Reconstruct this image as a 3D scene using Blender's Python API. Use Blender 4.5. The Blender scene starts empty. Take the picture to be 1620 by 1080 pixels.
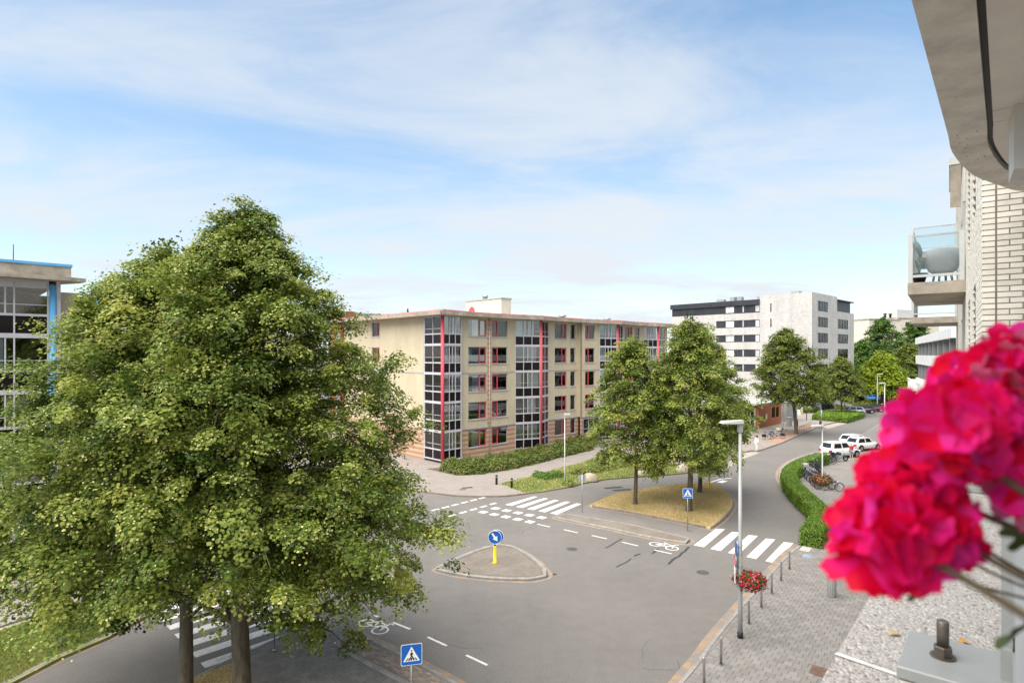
import bpy, math, random
import numpy as np
from mathutils import Vector, Matrix

# ------------------------------------------------------------------ camera, sky, sun, exposure
scene = bpy.context.scene
F, H, HZ, CX = 940.0, 11.0, 560.0, 810.0          # focal length and horizon in photo pixels, eye height in metres
cam_d = bpy.data.cameras.new('camera')
cam = bpy.data.objects.new('camera', cam_d)
scene.collection.objects.link(cam)
cam.location = (0, 0, H)
cam.rotation_euler = (math.radians(90), 0, 0)
cam_d.sensor_width = 36.0
cam_d.lens = 36.0 * F / 1620.0
cam_d.shift_y = 20.0 / 1620.0
cam_d.clip_start = 0.05
cam_d.clip_end = 6000
cam_d.dof.use_dof = True
cam_d.dof.focus_distance = 22.0
cam_d.dof.aperture_fstop = 4.6
scene.camera = cam

SUN_EL, SUN_AZ = math.radians(61), math.radians(228)   # azimuth clockwise from +Y: a veiled sun stands behind the camera, to the left
world = bpy.data.worlds.new('World'); scene.world = world; world.use_nodes = True
wt = world.node_tree; wt.nodes.clear()
def wn(t, **k):
    n = wt.nodes.new(t)
    for a, b in k.items(): setattr(n, a, b)
    return n
w_out = wn('ShaderNodeOutputWorld'); w_bg = wn('ShaderNodeBackground')
w_sky = wn('ShaderNodeTexSky', sky_type='NISHITA', sun_disc=False, sun_elevation=SUN_EL, sun_rotation=SUN_AZ,
           air_density=1.0, dust_density=0.15, ozone_density=1.2)
w_tc = wn('ShaderNodeTexCoord'); w_sep = wn('ShaderNodeSeparateXYZ')
wt.links.new(w_tc.outputs['Generated'], w_sep.inputs[0])
w_h = wn('ShaderNodeMath', operation='MAXIMUM'); w_h.inputs[1].default_value = 0.0
wt.links.new(w_sep.outputs['Z'], w_h.inputs[0])
w_h2 = wn('ShaderNodeMath', operation='ADD'); w_h2.inputs[1].default_value = 0.16
wt.links.new(w_h.outputs[0], w_h2.inputs[0])
w_dx = wn('ShaderNodeMath', operation='DIVIDE'); w_dy = wn('ShaderNodeMath', operation='DIVIDE')
for d, ax in ((w_dx, 'X'), (w_dy, 'Y')):
    wt.links.new(w_sep.outputs[ax], d.inputs[0]); wt.links.new(w_h2.outputs[0], d.inputs[1])
w_cmb = wn('ShaderNodeCombineXYZ')
wt.links.new(w_dx.outputs[0], w_cmb.inputs[0]); wt.links.new(w_dy.outputs[0], w_cmb.inputs[1])
w_map = wn('ShaderNodeMapping'); w_map.inputs['Rotation'].default_value = (0, 0, math.radians(-58)); w_map.inputs['Scale'].default_value = (0.6, 1.15, 1); w_map.inputs['Location'].default_value = (3.1, 0.7, 0)
wt.links.new(w_cmb.outputs[0], w_map.inputs[0])
w_n1 = wn('ShaderNodeTexNoise'); w_n1.inputs['Scale'].default_value = 1.5; w_n1.inputs['Detail'].default_value = 10; w_n1.inputs['Roughness'].default_value = 0.6; w_n1.inputs['Distortion'].default_value = 0.5
wt.links.new(w_map.outputs[0], w_n1.inputs['Vector'])
w_n2 = wn('ShaderNodeTexNoise'); w_n2.inputs['Scale'].default_value = 0.45; w_n2.inputs['Detail'].default_value = 4
wt.links.new(w_cmb.outputs[0], w_n2.inputs['Vector'])
w_add = wn('ShaderNodeMath', operation='MULTIPLY_ADD'); w_add.inputs[1].default_value = 0.6
wt.links.new(w_n2.outputs[0], w_add.inputs[0]); wt.links.new(w_n1.outputs[0], w_add.inputs[2])
w_cr = wn('ShaderNodeValToRGB')
w_cr.color_ramp.elements[0].position = 0.58; w_cr.color_ramp.elements[0].color = (0.0, 0.0, 0.0, 1)
w_cr.color_ramp.elements[1].position = 1.08 if False else 1.0; w_cr.color_ramp.elements[1].color = (0.66, 0.66, 0.66, 1)
w_cr.color_ramp.interpolation = 'EASE'
wt.links.new(w_add.outputs[0], w_cr.inputs[0])
# thin cloud thickens toward the horizon
w_hz = wn('ShaderNodeMapRange'); w_hz.inputs['From Min'].default_value = 0.0; w_hz.inputs['From Max'].default_value = 0.55; w_hz.inputs['To Min'].default_value = 0.5; w_hz.inputs['To Max'].default_value = 0.0
wt.links.new(w_h.outputs[0], w_hz.inputs[0])
w_mx = wn('ShaderNodeMath', operation='ADD', use_clamp=True)
wt.links.new(w_cr.outputs[0], w_mx.inputs[0]); wt.links.new(w_hz.outputs[0], w_mx.inputs[1])
w_mix = wn('ShaderNodeMix', data_type='RGBA')
w_mix.inputs[7].default_value = (7.7, 8.2, 8.7, 1)
wt.links.new(w_mx.outputs[0], w_mix.inputs[0]); w_hs = wn('ShaderNodeHueSaturation'); w_hs.inputs['Hue'].default_value = 0.492; w_hs.inputs['Saturation'].default_value = 1.12; w_hs.inputs['Value'].default_value = 2.15
wt.links.new(w_sky.outputs[0], w_hs.inputs['Color']); wt.links.new(w_hs.outputs[0], w_mix.inputs[6])
wt.links.new(w_mix.outputs[2], w_bg.inputs[0]); wt.links.new(w_bg.outputs[0], w_out.inputs[0])
w_bg.inputs[1].default_value = 0.05

sun_d = bpy.data.lights.new('sun', 'SUN'); sun = bpy.data.objects.new('sun', sun_d); scene.collection.objects.link(sun)
sun_d.energy = 4.2; sun_d.angle = math.radians(85); sun_d.color = (1.0, 0.92, 0.79)
sdir = Vector((math.sin(SUN_AZ) * math.cos(SUN_EL), math.cos(SUN_AZ) * math.cos(SUN_EL), math.sin(SUN_EL)))
sun.rotation_euler = sdir.to_track_quat('Z', 'Y').to_euler()
sun.location = (0, -30, 60)
vs = scene.view_settings
vs.view_transform = 'Standard'; vs.look = 'None'; vs.exposure = 1.1; vs.gamma = 1.0; vs.use_curve_mapping = False
try:
    scene.cycles.use_denoising = True
    scene.cycles.max_bounces = 8; scene.cycles.transparent_max_bounces = 24
    scene.cycles.diffuse_bounces = 3; scene.cycles.glossy_bounces = 3
except Exception: pass

# ------------------------------------------------------------------ helpers
R = random.Random(7)
NR = np.random.default_rng(11)
COL = scene.collection
def g(px, py, z=0.0):
    """photo pixel -> point on the horizontal plane at height z"""
    k = (H - z) / (py - HZ)
    return Vector(((px - CX) * k, F * k, z))
def gxy(px, py, z=0.0):
    p = g(px, py, z); return (p.x, p.y)
def at(px, py, Y):
    return Vector(((px - CX) * Y / F, Y, H - (py - HZ) * Y / F))
def lerp(a, b, t): return a + (b - a) * t
def catmull(pts, n=6, closed=False):
    P = [Vector((p[0], p[1])) for p in pts]; out = []
    m = len(P)
    rng = range(m) if closed else range(m - 1)
    for i in rng:
        p1, p2 = P[i], P[(i + 1) % m]
        p0 = P[i - 1] if (closed or i > 0) else p1 * 2 - p2
        p3 = P[(i + 2) % m] if (closed or i + 2 < m) else p2 * 2 - p1
        for k in range(n):
            t = k / n
            q = 0.5 * ((2 * p1) + (p2 - p0) * t + (2 * p0 - 5 * p1 + 4 * p2 - p3) * t * t + (3 * p1 - p0 - 3 * p2 + p3) * t ** 3)
            out.append((q.x, q.y))
    if not closed: out.append((P[-1].x, P[-1].y))
    return out
def offset_line(pts, d, closed=False):
    """shift a polyline to its left by d"""
    n = len(pts); out = []
    for i in range(n):
        a = pts[i - 1] if (closed or i > 0) else pts[i]
        b = pts[(i + 1) % n] if (closed or i < n - 1) else pts[i]
        t = Vector((b[0] - a[0], b[1] - a[1]))
        if t.length < 1e-9: t = Vector((1, 0))
        t.normalize()
        out.append((pts[i][0] - t.y * d, pts[i][1] + t.x * d))
    return out
def inside(poly, x, y):
    c = False; j = len(poly) - 1
    for i in range(len(poly)):
        xi, yi = poly[i]; xj, yj = poly[j]
        if (yi > y) != (yj > y) and x < (xj - xi) * (y - yi) / (yj - yi) + xi: c = not c
        j = i
    return c
def area(poly):
    return 0.5 * sum(poly[i - 1][0] * poly[i][1] - poly[i][0] * poly[i - 1][1] for i in range(len(poly)))

_ONES = ['', 'first', 'second', 'third', 'fourth', 'fifth', 'sixth', 'seventh', 'eighth', 'ninth', 'tenth', 'eleventh', 'twelfth', 'thirteenth', 'fourteenth', 'fifteenth', 'sixteenth', 'seventeenth', 'eighteenth', 'nineteenth']
def ordinal(n):
    if n < 20: return _ONES[n]
    return {2: 'twent', 3: 'thirt', 4: 'fort'}[n // 10] + ('ieth' if n % 10 == 0 else 'y-' + _ONES[n % 10])
class MB:
    """collects polygons and builds ONE mesh object"""
    def __init__(s): s.v = []; s.f = []; s.m = []; s.sm = []
    def add(s, vs_, fs, mi=0, smooth=False):
        o = len(s.v); s.v += [tuple(v) for v in vs_]
        for f in fs: s.f.append(tuple(o + i for i in f)); s.m.append(mi); s.sm.append(smooth)
        return s
    def hexa(s, p, mi=0):   # 8 corners: 0-3 bottom ccw, 4-7 top
        return s.add(p, [(3, 2, 1, 0), (4, 5, 6, 7), (0, 1, 5, 4), (1, 2, 6, 5), (2, 3, 7, 6), (3, 0, 4, 7)], mi)
    def box(s, x0, x1, y0, y1, z0, z1, mi=0):
        return s.hexa([(x0, y0, z0), (x1, y0, z0), (x1, y1, z0), (x0, y1, z0), (x0, y0, z1), (x1, y0, z1), (x1, y1, z1), (x0, y1, z1)], mi)
    def rbox(s, c, sx, sy, sz, rz=0.0, mi=0, rx=0.0, ry=0.0):
        M = Matrix.Translation(Vector(c)) @ Matrix.Rotation(rz, 4, 'Z') @ Matrix.Rotation(ry, 4, 'Y') @ Matrix.Rotation(rx, 4, 'X')
        p = [M @ Vector((a * sx / 2, b * sy / 2, e * sz / 2)) for e in (-1, 1) for a, b in ((-1, -1), (1, -1), (1, 1), (-1, 1))]
        return s.hexa(p, mi)
    def cbox(s, x0, x1, y0, y1, z0, z1, b=0.01, mi=0):   # box with a chamfered top edge
        v = []
        for (z, o) in ((z0, 0), (z1 - b, 0), (z1, b)):
            v += [(x0 + o, y0 + o, z), (x1 - o, y0 + o, z), (x1 - o, y1 - o, z), (x0 + o, y1 - o, z)]
        f = [(3, 2, 1, 0), (8, 9, 10, 11)]
        for k in (0, 4):
            for i in range(4): f.append((k + i, k + (i + 1) % 4, k + 4 + (i + 1) % 4, k + 4 + i))
        return s.add(v, f, mi)
    def prism(s, poly, z0, z1, mi=0, bottom=True, top_mi=None):
        if area(poly) < 0: poly = poly[::-1]
        n = len(poly)
        o = len(s.v)
        s.v += [(x, y, z0) for x, y in poly] + [(x, y, z1) for x, y in poly]
        s.f.append(tuple(o + n + i for i in range(n))); s.m.append(mi if top_mi is None else top_mi); s.sm.append(False)
        if bottom: s.f.append(tuple(o + i for i in range(n - 1, -1, -1))); s.m.append(mi); s.sm.append(False)
        for i in range(n):
            j = (i + 1) % n
            s.f.append((o + i, o + j, o + n + j, o + n + i)); s.m.append(mi); s.sm.append(False)
        return s
    def sheet(s, poly, z, mi=0):
        if area(poly) < 0: poly = poly[::-1]
        return s.add([(x, y, z) for x, y in poly], [tuple(range(len(poly)))], mi)
    def ribbon(s, pts, w, z, mi=0):
        a = offset_line(pts, w / 2); b = offset_line(pts, -w / 2); n = len(pts)
        return s.add([(x, y, z) for x, y in a] + [(x, y, z) for x, y in b], [(n + i, n + i + 1, i + 1, i) for i in range(n - 1)], mi)
    def tube(s, pts, r, n=8, mi=0, caps=True, smooth=True):
        pts = [Vector(p) for p in pts]
        rr = r if isinstance(r, (list, tuple)) else [r] * len(pts)
        rings = []; prev = None
        for i, p in enumerate(pts):
            t = (pts[min(i + 1, len(pts) - 1)] - pts[max(i - 1, 0)])
            if t.length < 1e-9: t = Vector((0, 0, 1))
            t.normalize()
            if prev is None:
                a = t.orthogonal().normalized()
            else:
                a = prev - t * prev.dot(t)
                a = a.normalized() if a.length > 1e-6 else t.orthogonal().normalized()
            prev = a; b = t.cross(a)
            rings.append([p + (a * math.cos(2 * math.pi * k / n) + b * math.sin(2 * math.pi * k / n)) * rr[i] for k in range(n)])
        o = len(s.v)
        for rg in rings: s.v += [tuple(q) for q in rg]
        for i in range(len(pts) - 1):
            for k in range(n):
                s.f.append((o + i * n + k, o + i * n + (k + 1) % n, o + (i + 1) * n + (k + 1) % n, o + (i + 1) * n + k)); s.m.append(mi); s.sm.append(smooth)
        if caps:
            s.f.append(tuple(o + k for k in range(n - 1, -1, -1))); s.m.append(mi); s.sm.append(False)
            s.f.append(tuple(o + (len(pts) - 1) * n + k for k in range(n))); s.m.append(mi); s.sm.append(False)
        return s
    def ring(s, c, rad, r, axis='y', n=20, m=5, mi=0):
        c = Vector(c); o = len(s.v)
        for i in range(n):
            a = 2 * math.pi * i / n
            for k in range(m):
                b = 2 * math.pi * k / m
                q = rad + r * math.cos(b); h = r * math.sin(b)
                d = {'y': (q * math.cos(a), h, q * math.sin(a)), 'z': (q * math.cos(a), q * math.sin(a), h), 'x': (h, q * math.cos(a), q * math.sin(a))}[axis]
                s.v.append((c.x + d[0], c.y + d[1], c.z + d[2]))
        for i in range(n):
            for k in range(m):
                s.f.append((o + i * m + k, o + ((i + 1) % n) * m + k, o + ((i + 1) % n) * m + (k + 1) % m, o + i * m + (k + 1) % m)); s.m.append(mi); s.sm.append(True)
        return s
    def disc(s, c, rad, th, axis='y', n=20, mi=0):
        c = Vector(c); d = {'x': Vector((1, 0, 0)), 'y': Vector((0, 1, 0)), 'z': Vector((0, 0, 1))}[axis]
        return s.tube([c - d * th / 2, c + d * th / 2], rad, n, mi, True, False)
    def lathe(s, c, prof, n=14, mi=0, smooth=True):   # prof: (radius, z)
        c = Vector(c); o = len(s.v)
        for r, z in prof:
            for k in range(n):
                a = 2 * math.pi * k / n
                s.v.append((c.x + r * math.cos(a), c.y + r * math.sin(a), c.z + z))
        for i in range(len(prof) - 1):
            for k in range(n):
                s.f.append((o + i * n + k, o + i * n + (k + 1) % n, o + (i + 1) * n + (k + 1) % n, o + (i + 1) * n + k)); s.m.append(mi); s.sm.append(smooth)
        s.f.append(tuple(o + k for k in range(n - 1, -1, -1))); s.m.append(mi); s.sm.append(False)
        s.f.append(tuple(o + (len(prof) - 1) * n + k for k in range(n))); s.m.append(mi); s.sm.append(False)
        return s
    def fbox(s, fr, s0, s1, z0, z1, d0, d1, mi=0):   # box in a facade frame fr = (origin xy, along xy, outward xy)
        o, a, nrm = fr
        def q(u, d, z): return (o[0] + a[0] * u + nrm[0] * d, o[1] + a[1] * u + nrm[1] * d, z)
        return s.hexa([q(s0, d1, z0), q(s1, d1, z0), q(s1, d0, z0), q(s0, d0, z0), q(s0, d1, z1), q(s1, d1, z1), q(s1, d0, z1), q(s0, d0, z1)], mi)
    def mesh(s, name, mats):
        me = bpy.data.meshes.new(name)
        me.from_pydata(s.v, [], s.f)
        for m in (mats if isinstance(mats, (list, tuple)) else [mats]): me.materials.append(m)
        me.polygons.foreach_set('material_index', s.m); me.polygons.foreach_set('use_smooth', s.sm)
        me.update(); return me
    def build(s, name, mats, parent=None, **k):
        return link(name, s.mesh(name, mats), parent, **k)
def link(name, data, parent=None, label=None, cat=None, group=None, kind=None, loc=None, rz=None):
    o = bpy.data.objects.new(name, data); COL.objects.link(o)
    if parent is not None: o.parent = parent
    if loc is not None: o.location = loc
    if rz is not None: o.rotation_euler = (0, 0, rz)
    return tag(o, label, cat, group, kind)
def tag(o, label=None, cat=None, group=None, kind=None):
    if label: o['label'] = label
    if cat: o['category'] = cat
    if group: o['group'] = group
    if kind: o['kind'] = kind
    return o
def thing(name, label, cat, loc=(0, 0, 0), rz=0.0, group=None):
    return link(name, None, None, label, cat, group, None, loc, rz)
KIDS = {}
def copy_tree(o, parent=None):
    c = o.copy(); COL.objects.link(c); c.parent = parent
    for ch in o.children: copy_tree(ch, c)
    return c

# ------------------------------------------------------------------ materials
def nodes_of(m):
    m.use_nodes = True
    nt = m.node_tree
    return nt, nt.nodes['Principled BSDF']
def mat(name, col, rough=0.7, metal=0.0, var=None, bump=None, spec=0.3, col2=None, objrand=0.0, attr=0.0, stretch=None):
    """var=(scale, amount): noise between darker and lighter col (or col and col2); bump=(scale, strength)"""
    m = bpy.data.materials.new(name); nt, b = nodes_of(m)
    b.inputs['Roughness'].default_value = rough; b.inputs['Metallic'].default_value = metal
    b.inputs['Specular IOR Level'].default_value = spec
    b.inputs['Base Color'].default_value = (*col, 1)
    geo = nt.nodes.new('ShaderNodeNewGeometry'); vec = geo.outputs['Position']
    if stretch:
        mp = nt.nodes.new('ShaderNodeMapping'); mp.inputs['Scale'].default_value = stretch
        nt.links.new(vec, mp.inputs[0]); vec = mp.outputs[0]
    out = None
    if var:
        n = nt.nodes.new('ShaderNodeTexNoise'); n.inputs['Scale'].default_value = var[0]; n.inputs['Detail'].default_value = 6; n.inputs['Roughness'].default_value = 0.65
        nt.links.new(vec, n.inputs['Vector'])
        cr = nt.nodes.new('ShaderNodeValToRGB')
        a = var[1]
        lo = tuple(c * (1 - a) for c in col); hi = tuple(min(1, c * (1 + a)) for c in col)
        if col2: lo, hi = col, col2
        cr.color_ramp.elements[0].position = 0.32; cr.color_ramp.elements[0].color = (*lo, 1)
        cr.color_ramp.elements[1].position = 0.68; cr.color_ramp.elements[1].color = (*hi, 1)
        nt.links.new(n.outputs[0], cr.inputs[0]); out = cr.outputs[0]
    if objrand or attr:
        hs = nt.nodes.new('ShaderNodeHueSaturation'); hs.inputs['Color'].default_value = (*col, 1)
        if out: nt.links.new(out, hs.inputs['Color'])
        mr = nt.nodes.new('ShaderNodeMapRange')
        if objrand:
            oi = nt.nodes.new('ShaderNodeObjectInfo'); nt.links.new(oi.outputs['Random'], mr.inputs[0]); k = objrand
        else:
            at_ = nt.nodes.new('ShaderNodeAttribute'); at_.attribute_name = 'rnd'; nt.links.new(at_.outputs['Fac'], mr.inputs[0]); k = attr
        mr.inputs['To Min'].default_value = 1 - k; mr.inputs['To Max'].default_value = 1 + k
        nt.links.new(mr.outputs[0], hs.inputs['Value']); out = hs.outputs[0]
    if out: nt.links.new(out, b.inputs['Base Color'])
    if bump:
        n2 = nt.nodes.new('ShaderNodeTexNoise'); n2.inputs['Scale'].default_value = bump[0]; n2.inputs['Detail'].default_value = 5
        nt.links.new(vec, n2.inputs['Vector'])
        bp = nt.nodes.new('ShaderNodeBump'); bp.inputs['Strength'].default_value = bump[1]; bp.inputs['Distance'].default_value = 0.02
        nt.links.new(n2.outputs[0], bp.inputs['Height']); nt.links.new(bp.outputs[0], b.inputs['Normal'])
    return m
def leaf_mat(name, ramp, trans=0.42, rough=0.5):
    m = bpy.data.materials.new(name); nt, b = nodes_of(m)
    a = nt.nodes.new('ShaderNodeAttribute'); a.attribute_name = 'rnd'
    cr = nt.nodes.new('ShaderNodeValToRGB'); els = cr.color_ramp.elements
    while len(els) < len(ramp): els.new(0.5)
    for e, (p, c) in zip(els, ramp): e.position = p; e.color = (*c, 1)
    nt.links.new(a.outputs['Fac'], cr.inputs[0]); nt.links.new(cr.outputs[0], b.inputs['Base Color'])
    b.inputs['Roughness'].default_value = rough; b.inputs['Specular IOR Level'].default_value = 0.25
    tr = nt.nodes.new('ShaderNodeBsdfTranslucent'); nt.links.new(cr.outputs[0], tr.inputs[0])
    mx = nt.nodes.new('ShaderNodeMixShader'); mx.inputs[0].default_value = trans
    out = nt.nodes['Material Output']
    nt.links.new(b.outputs[0], mx.inputs[1]); nt.links.new(tr.outputs[0], mx.inputs[2]); nt.links.new(mx.outputs[0], out.inputs[0])
    return m
def glass_mat(name, tint=(0.95, 0.97, 0.98), base=0.07, rough=0.02):
    m = bpy.data.materials.new(name); m.use_nodes = True; nt = m.node_tree; nt.nodes.clear()
    out = nt.nodes.new('ShaderNodeOutputMaterial'); t = nt.nodes.new('ShaderNodeBsdfTransparent'); t.inputs[0].default_value = (*tint, 1)
    gl = nt.nodes.new('ShaderNodeBsdfGlossy'); gl.inputs['Roughness'].default_value = rough
    fr = nt.nodes.new('ShaderNodeFresnel'); fr.inputs[0].default_value = 1.5
    ad = nt.nodes.new('ShaderNodeMath'); ad.operation = 'ADD'; ad.inputs[1].default_value = base; ad.use_clamp = True
    nt.links.new(fr.outputs[0], ad.inputs[0])
    mx = nt.nodes.new('ShaderNodeMixShader'); nt.links.new(ad.outputs[0], mx.inputs[0])
    nt.links.new(t.outputs[0], mx.inputs[1]); nt.links.new(gl.outputs[0], mx.inputs[2]); nt.links.new(mx.outputs[0], out.inputs[0])
    return m
def brick_mat(name, c1, c2, mortar, w, h, msize=0.012, rz=0.0, vertical=True, bias=0.0, offset=0.5, rough=0.8, bump=0.4, stain=0.12):
    """brick pattern laid in world metres; on walls u runs along direction rz, v is height"""
    m = bpy.data.materials.new(name); nt, b = nodes_of(m)
    geo = nt.nodes.new('ShaderNodeNewGeometry')
    mp = nt.nodes.new('ShaderNodeMapping'); mp.vector_type = 'POINT'; mp.inputs['Rotation'].default_value = (0, 0, -rz)
    nt.links.new(geo.outputs['Position'], mp.inputs[0])
    sp = nt.nodes.new('ShaderNodeSeparateXYZ'); nt.links.new(mp.outputs[0], sp.inputs[0])
    cb = nt.nodes.new('ShaderNodeCombineXYZ')
    if vertical:
        ad = nt.nodes.new('ShaderNodeMath'); ad.operation = 'ADD'
        nt.links.new(sp.outputs[0], ad.inputs[0]); nt.links.new(sp.outputs[1], ad.inputs[1])
        nt.links.new(ad.outputs[0], cb.inputs[0]); nt.links.new(sp.outputs[2], cb.inputs[1])
    else:
        nt.links.new(sp.outputs[0], cb.inputs[0]); nt.links.new(sp.outputs[1], cb.inputs[1])
    br = nt.nodes.new('ShaderNodeTexBrick'); br.inputs['Scale'].default_value = 1.0
    br.inputs['Brick Width'].default_value = w; br.inputs['Row Height'].default_value = h; br.inputs['Mortar Size'].default_value = msize
    br.inputs['Mortar Smooth'].default_value = 0.1; br.inputs['Bias'].default_value = bias; br.offset = offset
    br.inputs['Color1'].default_value = (*c1, 1); br.inputs['Color2'].default_value = (*c2, 1); br.inputs['Mortar'].default_value = (*mortar, 1)
    nt.links.new(cb.outputs[0], br.inputs['Vector'])
    n = nt.nodes.new('ShaderNodeTexNoise'); n.inputs['Scale'].default_value = 0.7; n.inputs['Detail'].default_value = 8; n.inputs['Roughness'].default_value = 0.7
    ms = nt.nodes.new('ShaderNodeMapping'); ms.inputs['Scale'].default_value = (1, 1, 0.35 if vertical else 1); nt.links.new(geo.outputs['Position'], ms.inputs[0])
    nt.links.new(ms.outputs[0], n.inputs['Vector'])
    mr = nt.nodes.new('ShaderNodeMapRange'); mr.inputs['From Min'].default_value = 0.3; mr.inputs['From Max'].default_value = 0.7; mr.inputs['To Min'].default_value = 1 - stain; mr.inputs['To Max'].default_value = 1 + stain
    nt.links.new(n.outputs[0], mr.inputs[0])
    hs = nt.nodes.new('ShaderNodeHueSaturation'); nt.links.new(br.outputs['Color'], hs.inputs['Color']); nt.links.new(mr.outputs[0], hs.inputs['Value'])
    nt.links.new(hs.outputs[0], b.inputs['Base Color'])
    b.inputs['Roughness'].default_value = rough; b.inputs['Specular IOR Level'].default_value = 0.25
    bp = nt.nodes.new('ShaderNodeBump'); bp.inputs['Strength'].default_value = bump; bp.inputs['Distance'].default_value = 0.01; bp.invert = True
    nt.links.new(br.outputs['Fac'], bp.inputs['Height']); nt.links.new(bp.outputs[0], b.inputs['Normal'])
    return m
ANG = math.radians(44.0)          # the street grid: red, orange and white buildings share this heading
KERB = math.radians(52.5)         # heading of the near pavement (from +X)
MT = {}
MT['asphalt'] = mat('asphalt', (0.160, 0.150, 0.142), 0.85, var=(0.22, 0.08), bump=(60, 0.3))
MT['asphalt_fine'] = MT['asphalt']
# fine speckle on the asphalt
def speckle(m, scale, amt):
    nt = m.node_tree; b = nt.nodes['Principled BSDF']; src = b.inputs['Base Color'].links[0].from_socket
    geo = nt.nodes.new('ShaderNodeNewGeometry')
    n = nt.nodes.new('ShaderNodeTexNoise'); n.inputs['Scale'].default_value = scale; n.inputs['Detail'].default_value = 2
    nt.links.new(geo.outputs['Position'], n.inputs['Vector'])
    mr = nt.nodes.new('ShaderNodeMapRange'); mr.inputs['From Min'].default_value = 0.3; mr.inputs['From Max'].default_value = 0.7; mr.inputs['To Min'].default_value = 1 - amt; mr.inputs['To Max'].default_value = 1 + amt
    nt.links.new(n.outputs[0], mr.inputs[0])
    hs = nt.nodes.new('ShaderNodeHueSaturation'); nt.links.new(src, hs.inputs['Color']); nt.links.new(mr.outputs[0], hs.inputs['Value'])
    nt.links.new(hs.outputs[0], b.inputs['Base Color'])
    return m
speckle(MT['asphalt'], 22, 0.24); speckle(MT['asphalt'], 1.7, 0.045)
MT['asphalt_path'] = speckle(mat('asphalt_path', (0.18, 0.168, 0.16), 0.85, var=(0.6, 0.12), bump=(50, 0.2)), 25, 0.12)
MT['ground'] = mat('ground', (0.13, 0.13, 0.09), 0.95, var=(0.05, 0.3))
MT['paint'] = mat('road_paint', (0.52, 0.505, 0.49), 0.6, var=(7.0, 0.16), col2=(0.76, 0.755, 0.74), bump=(40, 0.1))
MT['tar'] = mat('tar', (0.045, 0.045, 0.047), 0.6, var=(5, 0.3))
MT['kerb'] = mat('kerb_concrete', (0.27, 0.255, 0.24), 0.85, var=(2.5, 0.25), bump=(40, 0.3))
MT['kerb_far'] = mat('kerb_brown', (0.20, 0.165, 0.14), 0.85, var=(2.5, 0.25))
MT['gutter'] = mat('gutter_litter', (0.215, 0.195, 0.18), 0.9, var=(1.6, 0.3), col2=(0.40, 0.25, 0.12), bump=(40, 0.6))
_cr = [n for n in MT['gutter'].node_tree.nodes if n.type == 'VALTORGB'][0]
_cr.color_ramp.elements[0].position = 0.44; _cr.color_ramp.elements[1].position = 0.70
MT['tile'] = speckle(mat('concrete_tile', (0.212, 0.200, 0.191), 0.85, var=(1.2, 0.12), bump=(70, 0.2), objrand=0.11), 40, 0.07)
MT['tile_joined'] = speckle(mat('concrete_tile_joined', (0.212, 0.200, 0.191), 0.85, var=(1.2, 0.12), bump=(70, 0.2), attr=0.11), 40, 0.07)
MT['joint'] = mat('joint_sand', (0.15, 0.135, 0.12), 0.95, var=(4, 0.3))
MT['paving'] = brick_mat('paving', (0.23, 0.216, 0.206), (0.20, 0.188, 0.178), (0.145, 0.135, 0.125), 0.30, 0.30, 0.012, KERB, False, stain=0.14)
MT['paving_far'] = brick_mat('paving_far', (0.30, 0.265, 0.24), (0.26, 0.23, 0.21), (0.20, 0.18, 0.165), 0.21, 0.105, 0.01, ANG, False, stain=0.12)
MT['clinker'] = brick_mat('clinker', (0.25, 0.215, 0.185), (0.19, 0.165, 0.145), (0.13, 0.12, 0.10), 0.21, 0.07, 0.01, 0.5, False, stain=0.2)
MT['lawn'] = mat('lawn', (0.15, 0.20, 0.045), 0.95, var=(0.9, 0.3), col2=(0.36, 0.32, 0.15), bump=(25, 0.8))
MT['dry'] = mat('dry_lawn', (0.44, 0.35, 0.17), 0.95, var=(0.9, 0.3), col2=(0.60, 0.46, 0.27), bump=(25, 0.8))
MT['soil'] = mat('soil', (0.11, 0.085, 0.06), 0.95, var=(3, 0.3), bump=(20, 0.8))
MT['bark'] = mat('bark', (0.105, 0.09, 0.065), 0.9, var=(6, 0.45), bump=(14, 1.0), stretch=(1, 1, 0.25))
MT['tan'] = brick_mat('tan_brick', (0.58, 0.495, 0.345), (0.535, 0.455, 0.318), (0.49, 0.43, 0.32), 0.22, 0.06, 0.010, ANG, True, bump=0.2, stain=0.11)
MT['tan2'] = mat('tan_strip', (0.40, 0.33, 0.23), 0.85, var=(1, .1))
MT['stripe'] = None
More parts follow.
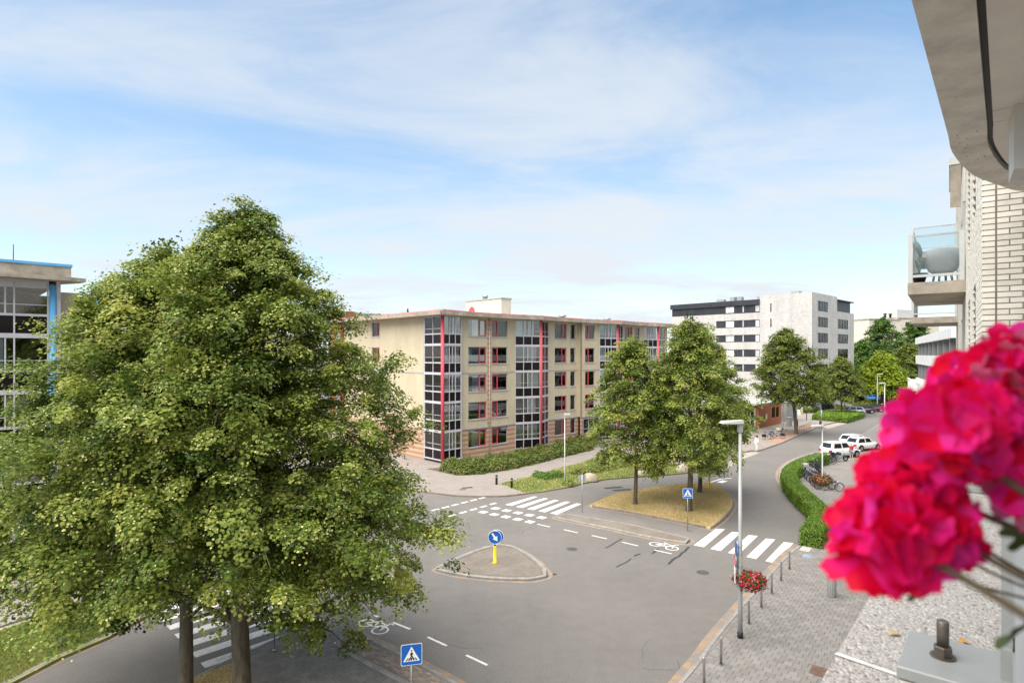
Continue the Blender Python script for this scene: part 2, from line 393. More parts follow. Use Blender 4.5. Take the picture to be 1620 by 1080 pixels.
def stripe_mat():
    m = bpy.data.materials.new('striped_brick'); nt, b = nodes_of(m)
    geo = nt.nodes.new('ShaderNodeNewGeometry'); sp = nt.nodes.new('ShaderNodeSeparateXYZ'); nt.links.new(geo.outputs['Position'], sp.inputs[0])
    mu = nt.nodes.new('ShaderNodeMath'); mu.operation = 'MULTIPLY'; mu.inputs[1].default_value = 1 / 0.50
    fr = nt.nodes.new('ShaderNodeMath'); fr.operation = 'FRACT'
    nt.links.new(sp.outputs[2], mu.inputs[0]); nt.links.new(mu.outputs[0], fr.inputs[0])
    cr = nt.nodes.new('ShaderNodeValToRGB'); cr.color_ramp.interpolation = 'CONSTANT'
    cr.color_ramp.elements[0].color = (0.40, 0.20, 0.125, 1); cr.color_ramp.elements[1].position = 0.5; cr.color_ramp.elements[1].color = (0.46, 0.36, 0.25, 1)
    nt.links.new(fr.outputs[0], cr.inputs[0])
    n = nt.nodes.new('ShaderNodeTexNoise'); n.inputs['Scale'].default_value = 6; nt.links.new(geo.outputs['Position'], n.inputs['Vector'])
    mr = nt.nodes.new('ShaderNodeMapRange'); mr.inputs['To Min'].default_value = 0.8; mr.inputs['To Max'].default_value = 1.2; nt.links.new(n.outputs[0], mr.inputs[0])
    hs = nt.nodes.new('ShaderNodeHueSaturation'); nt.links.new(cr.outputs[0], hs.inputs['Color']); nt.links.new(mr.outputs[0], hs.inputs['Value'])
    nt.links.new(hs.outputs[0], b.inputs['Base Color']); b.inputs['Roughness'].default_value = 0.85
    return m
MT['stripe'] = stripe_mat()
MT['greyframe'] = mat('grey_frame', (0.38, 0.38, 0.40), 0.5, var=(2, 0.08))
MT['mauveframe'] = mat('pale_frame', (0.52, 0.50, 0.54), 0.5, var=(2, 0.08))
MT['red'] = mat('red_paint', (0.66, 0.085, 0.115), 0.5, var=(1.5, 0.12))
MT['blue'] = mat('blue_paint', (0.12, 0.42, 0.72), 0.5, var=(1.5, 0.12))
MT['black_panel'] = mat('black_panel', (0.012, 0.009, 0.011), 0.15, spec=0.2, var=(0.8, 0.4))
MT['glass'] = glass_mat('window_glass')
MT['glass_dark'] = glass_mat('dark_glass', (0.62, 0.65, 0.70), 0.0)
MT['glass_clear'] = glass_mat('clear_glass', (0.93, 0.96, 0.95), 0.05)
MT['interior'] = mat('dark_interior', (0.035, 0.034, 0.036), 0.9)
MT['curtain'] = mat('curtain', (0.76, 0.76, 0.74), 0.9, var=(9, 0.15), stretch=(1, 1, 0.05))
MT['curtain_grey'] = mat('curtain_grey', (0.48, 0.50, 0.51), 0.9, var=(9, 0.2), stretch=(1, 1, 0.05))
MT['curtain_teal'] = mat('curtain_teal', (0.13, 0.26, 0.25), 0.9, var=(9, 0.2), stretch=(1, 1, 0.05))
MT['curtain_cream'] = mat('curtain_cream', (0.60, 0.54, 0.38), 0.9, var=(9, 0.2), stretch=(1, 1, 0.05))
MT['concrete'] = mat('concrete', (0.36, 0.315, 0.26), 0.85, var=(1.3, 0.35), bump=(25, 0.3))
MT['concrete_lt'] = mat('concrete_light', (0.68, 0.64, 0.575), 0.8, var=(4.0, 0.18), bump=(30, 0.12))
MT['white_wall'] = mat('white_wall', (0.72, 0.72, 0.71), 0.8, var=(0.8, 0.07))
MT['cream_wall'] = mat('cream_wall', (0.62, 0.56, 0.48), 0.8, var=(0.5, 0.08))
MT['white_brick'] = brick_mat('white_brick', (0.52, 0.505, 0.49), (0.36, 0.345, 0.335), (0.43, 0.42, 0.41), 0.45, 0.11, 0.012, ANG, True, bias=-0.35, bump=0.2, stain=0.14)
MT['dark_clad'] = mat('dark_cladding', (0.035, 0.037, 0.047), 0.45, var=(0.8, 0.25))
MT['orange_brick'] = brick_mat('orange_brick', (0.40, 0.135, 0.06), (0.34, 0.115, 0.055), (0.30, 0.15, 0.09), 0.22, 0.065, 0.008, ANG, True, stain=0.1)
MT['steel'] = mat('galvanised_steel', (0.40, 0.41, 0.42), 0.42, 0.75, var=(2.0, 0.15))
MT['stainless'] = mat('stainless_steel', (0.46, 0.45, 0.44), 0.32, 0.85, var=(3.0, 0.12))
MT['lamp_grey'] = mat('lamp_grey', (0.34, 0.35, 0.355), 0.45, 0.25, var=(1.5, 0.1))
MT['lamp_white'] = mat('lamp_white', (0.50, 0.51, 0.51), 0.45, 0.1, var=(1.5, 0.06))
MT['black'] = mat('black_paint', (0.02, 0.02, 0.022), 0.5, var=(3, 0.3))
MT['rubber'] = mat('rubber', (0.018, 0.018, 0.019), 0.8)
MT['sign_blue'] = mat('sign_blue', (0.012, 0.12, 0.50), 0.4, var=(2, 0.06))
MT['sign_white'] = mat('sign_white', (0.82, 0.83, 0.84), 0.4, var=(2, 0.04))
MT['sign_back'] = mat('sign_back', (0.33, 0.35, 0.37), 0.5, 0.4, var=(4, 0.15))
MT['yellow'] = mat('yellow_plastic', (0.83, 0.62, 0.02), 0.45, var=(3, 0.08))
MT['orange_plastic'] = mat('orange_plastic', (0.72, 0.40, 0.03), 0.5, var=(5, 0.2))
MT['zinc_plate'] = mat('grey_coated_plate', (0.34, 0.35, 0.345), 0.45, 0.2, var=(5, 0.08))
MT['rust_bolt'] = mat('bolt_steel', (0.16, 0.135, 0.115), 0.45, 0.7, var=(14, 0.35))
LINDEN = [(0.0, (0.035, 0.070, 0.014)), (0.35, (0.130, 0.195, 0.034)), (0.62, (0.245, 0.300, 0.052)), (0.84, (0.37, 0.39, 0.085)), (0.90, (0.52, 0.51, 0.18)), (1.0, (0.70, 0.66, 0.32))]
MT['linden'] = leaf_mat('linden_leaves', LINDEN)
MT['linden_far'] = leaf_mat('linden_far_leaves', [(0.0, (0.040, 0.068, 0.015)), (0.4, (0.12, 0.17, 0.03)), (0.7, (0.215, 0.25, 0.046)), (0.93, (0.33, 0.34, 0.07)), (1.0, (0.52, 0.49, 0.17))])
MT['grass_leaf'] = leaf_mat('grass_blades', [(0.0, (0.09, 0.15, 0.025)), (0.6, (0.20, 0.25, 0.05)), (1.0, (0.42, 0.37, 0.16))], 0.2)
MT['dry_leaf'] = leaf_mat('dry_grass_blades', [(0.0, (0.36, 0.31, 0.13)), (0.6, (0.58, 0.46, 0.23)), (1.0, (0.72, 0.58, 0.35))], 0.2)
MT['hedge'] = leaf_mat('hedge_leaves', [(0.0, (0.05, 0.11, 0.012)), (0.5, (0.13, 0.23, 0.022)), (1.0, (0.24, 0.35, 0.035))], 0.25)
MT['shrub'] = leaf_mat('shrub_leaves', [(0.0, (0.05, 0.085, 0.02)), (0.5, (0.13, 0.175, 0.035)), (0.85, (0.21, 0.22, 0.055)), (1.0, (0.30, 0.19, 0.09))], 0.25)
MT['maple'] = leaf_mat('yellow_green_leaves', [(0.0, (0.10, 0.16, 0.015)), (0.5, (0.26, 0.34, 0.025)), (1.0, (0.42, 0.46, 0.05))], 0.35)
MT['dkgreen'] = leaf_mat('deep_green_leaves', [(0.0, (0.03, 0.07, 0.015)), (0.5, (0.085, 0.165, 0.03)), (1.0, (0.17, 0.27, 0.045))], 0.3)
# ------------------------------------------------------------------ ground, road, pavements
def pl(pts, z=0.0): return [gxy(x, y, z) for x, y in pts]
MB().sheet([(-2500, -800), (2500, -800), (2500, 3500), (-2500, 3500)], -0.06).build('ground', MT['ground'], kind='structure')
road = MB().sheet([(-90, -5), (40, -5), (130, 110), (160, 240), (40, 240), (-90, 120)], 0.0).build('road', MT['asphalt'], kind='structure')

def kerb_pieces(mb, line, w, z0, z1, step=1.0, closed=False):
    """kerb stones laid end to end along a line, outer face on the line, body to its left"""
    P = [Vector(p) for p in line]
    if closed: P = P + [P[0]]
    # resample by length
    out = [P[0]]; acc = 0.0
    for a, b in zip(P[:-1], P[1:]):
        L = (b - a).length; 
        if L < 1e-6: continue
        d = step - acc
        while d <= L:
            out.append(a + (b - a) * (d / L)); d += step
        acc = L - (d - step)
    out.append(P[-1])
    pts = [(p.x, p.y) for p in out]
    ins = offset_line(pts, w)
    for i in range(len(pts) - 1):
        a, b, c, d = Vector(pts[i]), Vector(pts[i + 1]), Vector(ins[i + 1]), Vector(ins[i])
        e = 0.006
        if (b - a).length < 0.05: continue
        t = (b - a).normalized() * e
        a2, b2, c2, d2 = a + t, b - t, c - t, d + t
        bv = 0.02; n = (d - a).normalized() * bv
        mb.add([(a2.x, a2.y, z0), (b2.x, b2.y, z0), (c2.x, c2.y, z0), (d2.x, d2.y, z0),
                (a2.x, a2.y, z1 - bv), (b2.x, b2.y, z1 - bv), (c2.x, c2.y, z1), (d2.x, d2.y, z1),
                (a2.x + n.x, a2.y + n.y, z1), (b2.x + n.x, b2.y + n.y, z1)],
               [(0, 1, 5, 4), (4, 5, 9, 8), (8, 9, 6, 7), (1, 2, 6, 9, 5), (3, 0, 4, 8, 7), (2, 3, 7, 6)])
    return mb
def ccw(p): return p if area(p) > 0 else p[::-1]

def island(name, poly, top, z, kerb_w=0.14, kerb_mat='kerb', gutter=0.22, kz=None):
    """raised kerbed island: core, kerb stones, litter strip along its foot"""
    poly = ccw(poly)
    core = offset_line(poly, kerb_w * 0.9, True)
    o = MB().prism(core, -0.02, z - 0.006, bottom=False).build(name, top, kind='structure')
    kerb_pieces(MB(), poly, kerb_w, -0.02, kz or z, 1.0, True).build('kerb', MT[kerb_mat], o)
    if gutter:
        MB().ribbon(offset_line(poly + poly[:1], -gutter / 2 + 0.02), gutter, 0.008).build('gutter_strip', MT['gutter'], o)
    return o

# --- tile laying: the largest are single objects, the rest one joined part
def lay_tiles(parent, poly, zb, ztop, size, rz, nmax, avoid=(), ylim=(0, 40), seed=3):
    rr = random.Random(seed)
    c, s = math.cos(rz), math.sin(rz)
    loc = [(x * c + y * s, -x * s + y * c) for x, y in poly]
    x0, x1 = min(p[0] for p in loc), max(p[0] for p in loc); y0, y1 = min(p[1] for p in loc), max(p[1] for p in loc)
    tiles = []
    for j in range(int((y1 - y0) / size) + 1):
        for i in range(-1, int((x1 - x0) / size) + 2):
            lx = x0 + (i + 0.5 * (j % 2)) * size; ly = y0 + j * size
            cs = [(lx + a * size, ly + b * size) for a, b in ((0.02, 0.02), (0.98, 0.02), (0.98, 0.98), (0.02, 0.98))]
            ws = [(x * c - y * s, x * s + y * c) for x, y in cs]
            mx, my = (ws[0][0] + ws[2][0]) / 2, (ws[0][1] + ws[2][1]) / 2
            if not (ylim[0] < my < ylim[1]): continue
            px, py = CX + F * mx / my, HZ + F * (H - ztop) / my
            if not (-40 < px < 1660 and py < 1130): continue
            if not all(inside(poly, *w) for w in ws): continue
            if any((mx - a) ** 2 + (my - b) ** 2 < r * r for a, b, r in avoid): continue
            vis = 0 < px < 1620 and py < 1085
            tiles.append((0 if vis else 1, my, mx, my))
    tiles.sort()
    h = size / 2 - 0.004
    tm = MB().cbox(-h, h, -h, h, zb - ztop, 0, 0.006).mesh('tile', MT['tile'])
    for k, (_, _, mx, my) in enumerate(tiles[:nmax]):
        o = link('tile', tm, parent); o.location = (mx, my, ztop + rr.uniform(-0.003, 0.002)); o.rotation_euler = (rr.gauss(0, 0.004), rr.gauss(0, 0.004), rz + rr.gauss(0, 0.004))
    rest = tiles[nmax:]
    if rest:
        mb = MB(); rnd = []
        for _, _, mx, my in rest:
            M = Matrix.Translation((mx, my, ztop + rr.uniform(-0.003, 0.002))) @ Matrix.Rotation(rz + rr.gauss(0, 0.004), 4, 'Z')
            t = MB().cbox(-h, h, -h, h, zb - ztop, 0, 0.006)
            mb.add([M @ Vector(v) for v in t.v], t.f); rnd += [rr.random()] * len(t.v)
        o = mb.build('tile_field', MT['tile_joined'], parent, kind='stuff')
        a = o.data.attributes.new('rnd', 'FLOAT', 'POINT'); a.data.foreach_set('value', rnd)

# --- near right pavement with kerb, from under our feet to the far plaza
PZ = 0.10
kerb_r = [g(1075, 1080).xy - Vector((0.61, 0.79)) * 16] + [Vector(gxy(x, y)) for x, y in ((1075, 1080), (1128, 1011), (1179, 951), (1213, 913), (1242, 881), (1265, 862))]
kerb_r = [(p.x, p.y) for p in kerb_r]
hedge_side = [gxy(x, y) for x, y in ((1274, 845), (1281, 822), (1281, 812), (1268, 800), (1254, 787), (1243, 774), (1235, 762), (1232, 752), (1236, 741), (1250, 730), (1275, 720), (1300, 712), (1330, 703), (1360, 690), (1395, 668), (1425, 650), (1445, 640))]
rp = kerb_r + hedge_side + [gxy(1530, 640), (75, 60), (40, 12), (-4, 7.2)]
right_pav = MB().prism(rp, -0.02, PZ - 0.02, bottom=False).build('pavement', MT['paving'], kind='structure')
kline = kerb_r + hedge_side
kline_s = catmull(kerb_r + hedge_side, 3)
kerb_pieces(MB(), kline_s[::1], -0.16, -0.02, PZ, 1.0).build('kerb', MT['kerb'], right_pav)
MB().ribbon(offset_line(catmull(kerb_r, 3), -0.16 + 0.34), 0.30, 0.008).build('gutter_strip', MT['gutter'], right_pav)
MB().ribbon(offset_line(catmull(hedge_side[2:11], 3), 0.16), 0.26, 0.008).build('gutter_strip', MT['gutter'], right_pav)
tile_poly = offset_line(ccw(rp), 0.25, True)
tile_area = [p for p in tile_poly]
lay_tiles(right_pav, tile_area, PZ - 0.035, PZ, 0.30, KERB - math.pi / 2, 300,
          avoid=[(*gxy(1298, 1062, PZ), 0.42)], ylim=(14, 36))
near_joint = [p for p in [(-4 + 9, 14)] ]
MB().rbox((*gxy(1298, 1062, PZ), PZ - 0.002), 0.62, 0.62, 0.03, KERB).build('inspection_cover', mat('rust_cover', (0.16, 0.10, 0.075), 0.7, 0.2, var=(6, 0.3), bump=(30, 0.4)), right_pav)
for (px, py, sx, sy) in ((1272, 870, 0.9, 0.45), (1278, 873, 0.5, 0.5)):
    pass
MB().rbox((*gxy(1275, 867, PZ), PZ - 0.006), 1.1, 0.5, 0.02, KERB).build('ramp_slab', mat('pale_slab', (0.42, 0.41, 0.40), 0.85, var=(3, .15)), right_pav)
MB().rbox((*gxy(1277, 879, PZ), PZ + 0.001), 0.62, 0.42, 0.012, KERB).build('valve_cover', mat('blue_grey_cover', (0.24, 0.29, 0.36), 0.6, var=(5, .2)), right_pav)

# --- refuge in the middle of the junction
ref = catmull(pl([(689, 901), (713, 888), (749, 873), (778, 864.5), (802, 862.7), (824.4, 871), (849, 886.7), (864.5, 903), (866.7, 913), (838, 919), (771, 917), (726.7, 911.5), (700, 906)]), 4, True)
isl_c = island('traffic_island', ref, MT['clinker'], 0.12, 0.2)
MB().ribbon(offset_line(ccw(ref) + ccw(ref)[:1], 0.34), 0.03, 0.123).build('brick_edging', MT['joint'], isl_c)

# --- grassy island with the three lindens
gi = catmull(pl([(930, 801), (953, 790), (975.5, 781.5), (1029, 772.5), (1082, 767), (1126.7, 765.5), (1147, 775), (1160, 790), (1161, 803), (1146, 822), (1124.5, 838)]), 3)
gi += pl([(1100, 832), (1060, 824), (993, 811), (940, 803)])
isl_g = island('grass_island', gi, MT['dry'], 0.13, 0.15, 'kerb_far')
# paved walk and long kerbed divider beside it
MB().sheet(pl([(889, 818), (925, 800.5), (938, 804), (993, 812), (1060, 825), (1124, 839), (1098, 860), (1086, 855), (993, 832)]), 0.006).build('cycle_path', MT['asphalt_path'], kind='structure')
dv = catmull(pl([(877, 819), (884, 815.5), (895, 814.5), (993, 830.5), (1060, 846), (1084, 851.5), (1094, 855.5), (1090, 859.5), (1078, 860), (1026.7, 851.5), (949, 834.6), (890, 823)]), 3, True)
isl_d = island('kerbed_divider', dv, MT['clinker'], 0.12, 0.16)

# --- near left pavement under the big lindens, and its brick divider
lp_line = [(240, 1110), (306, 1073), (345, 1052), (417, 1020), (450, 1005), (500, 985), (537, 975)]
lpoly = pl(lp_line) + pl([(552, 990), (540, 1005), (533, 1026), (578, 1053), (640, 1084), (720, 1130)]) + [(-1.5, 10), (-9, 8), (-16, 12)]
left_pav = MB().prism(lpoly, -0.02, 0.06, bottom=False).build('pavement', MT['paving'], kind='structure')
kerb_pieces(MB(), [gxy(x, y) for x, y in [(160, 1160)] + lp_line], -0.14, -0.02, 0.075, 1.0).build('kerb', MT['kerb'], left_pav)
LEFT_RZ = math.radians(40)
lav = [(*gxy(330, 1100), 1.9)]
lay_tiles(left_pav, offset_line(ccw(lpoly), 0.2, True), 0.04, 0.075, 0.30, LEFT_RZ, 150, avoid=[], ylim=(12, 30), seed=5)
pit = pl([(240, 1112), (305, 1077), (334, 1063), (372, 1052), (392, 1085), (470, 1150), (350, 1190), (270, 1170)])
MB().prism(pit, 0.02, 0.088, bottom=False).build('tree_pit', MT['dry'], left_pav)
bd = catmull(pl([(540, 1000), (548, 997), (593, 1016), (650, 1044), (716, 1079), (800, 1130), (760, 1150), (633, 1082), (578, 1053), (535, 1028), (534, 1015)]), 3, True)
isl_b = island('brick_divider', bd, MT['clinker'], 0.12, 0.16, gutter=0.34)
# bricks of that divider, laid as courses along it
def lay_bricks(parent, poly, z, rz, w, h, nmax, seed):
    rr = random.Random(seed); c, s = math.cos(rz), math.sin(rz)
    loc = [(x * c + y * s, -x * s + y * c) for x, y in poly]
    x0, x1 = min(p[0] for p in loc), max(p[0] for p in loc); y0, y1 = min(p[1] for p in loc), max(p[1] for p in loc)
    L = []
    for j in range(int((y1 - y0) / h) + 1):
        for i in range(-1, int((x1 - x0) / w) + 1):
            lx, ly = x0 + (i + 0.5 * (j % 2) + 0.5) * w, y0 + (j + 0.5) * h
            x, y = lx * c - ly * s, lx * s + ly * c
            if all(inside(poly, x + (a * c - b * s), y + (a * s + b * c)) for a in (-w / 2, w / 2) for b in (-h / 2, h / 2)): L.append((y, x))
    L.sort()
    bm_ = MB().cbox(-w / 2 + 0.006, w / 2 - 0.006, -h / 2 + 0.006, h / 2 - 0.006, -0.03, 0, 0.006).mesh('brick', MT['clay'])
    for y, x in L[:nmax]:
        o = link('brick', bm_, parent); o.location = (x, y, z + rr.uniform(-0.004, 0.004)); o.rotation_euler = (rr.gauss(0, 0.01), rr.gauss(0, 0.01), rz + rr.gauss(0, 0.01))
    if L[nmax:]:
        mb = MB()
        for y, x in L[nmax:]:
            M = Matrix.Translation((x, y, z + rr.uniform(-0.004, 0.004))) @ Matrix.Rotation(rz, 4, 'Z')
            t = MB().cbox(-w / 2 + 0.006, w / 2 - 0.006, -h / 2 + 0.006, h / 2 - 0.006, -0.03, 0, 0.006)
            mb.add([M @ Vector(v) for v in t.v], t.f)
        mb.build('brick_field', MT['clay'], parent, kind='stuff')
MT['clay'] = mat('clay_paver', (0.27, 0.22, 0.185), 0.85, var=(3, 0.2), bump=(50, 0.3), objrand=0.28)
a_, b_ = Vector(gxy(560, 1020)), Vector(gxy(680, 1080))
bdir = math.atan2((b_ - a_).y, (b_ - a_).x)
lay_bricks(isl_b, offset_line(ccw(bd), 0.22, True), 0.125, bdir, 0.21, 0.105, 300, 8)

# --- far-left pavement and lawns (side of the red building)
far_kerb = [(560, 772), (640, 775), (700.7, 782), (712, 783.7), (734, 785), (760, 785.6), (802, 784.6), (838, 780), (859, 777.5), (898.5, 770.6), (922, 764.7), (957.8, 757.8), (997, 754.8), (1056.5, 751), (1096, 747), (1125, 741), (1145, 734)]
fk2 = [(1178, 715), (1188, 713), (1197, 713.5), (1206, 711), (1235, 701), (1262, 689), (1285, 679), (1300, 673), (1340, 664), (1367, 656), (1395, 646), (1430, 634)]
fl = catmull(pl(far_kerb), 3)
fp = fl + pl([(1150, 718), (1120, 711)]) + pl(fk2) + pl([(1445, 622)]) + [(150, 240), (20, 240), (-60, 110), (-46, 48)]
far_pav = MB().prism(fp, -0.02, 0.10, bottom=False).build('pavement', MT['paving_far'], kind='structure')
kerb_pieces(MB(), fl, -0.16, -0.02, 0.105, 1.0).build('kerb', MT['kerb_far'], far_pav)
kerb_pieces(MB(), catmull(pl(fk2), 3), -0.16, -0.02, 0.105, 1.0).build('kerb', MT['kerb_far'], far_pav)
# brick strip along the kerb by the bicycle stands
MB().ribbon(offset_line(catmull(pl([(1232, 702), (1262, 689), (1285, 679), (1300, 673)]), 3), 1.0), 1.5, 0.106).build('red_brick_strip', mat('red_brick_paving', (0.33, 0.20, 0.14), 0.85, var=(2, 0.2)), far_pav)
# pale driveway apron
MB().sheet(pl([(1145, 735), (1178, 716), (1197, 714.5), (1202, 716), (1180, 724), (1152, 740)]), 0.006).build('apron', mat('pale_apron', (0.33, 0.29, 0.26), 0.85, var=(1, .12)), road)
MB().sheet(pl([(1300, 674), (1345, 664), (1352, 666), (1310, 678)]), 0.006).build('apron', bpy.data.materials['pale_apron'], road)
LZ = 0.115
lawn_poly = pl([(790, 765), (829, 779), (859, 776.5), (898.5, 769.6), (922, 763.8), (957.8, 757), (997, 754), (1056.5, 750), (1096, 746), (1140, 734.5), (1100, 733), (1062, 734), (1040, 726), (1000, 718), (967.6, 717.5), (918, 732), (879, 742), (839, 753)], 0.10)
lawn_a = MB().prism(lawn_poly, 0.05, LZ, bottom=False).build('lawn', MT['lawn'], kind='structure')
# near-left lawn
lk = [(-60, 1118), (22, 1080), (92.6, 1043), (174, 1007.8), (229.6, 977), (262, 958)]
ll = [gxy(x, y) for x, y in lk]
lawn_l = pl([(262, 956), (229, 975), (174, 1006), (92, 1041), (22, 1078), (-60, 1116), (-60, 1014), (0, 995), (52, 978), (130, 956), (190, 940)], 0.1)
left_verge = MB().prism(lawn_l, -0.02, 0.115, bottom=False).build('lawn', MT['lawn'], kind='structure')
kerb_pieces(MB(), ll, 0.18, -0.02, 0.13, 1.0).build('kerb', MT['kerb'], left_verge)
MB().ribbon(offset_line(ll, -0.16), 0.24, 0.008).build('gutter_strip', MT['gutter'], left_verge)
lw = pl([(-60, 1012), (0, 993.5), (52, 976.5), (130, 954.5), (190, 938), (230, 915), (260, 880), (200, 868), (40, 890), (-120, 930)], 0.0)
left_walk = MB().prism(lw, -0.02, 0.10, bottom=False).build('footpath', MT['paving_far'], kind='structure')
kerb_pieces(MB(), [gxy(x, y, 0.1) for x, y in ((-60, 1013), (0, 994.5), (52, 977.5), (130, 955.5), (190, 939))], -0.06, 0.02, 0.13, 1.0).build('edging', mat('pale_edging', (0.42, 0.40, 0.38), 0.85, var=(2, .1)), left_walk)

# ------------------------------------------------------------------ road markings (children of the road)
def quad(c, mz=0.005, m='paint', name='zebra_stripe'):
    p = [gxy(x, y) for x, y in c]
    MB().sheet(p, mz).build(name, MT[m], road)
def lerp2(a, b, t): return (a[0] + (b[0] - a[0]) * t, a[1] + (b[1] - a[1]) * t)
# right zebra: five stripes
zn = [Vector(gxy(*p)) for p in ((1097.2, 862), (1113.6, 865), (1132.5, 835.7), (1147, 836.6))]
z5 = [Vector(gxy(*p)) for p in ((1210.8, 887), (1226.3, 890.7), (1239.8, 856.9), (1255.2, 858.7))]
for k in range(5):
    t = k / 4
    p = [zn[i].lerp(z5[i], t) for i in range(4)]
    MB().sheet([tuple(p[0]), tuple(p[1]), tuple(p[3]), tuple(p[2])], 0.005).build('zebra_stripe', MT['paint'], road)
zn = [Vector(gxy(*p)) for p in ((798.9, 798), (809.5, 799.6), (844.4, 784.9), (850.5, 785.4))]
z5 = [Vector(gxy(*p)) for p in ((870, 811.6), (881, 813.4), (912, 795.6), (920, 796.8))]
for k in range(5):
    t = k / 4
    p = [zn[i].lerp(z5[i], t) for i in range(4)]
    MB().sheet([tuple(p[0]), tuple(p[1]), tuple(p[3]), tuple(p[2])], 0.005).build('zebra_stripe', MT['paint'], road)
# left zebra behind the big lindens
a0 = Vector(gxy(317, 1048)); d_len = (Vector(gxy(417, 1014)) - a0).normalized(); 
sp_dir = (Vector(gxy(268, 1006.5)) - Vector(gxy(317, 1048))).normalized()
perp = Vector((-d_len.y, d_len.x))
for k in range(7):
    o = a0 + perp * (1.02 * k)
    q = [o, o + d_len * 4.2, o + d_len * 4.2 + perp * -0.5, o + perp * -0.5]
    MB().sheet([tuple(v) for v in q], 0.005).build('zebra_stripe', MT['paint'], road)
# scribble on the nearest stripe
mb = MB()
for k in range(4):
    s0 = a0 + d_len * (0.45 + 0.32 * k) - perp * 0.25
    pts = [tuple(s0 + d_len * (0.05 * i) + perp * (0.10 * math.sin(i * 1.9 + k)) ) for i in range(7)]
    mb.ribbon(pts, 0.02, 0.008)
mb.build('scribble', MT['tar'], road)
# block markings beside the left zebra: two rows of squares
for row in (((764.4, 809.6), (838.4, 825)), ((784, 803.8), (856.7, 818.2))):
    A, B = Vector(gxy(*row[0])), Vector(gxy(*row[1]))
    dq = (B - A).normalized()
    nblk = 5
    for k in range(nblk):
        c = A.lerp(B, k / (nblk - 1)); u = dq * 0.28; v = Vector((0.62, 0.78)) * 0.27
        MB().sheet([tuple(c - u - v), tuple(c + u - v), tuple(c + u + v), tuple(c - u + v)], 0.005).build('block_marking', MT['paint'], road)
for line in (((689, 806), (763, 787.2), 6), ((716, 815), (780, 796.5), 5)):
    A, B = Vector(gxy(*line[0])), Vector(gxy(*line[1])); u = (B - A).normalized() * 0.33; v = Vector((-u.y, u.x)).normalized() * 0.12
    for k in range(line[2]):
        c = A.lerp(B, k / (line[2] - 1))
        MB().sheet([tuple(c - u - v), tuple(c + u - v), tuple(c + u + v), tuple(c - u + v)], 0.005).build('dash_marking', MT['paint'], road)
def dash(p, q, w=0.11):
    A, B = Vector(gxy(*p)), Vector(gxy(*q))
    MB().ribbon([tuple(A), tuple(B)], w, 0.005).build('dash_marking', MT['paint'], road)
for p, q in (((850, 828.6), (870, 833)), ((892, 837.2), (914, 842.4)), ((936, 846.5), (960, 851.7)), ((984, 857), (1009.5, 863)), ((1035.5, 869.5), (1062.5, 875.5)),
             ((622, 984), (649, 994.6)), ((676.5, 1007), (707, 1021)), ((737.5, 1035.6), (771, 1051.5)), ((590, 972), (598, 975))):
    dash(p, q)
# triangular hatch at the island's far tip
MB().ribbon([gxy(1122, 763), gxy(1140, 757.5), gxy(1157, 756)], 0.16, 0.005).build('hatch_line', MT['paint'], road)
MB().ribbon([gxy(1138, 763), gxy(1147, 760)], 0.5, 0.005).build('hatch_line', MT['paint'], road)
# parking bay dashes
for x in (1150, 1158, 1166, 1174): dash((x, 718.3), (x + 4, 718.3), 0.12)
# bicycle symbols
def bike_symbol(c, fwd, s, name='bicycle_symbol'):
    c = Vector(c); f = Vector(fwd).normalized(); l = Vector((-f.y, f.x)); mb = MB()
    def q(u, v): p = c + f * (u * s) + l * (v * s); return (p.x, p.y)
    for cx in (-0.55, 0.55):
        pts = [q(cx + 0.36 * math.cos(a * math.pi / 9), 0.36 * math.sin(a * math.pi / 9)) for a in range(19)]
        mb.ribbon(pts, 0.085 * s, 0.005)
    for A, B in (((-0.55, 0), (-0.2, 0.5)), ((-0.2, 0.5), (0.38, 0.5)), ((-0.2, 0.5), (0.02, 0)), ((0.02, 0), (0.38, 0.5)), ((-0.55, 0), (0.02, 0)), ((0.55, 0), (0.36, 0.72)), ((0.36, 0.72), (0.60, 0.74)), ((-0.32, 0.62), (-0.08, 0.62)), ((-0.2, 0.5), (-0.22, 0.62))):
        mb.ribbon([q(*A), q(*B)], 0.085 * s, 0.0055)
    mb.build(name, MT['paint'], road)
bsx = Vector(gxy(590, 990.5)); bike_symbol(bsx, Vector(gxy(608, 1000)) - bsx, 0.88)
bsx = Vector(gxy(1050, 863.5)); bike_symbol(bsx, Vector(gxy(1064, 867)) - bsx, 0.95)
# tar-sealed cracks and dark stains
for pts, w in ((((958, 866), (975, 857.5), (984, 851.8)), 0.10), (((975, 897), (985, 891.5), (998, 883.5)), 0.09), (((1004, 879), (1013, 875.5)), 0.13), (((1031, 875), (1042, 867.8)), 0.12),
               (((1058, 892), (1062, 887), (1072, 880), (1078, 876.5), (1084, 870), (1090, 864.5)), 0.13), (((712, 817.5), (733, 820.5), (719, 826), (704, 827)), 0.05), (((866, 912), (880, 907)), 0.18)):
    p = [gxy(*q) for q in pts]
    jp = []
    for i in range(len(p) - 1):
        for t in (0, 0.33, 0.66): jp.append((lerp(p[i][0], p[i + 1][0], t) + R.uniform(-.04, .04), lerp(p[i][1], p[i + 1][1], t) + R.uniform(-.04, .04)))
    jp.append(p[-1])
    MB().ribbon(jp, w, 0.0045).build('tar_seam', MT['tar'], road)
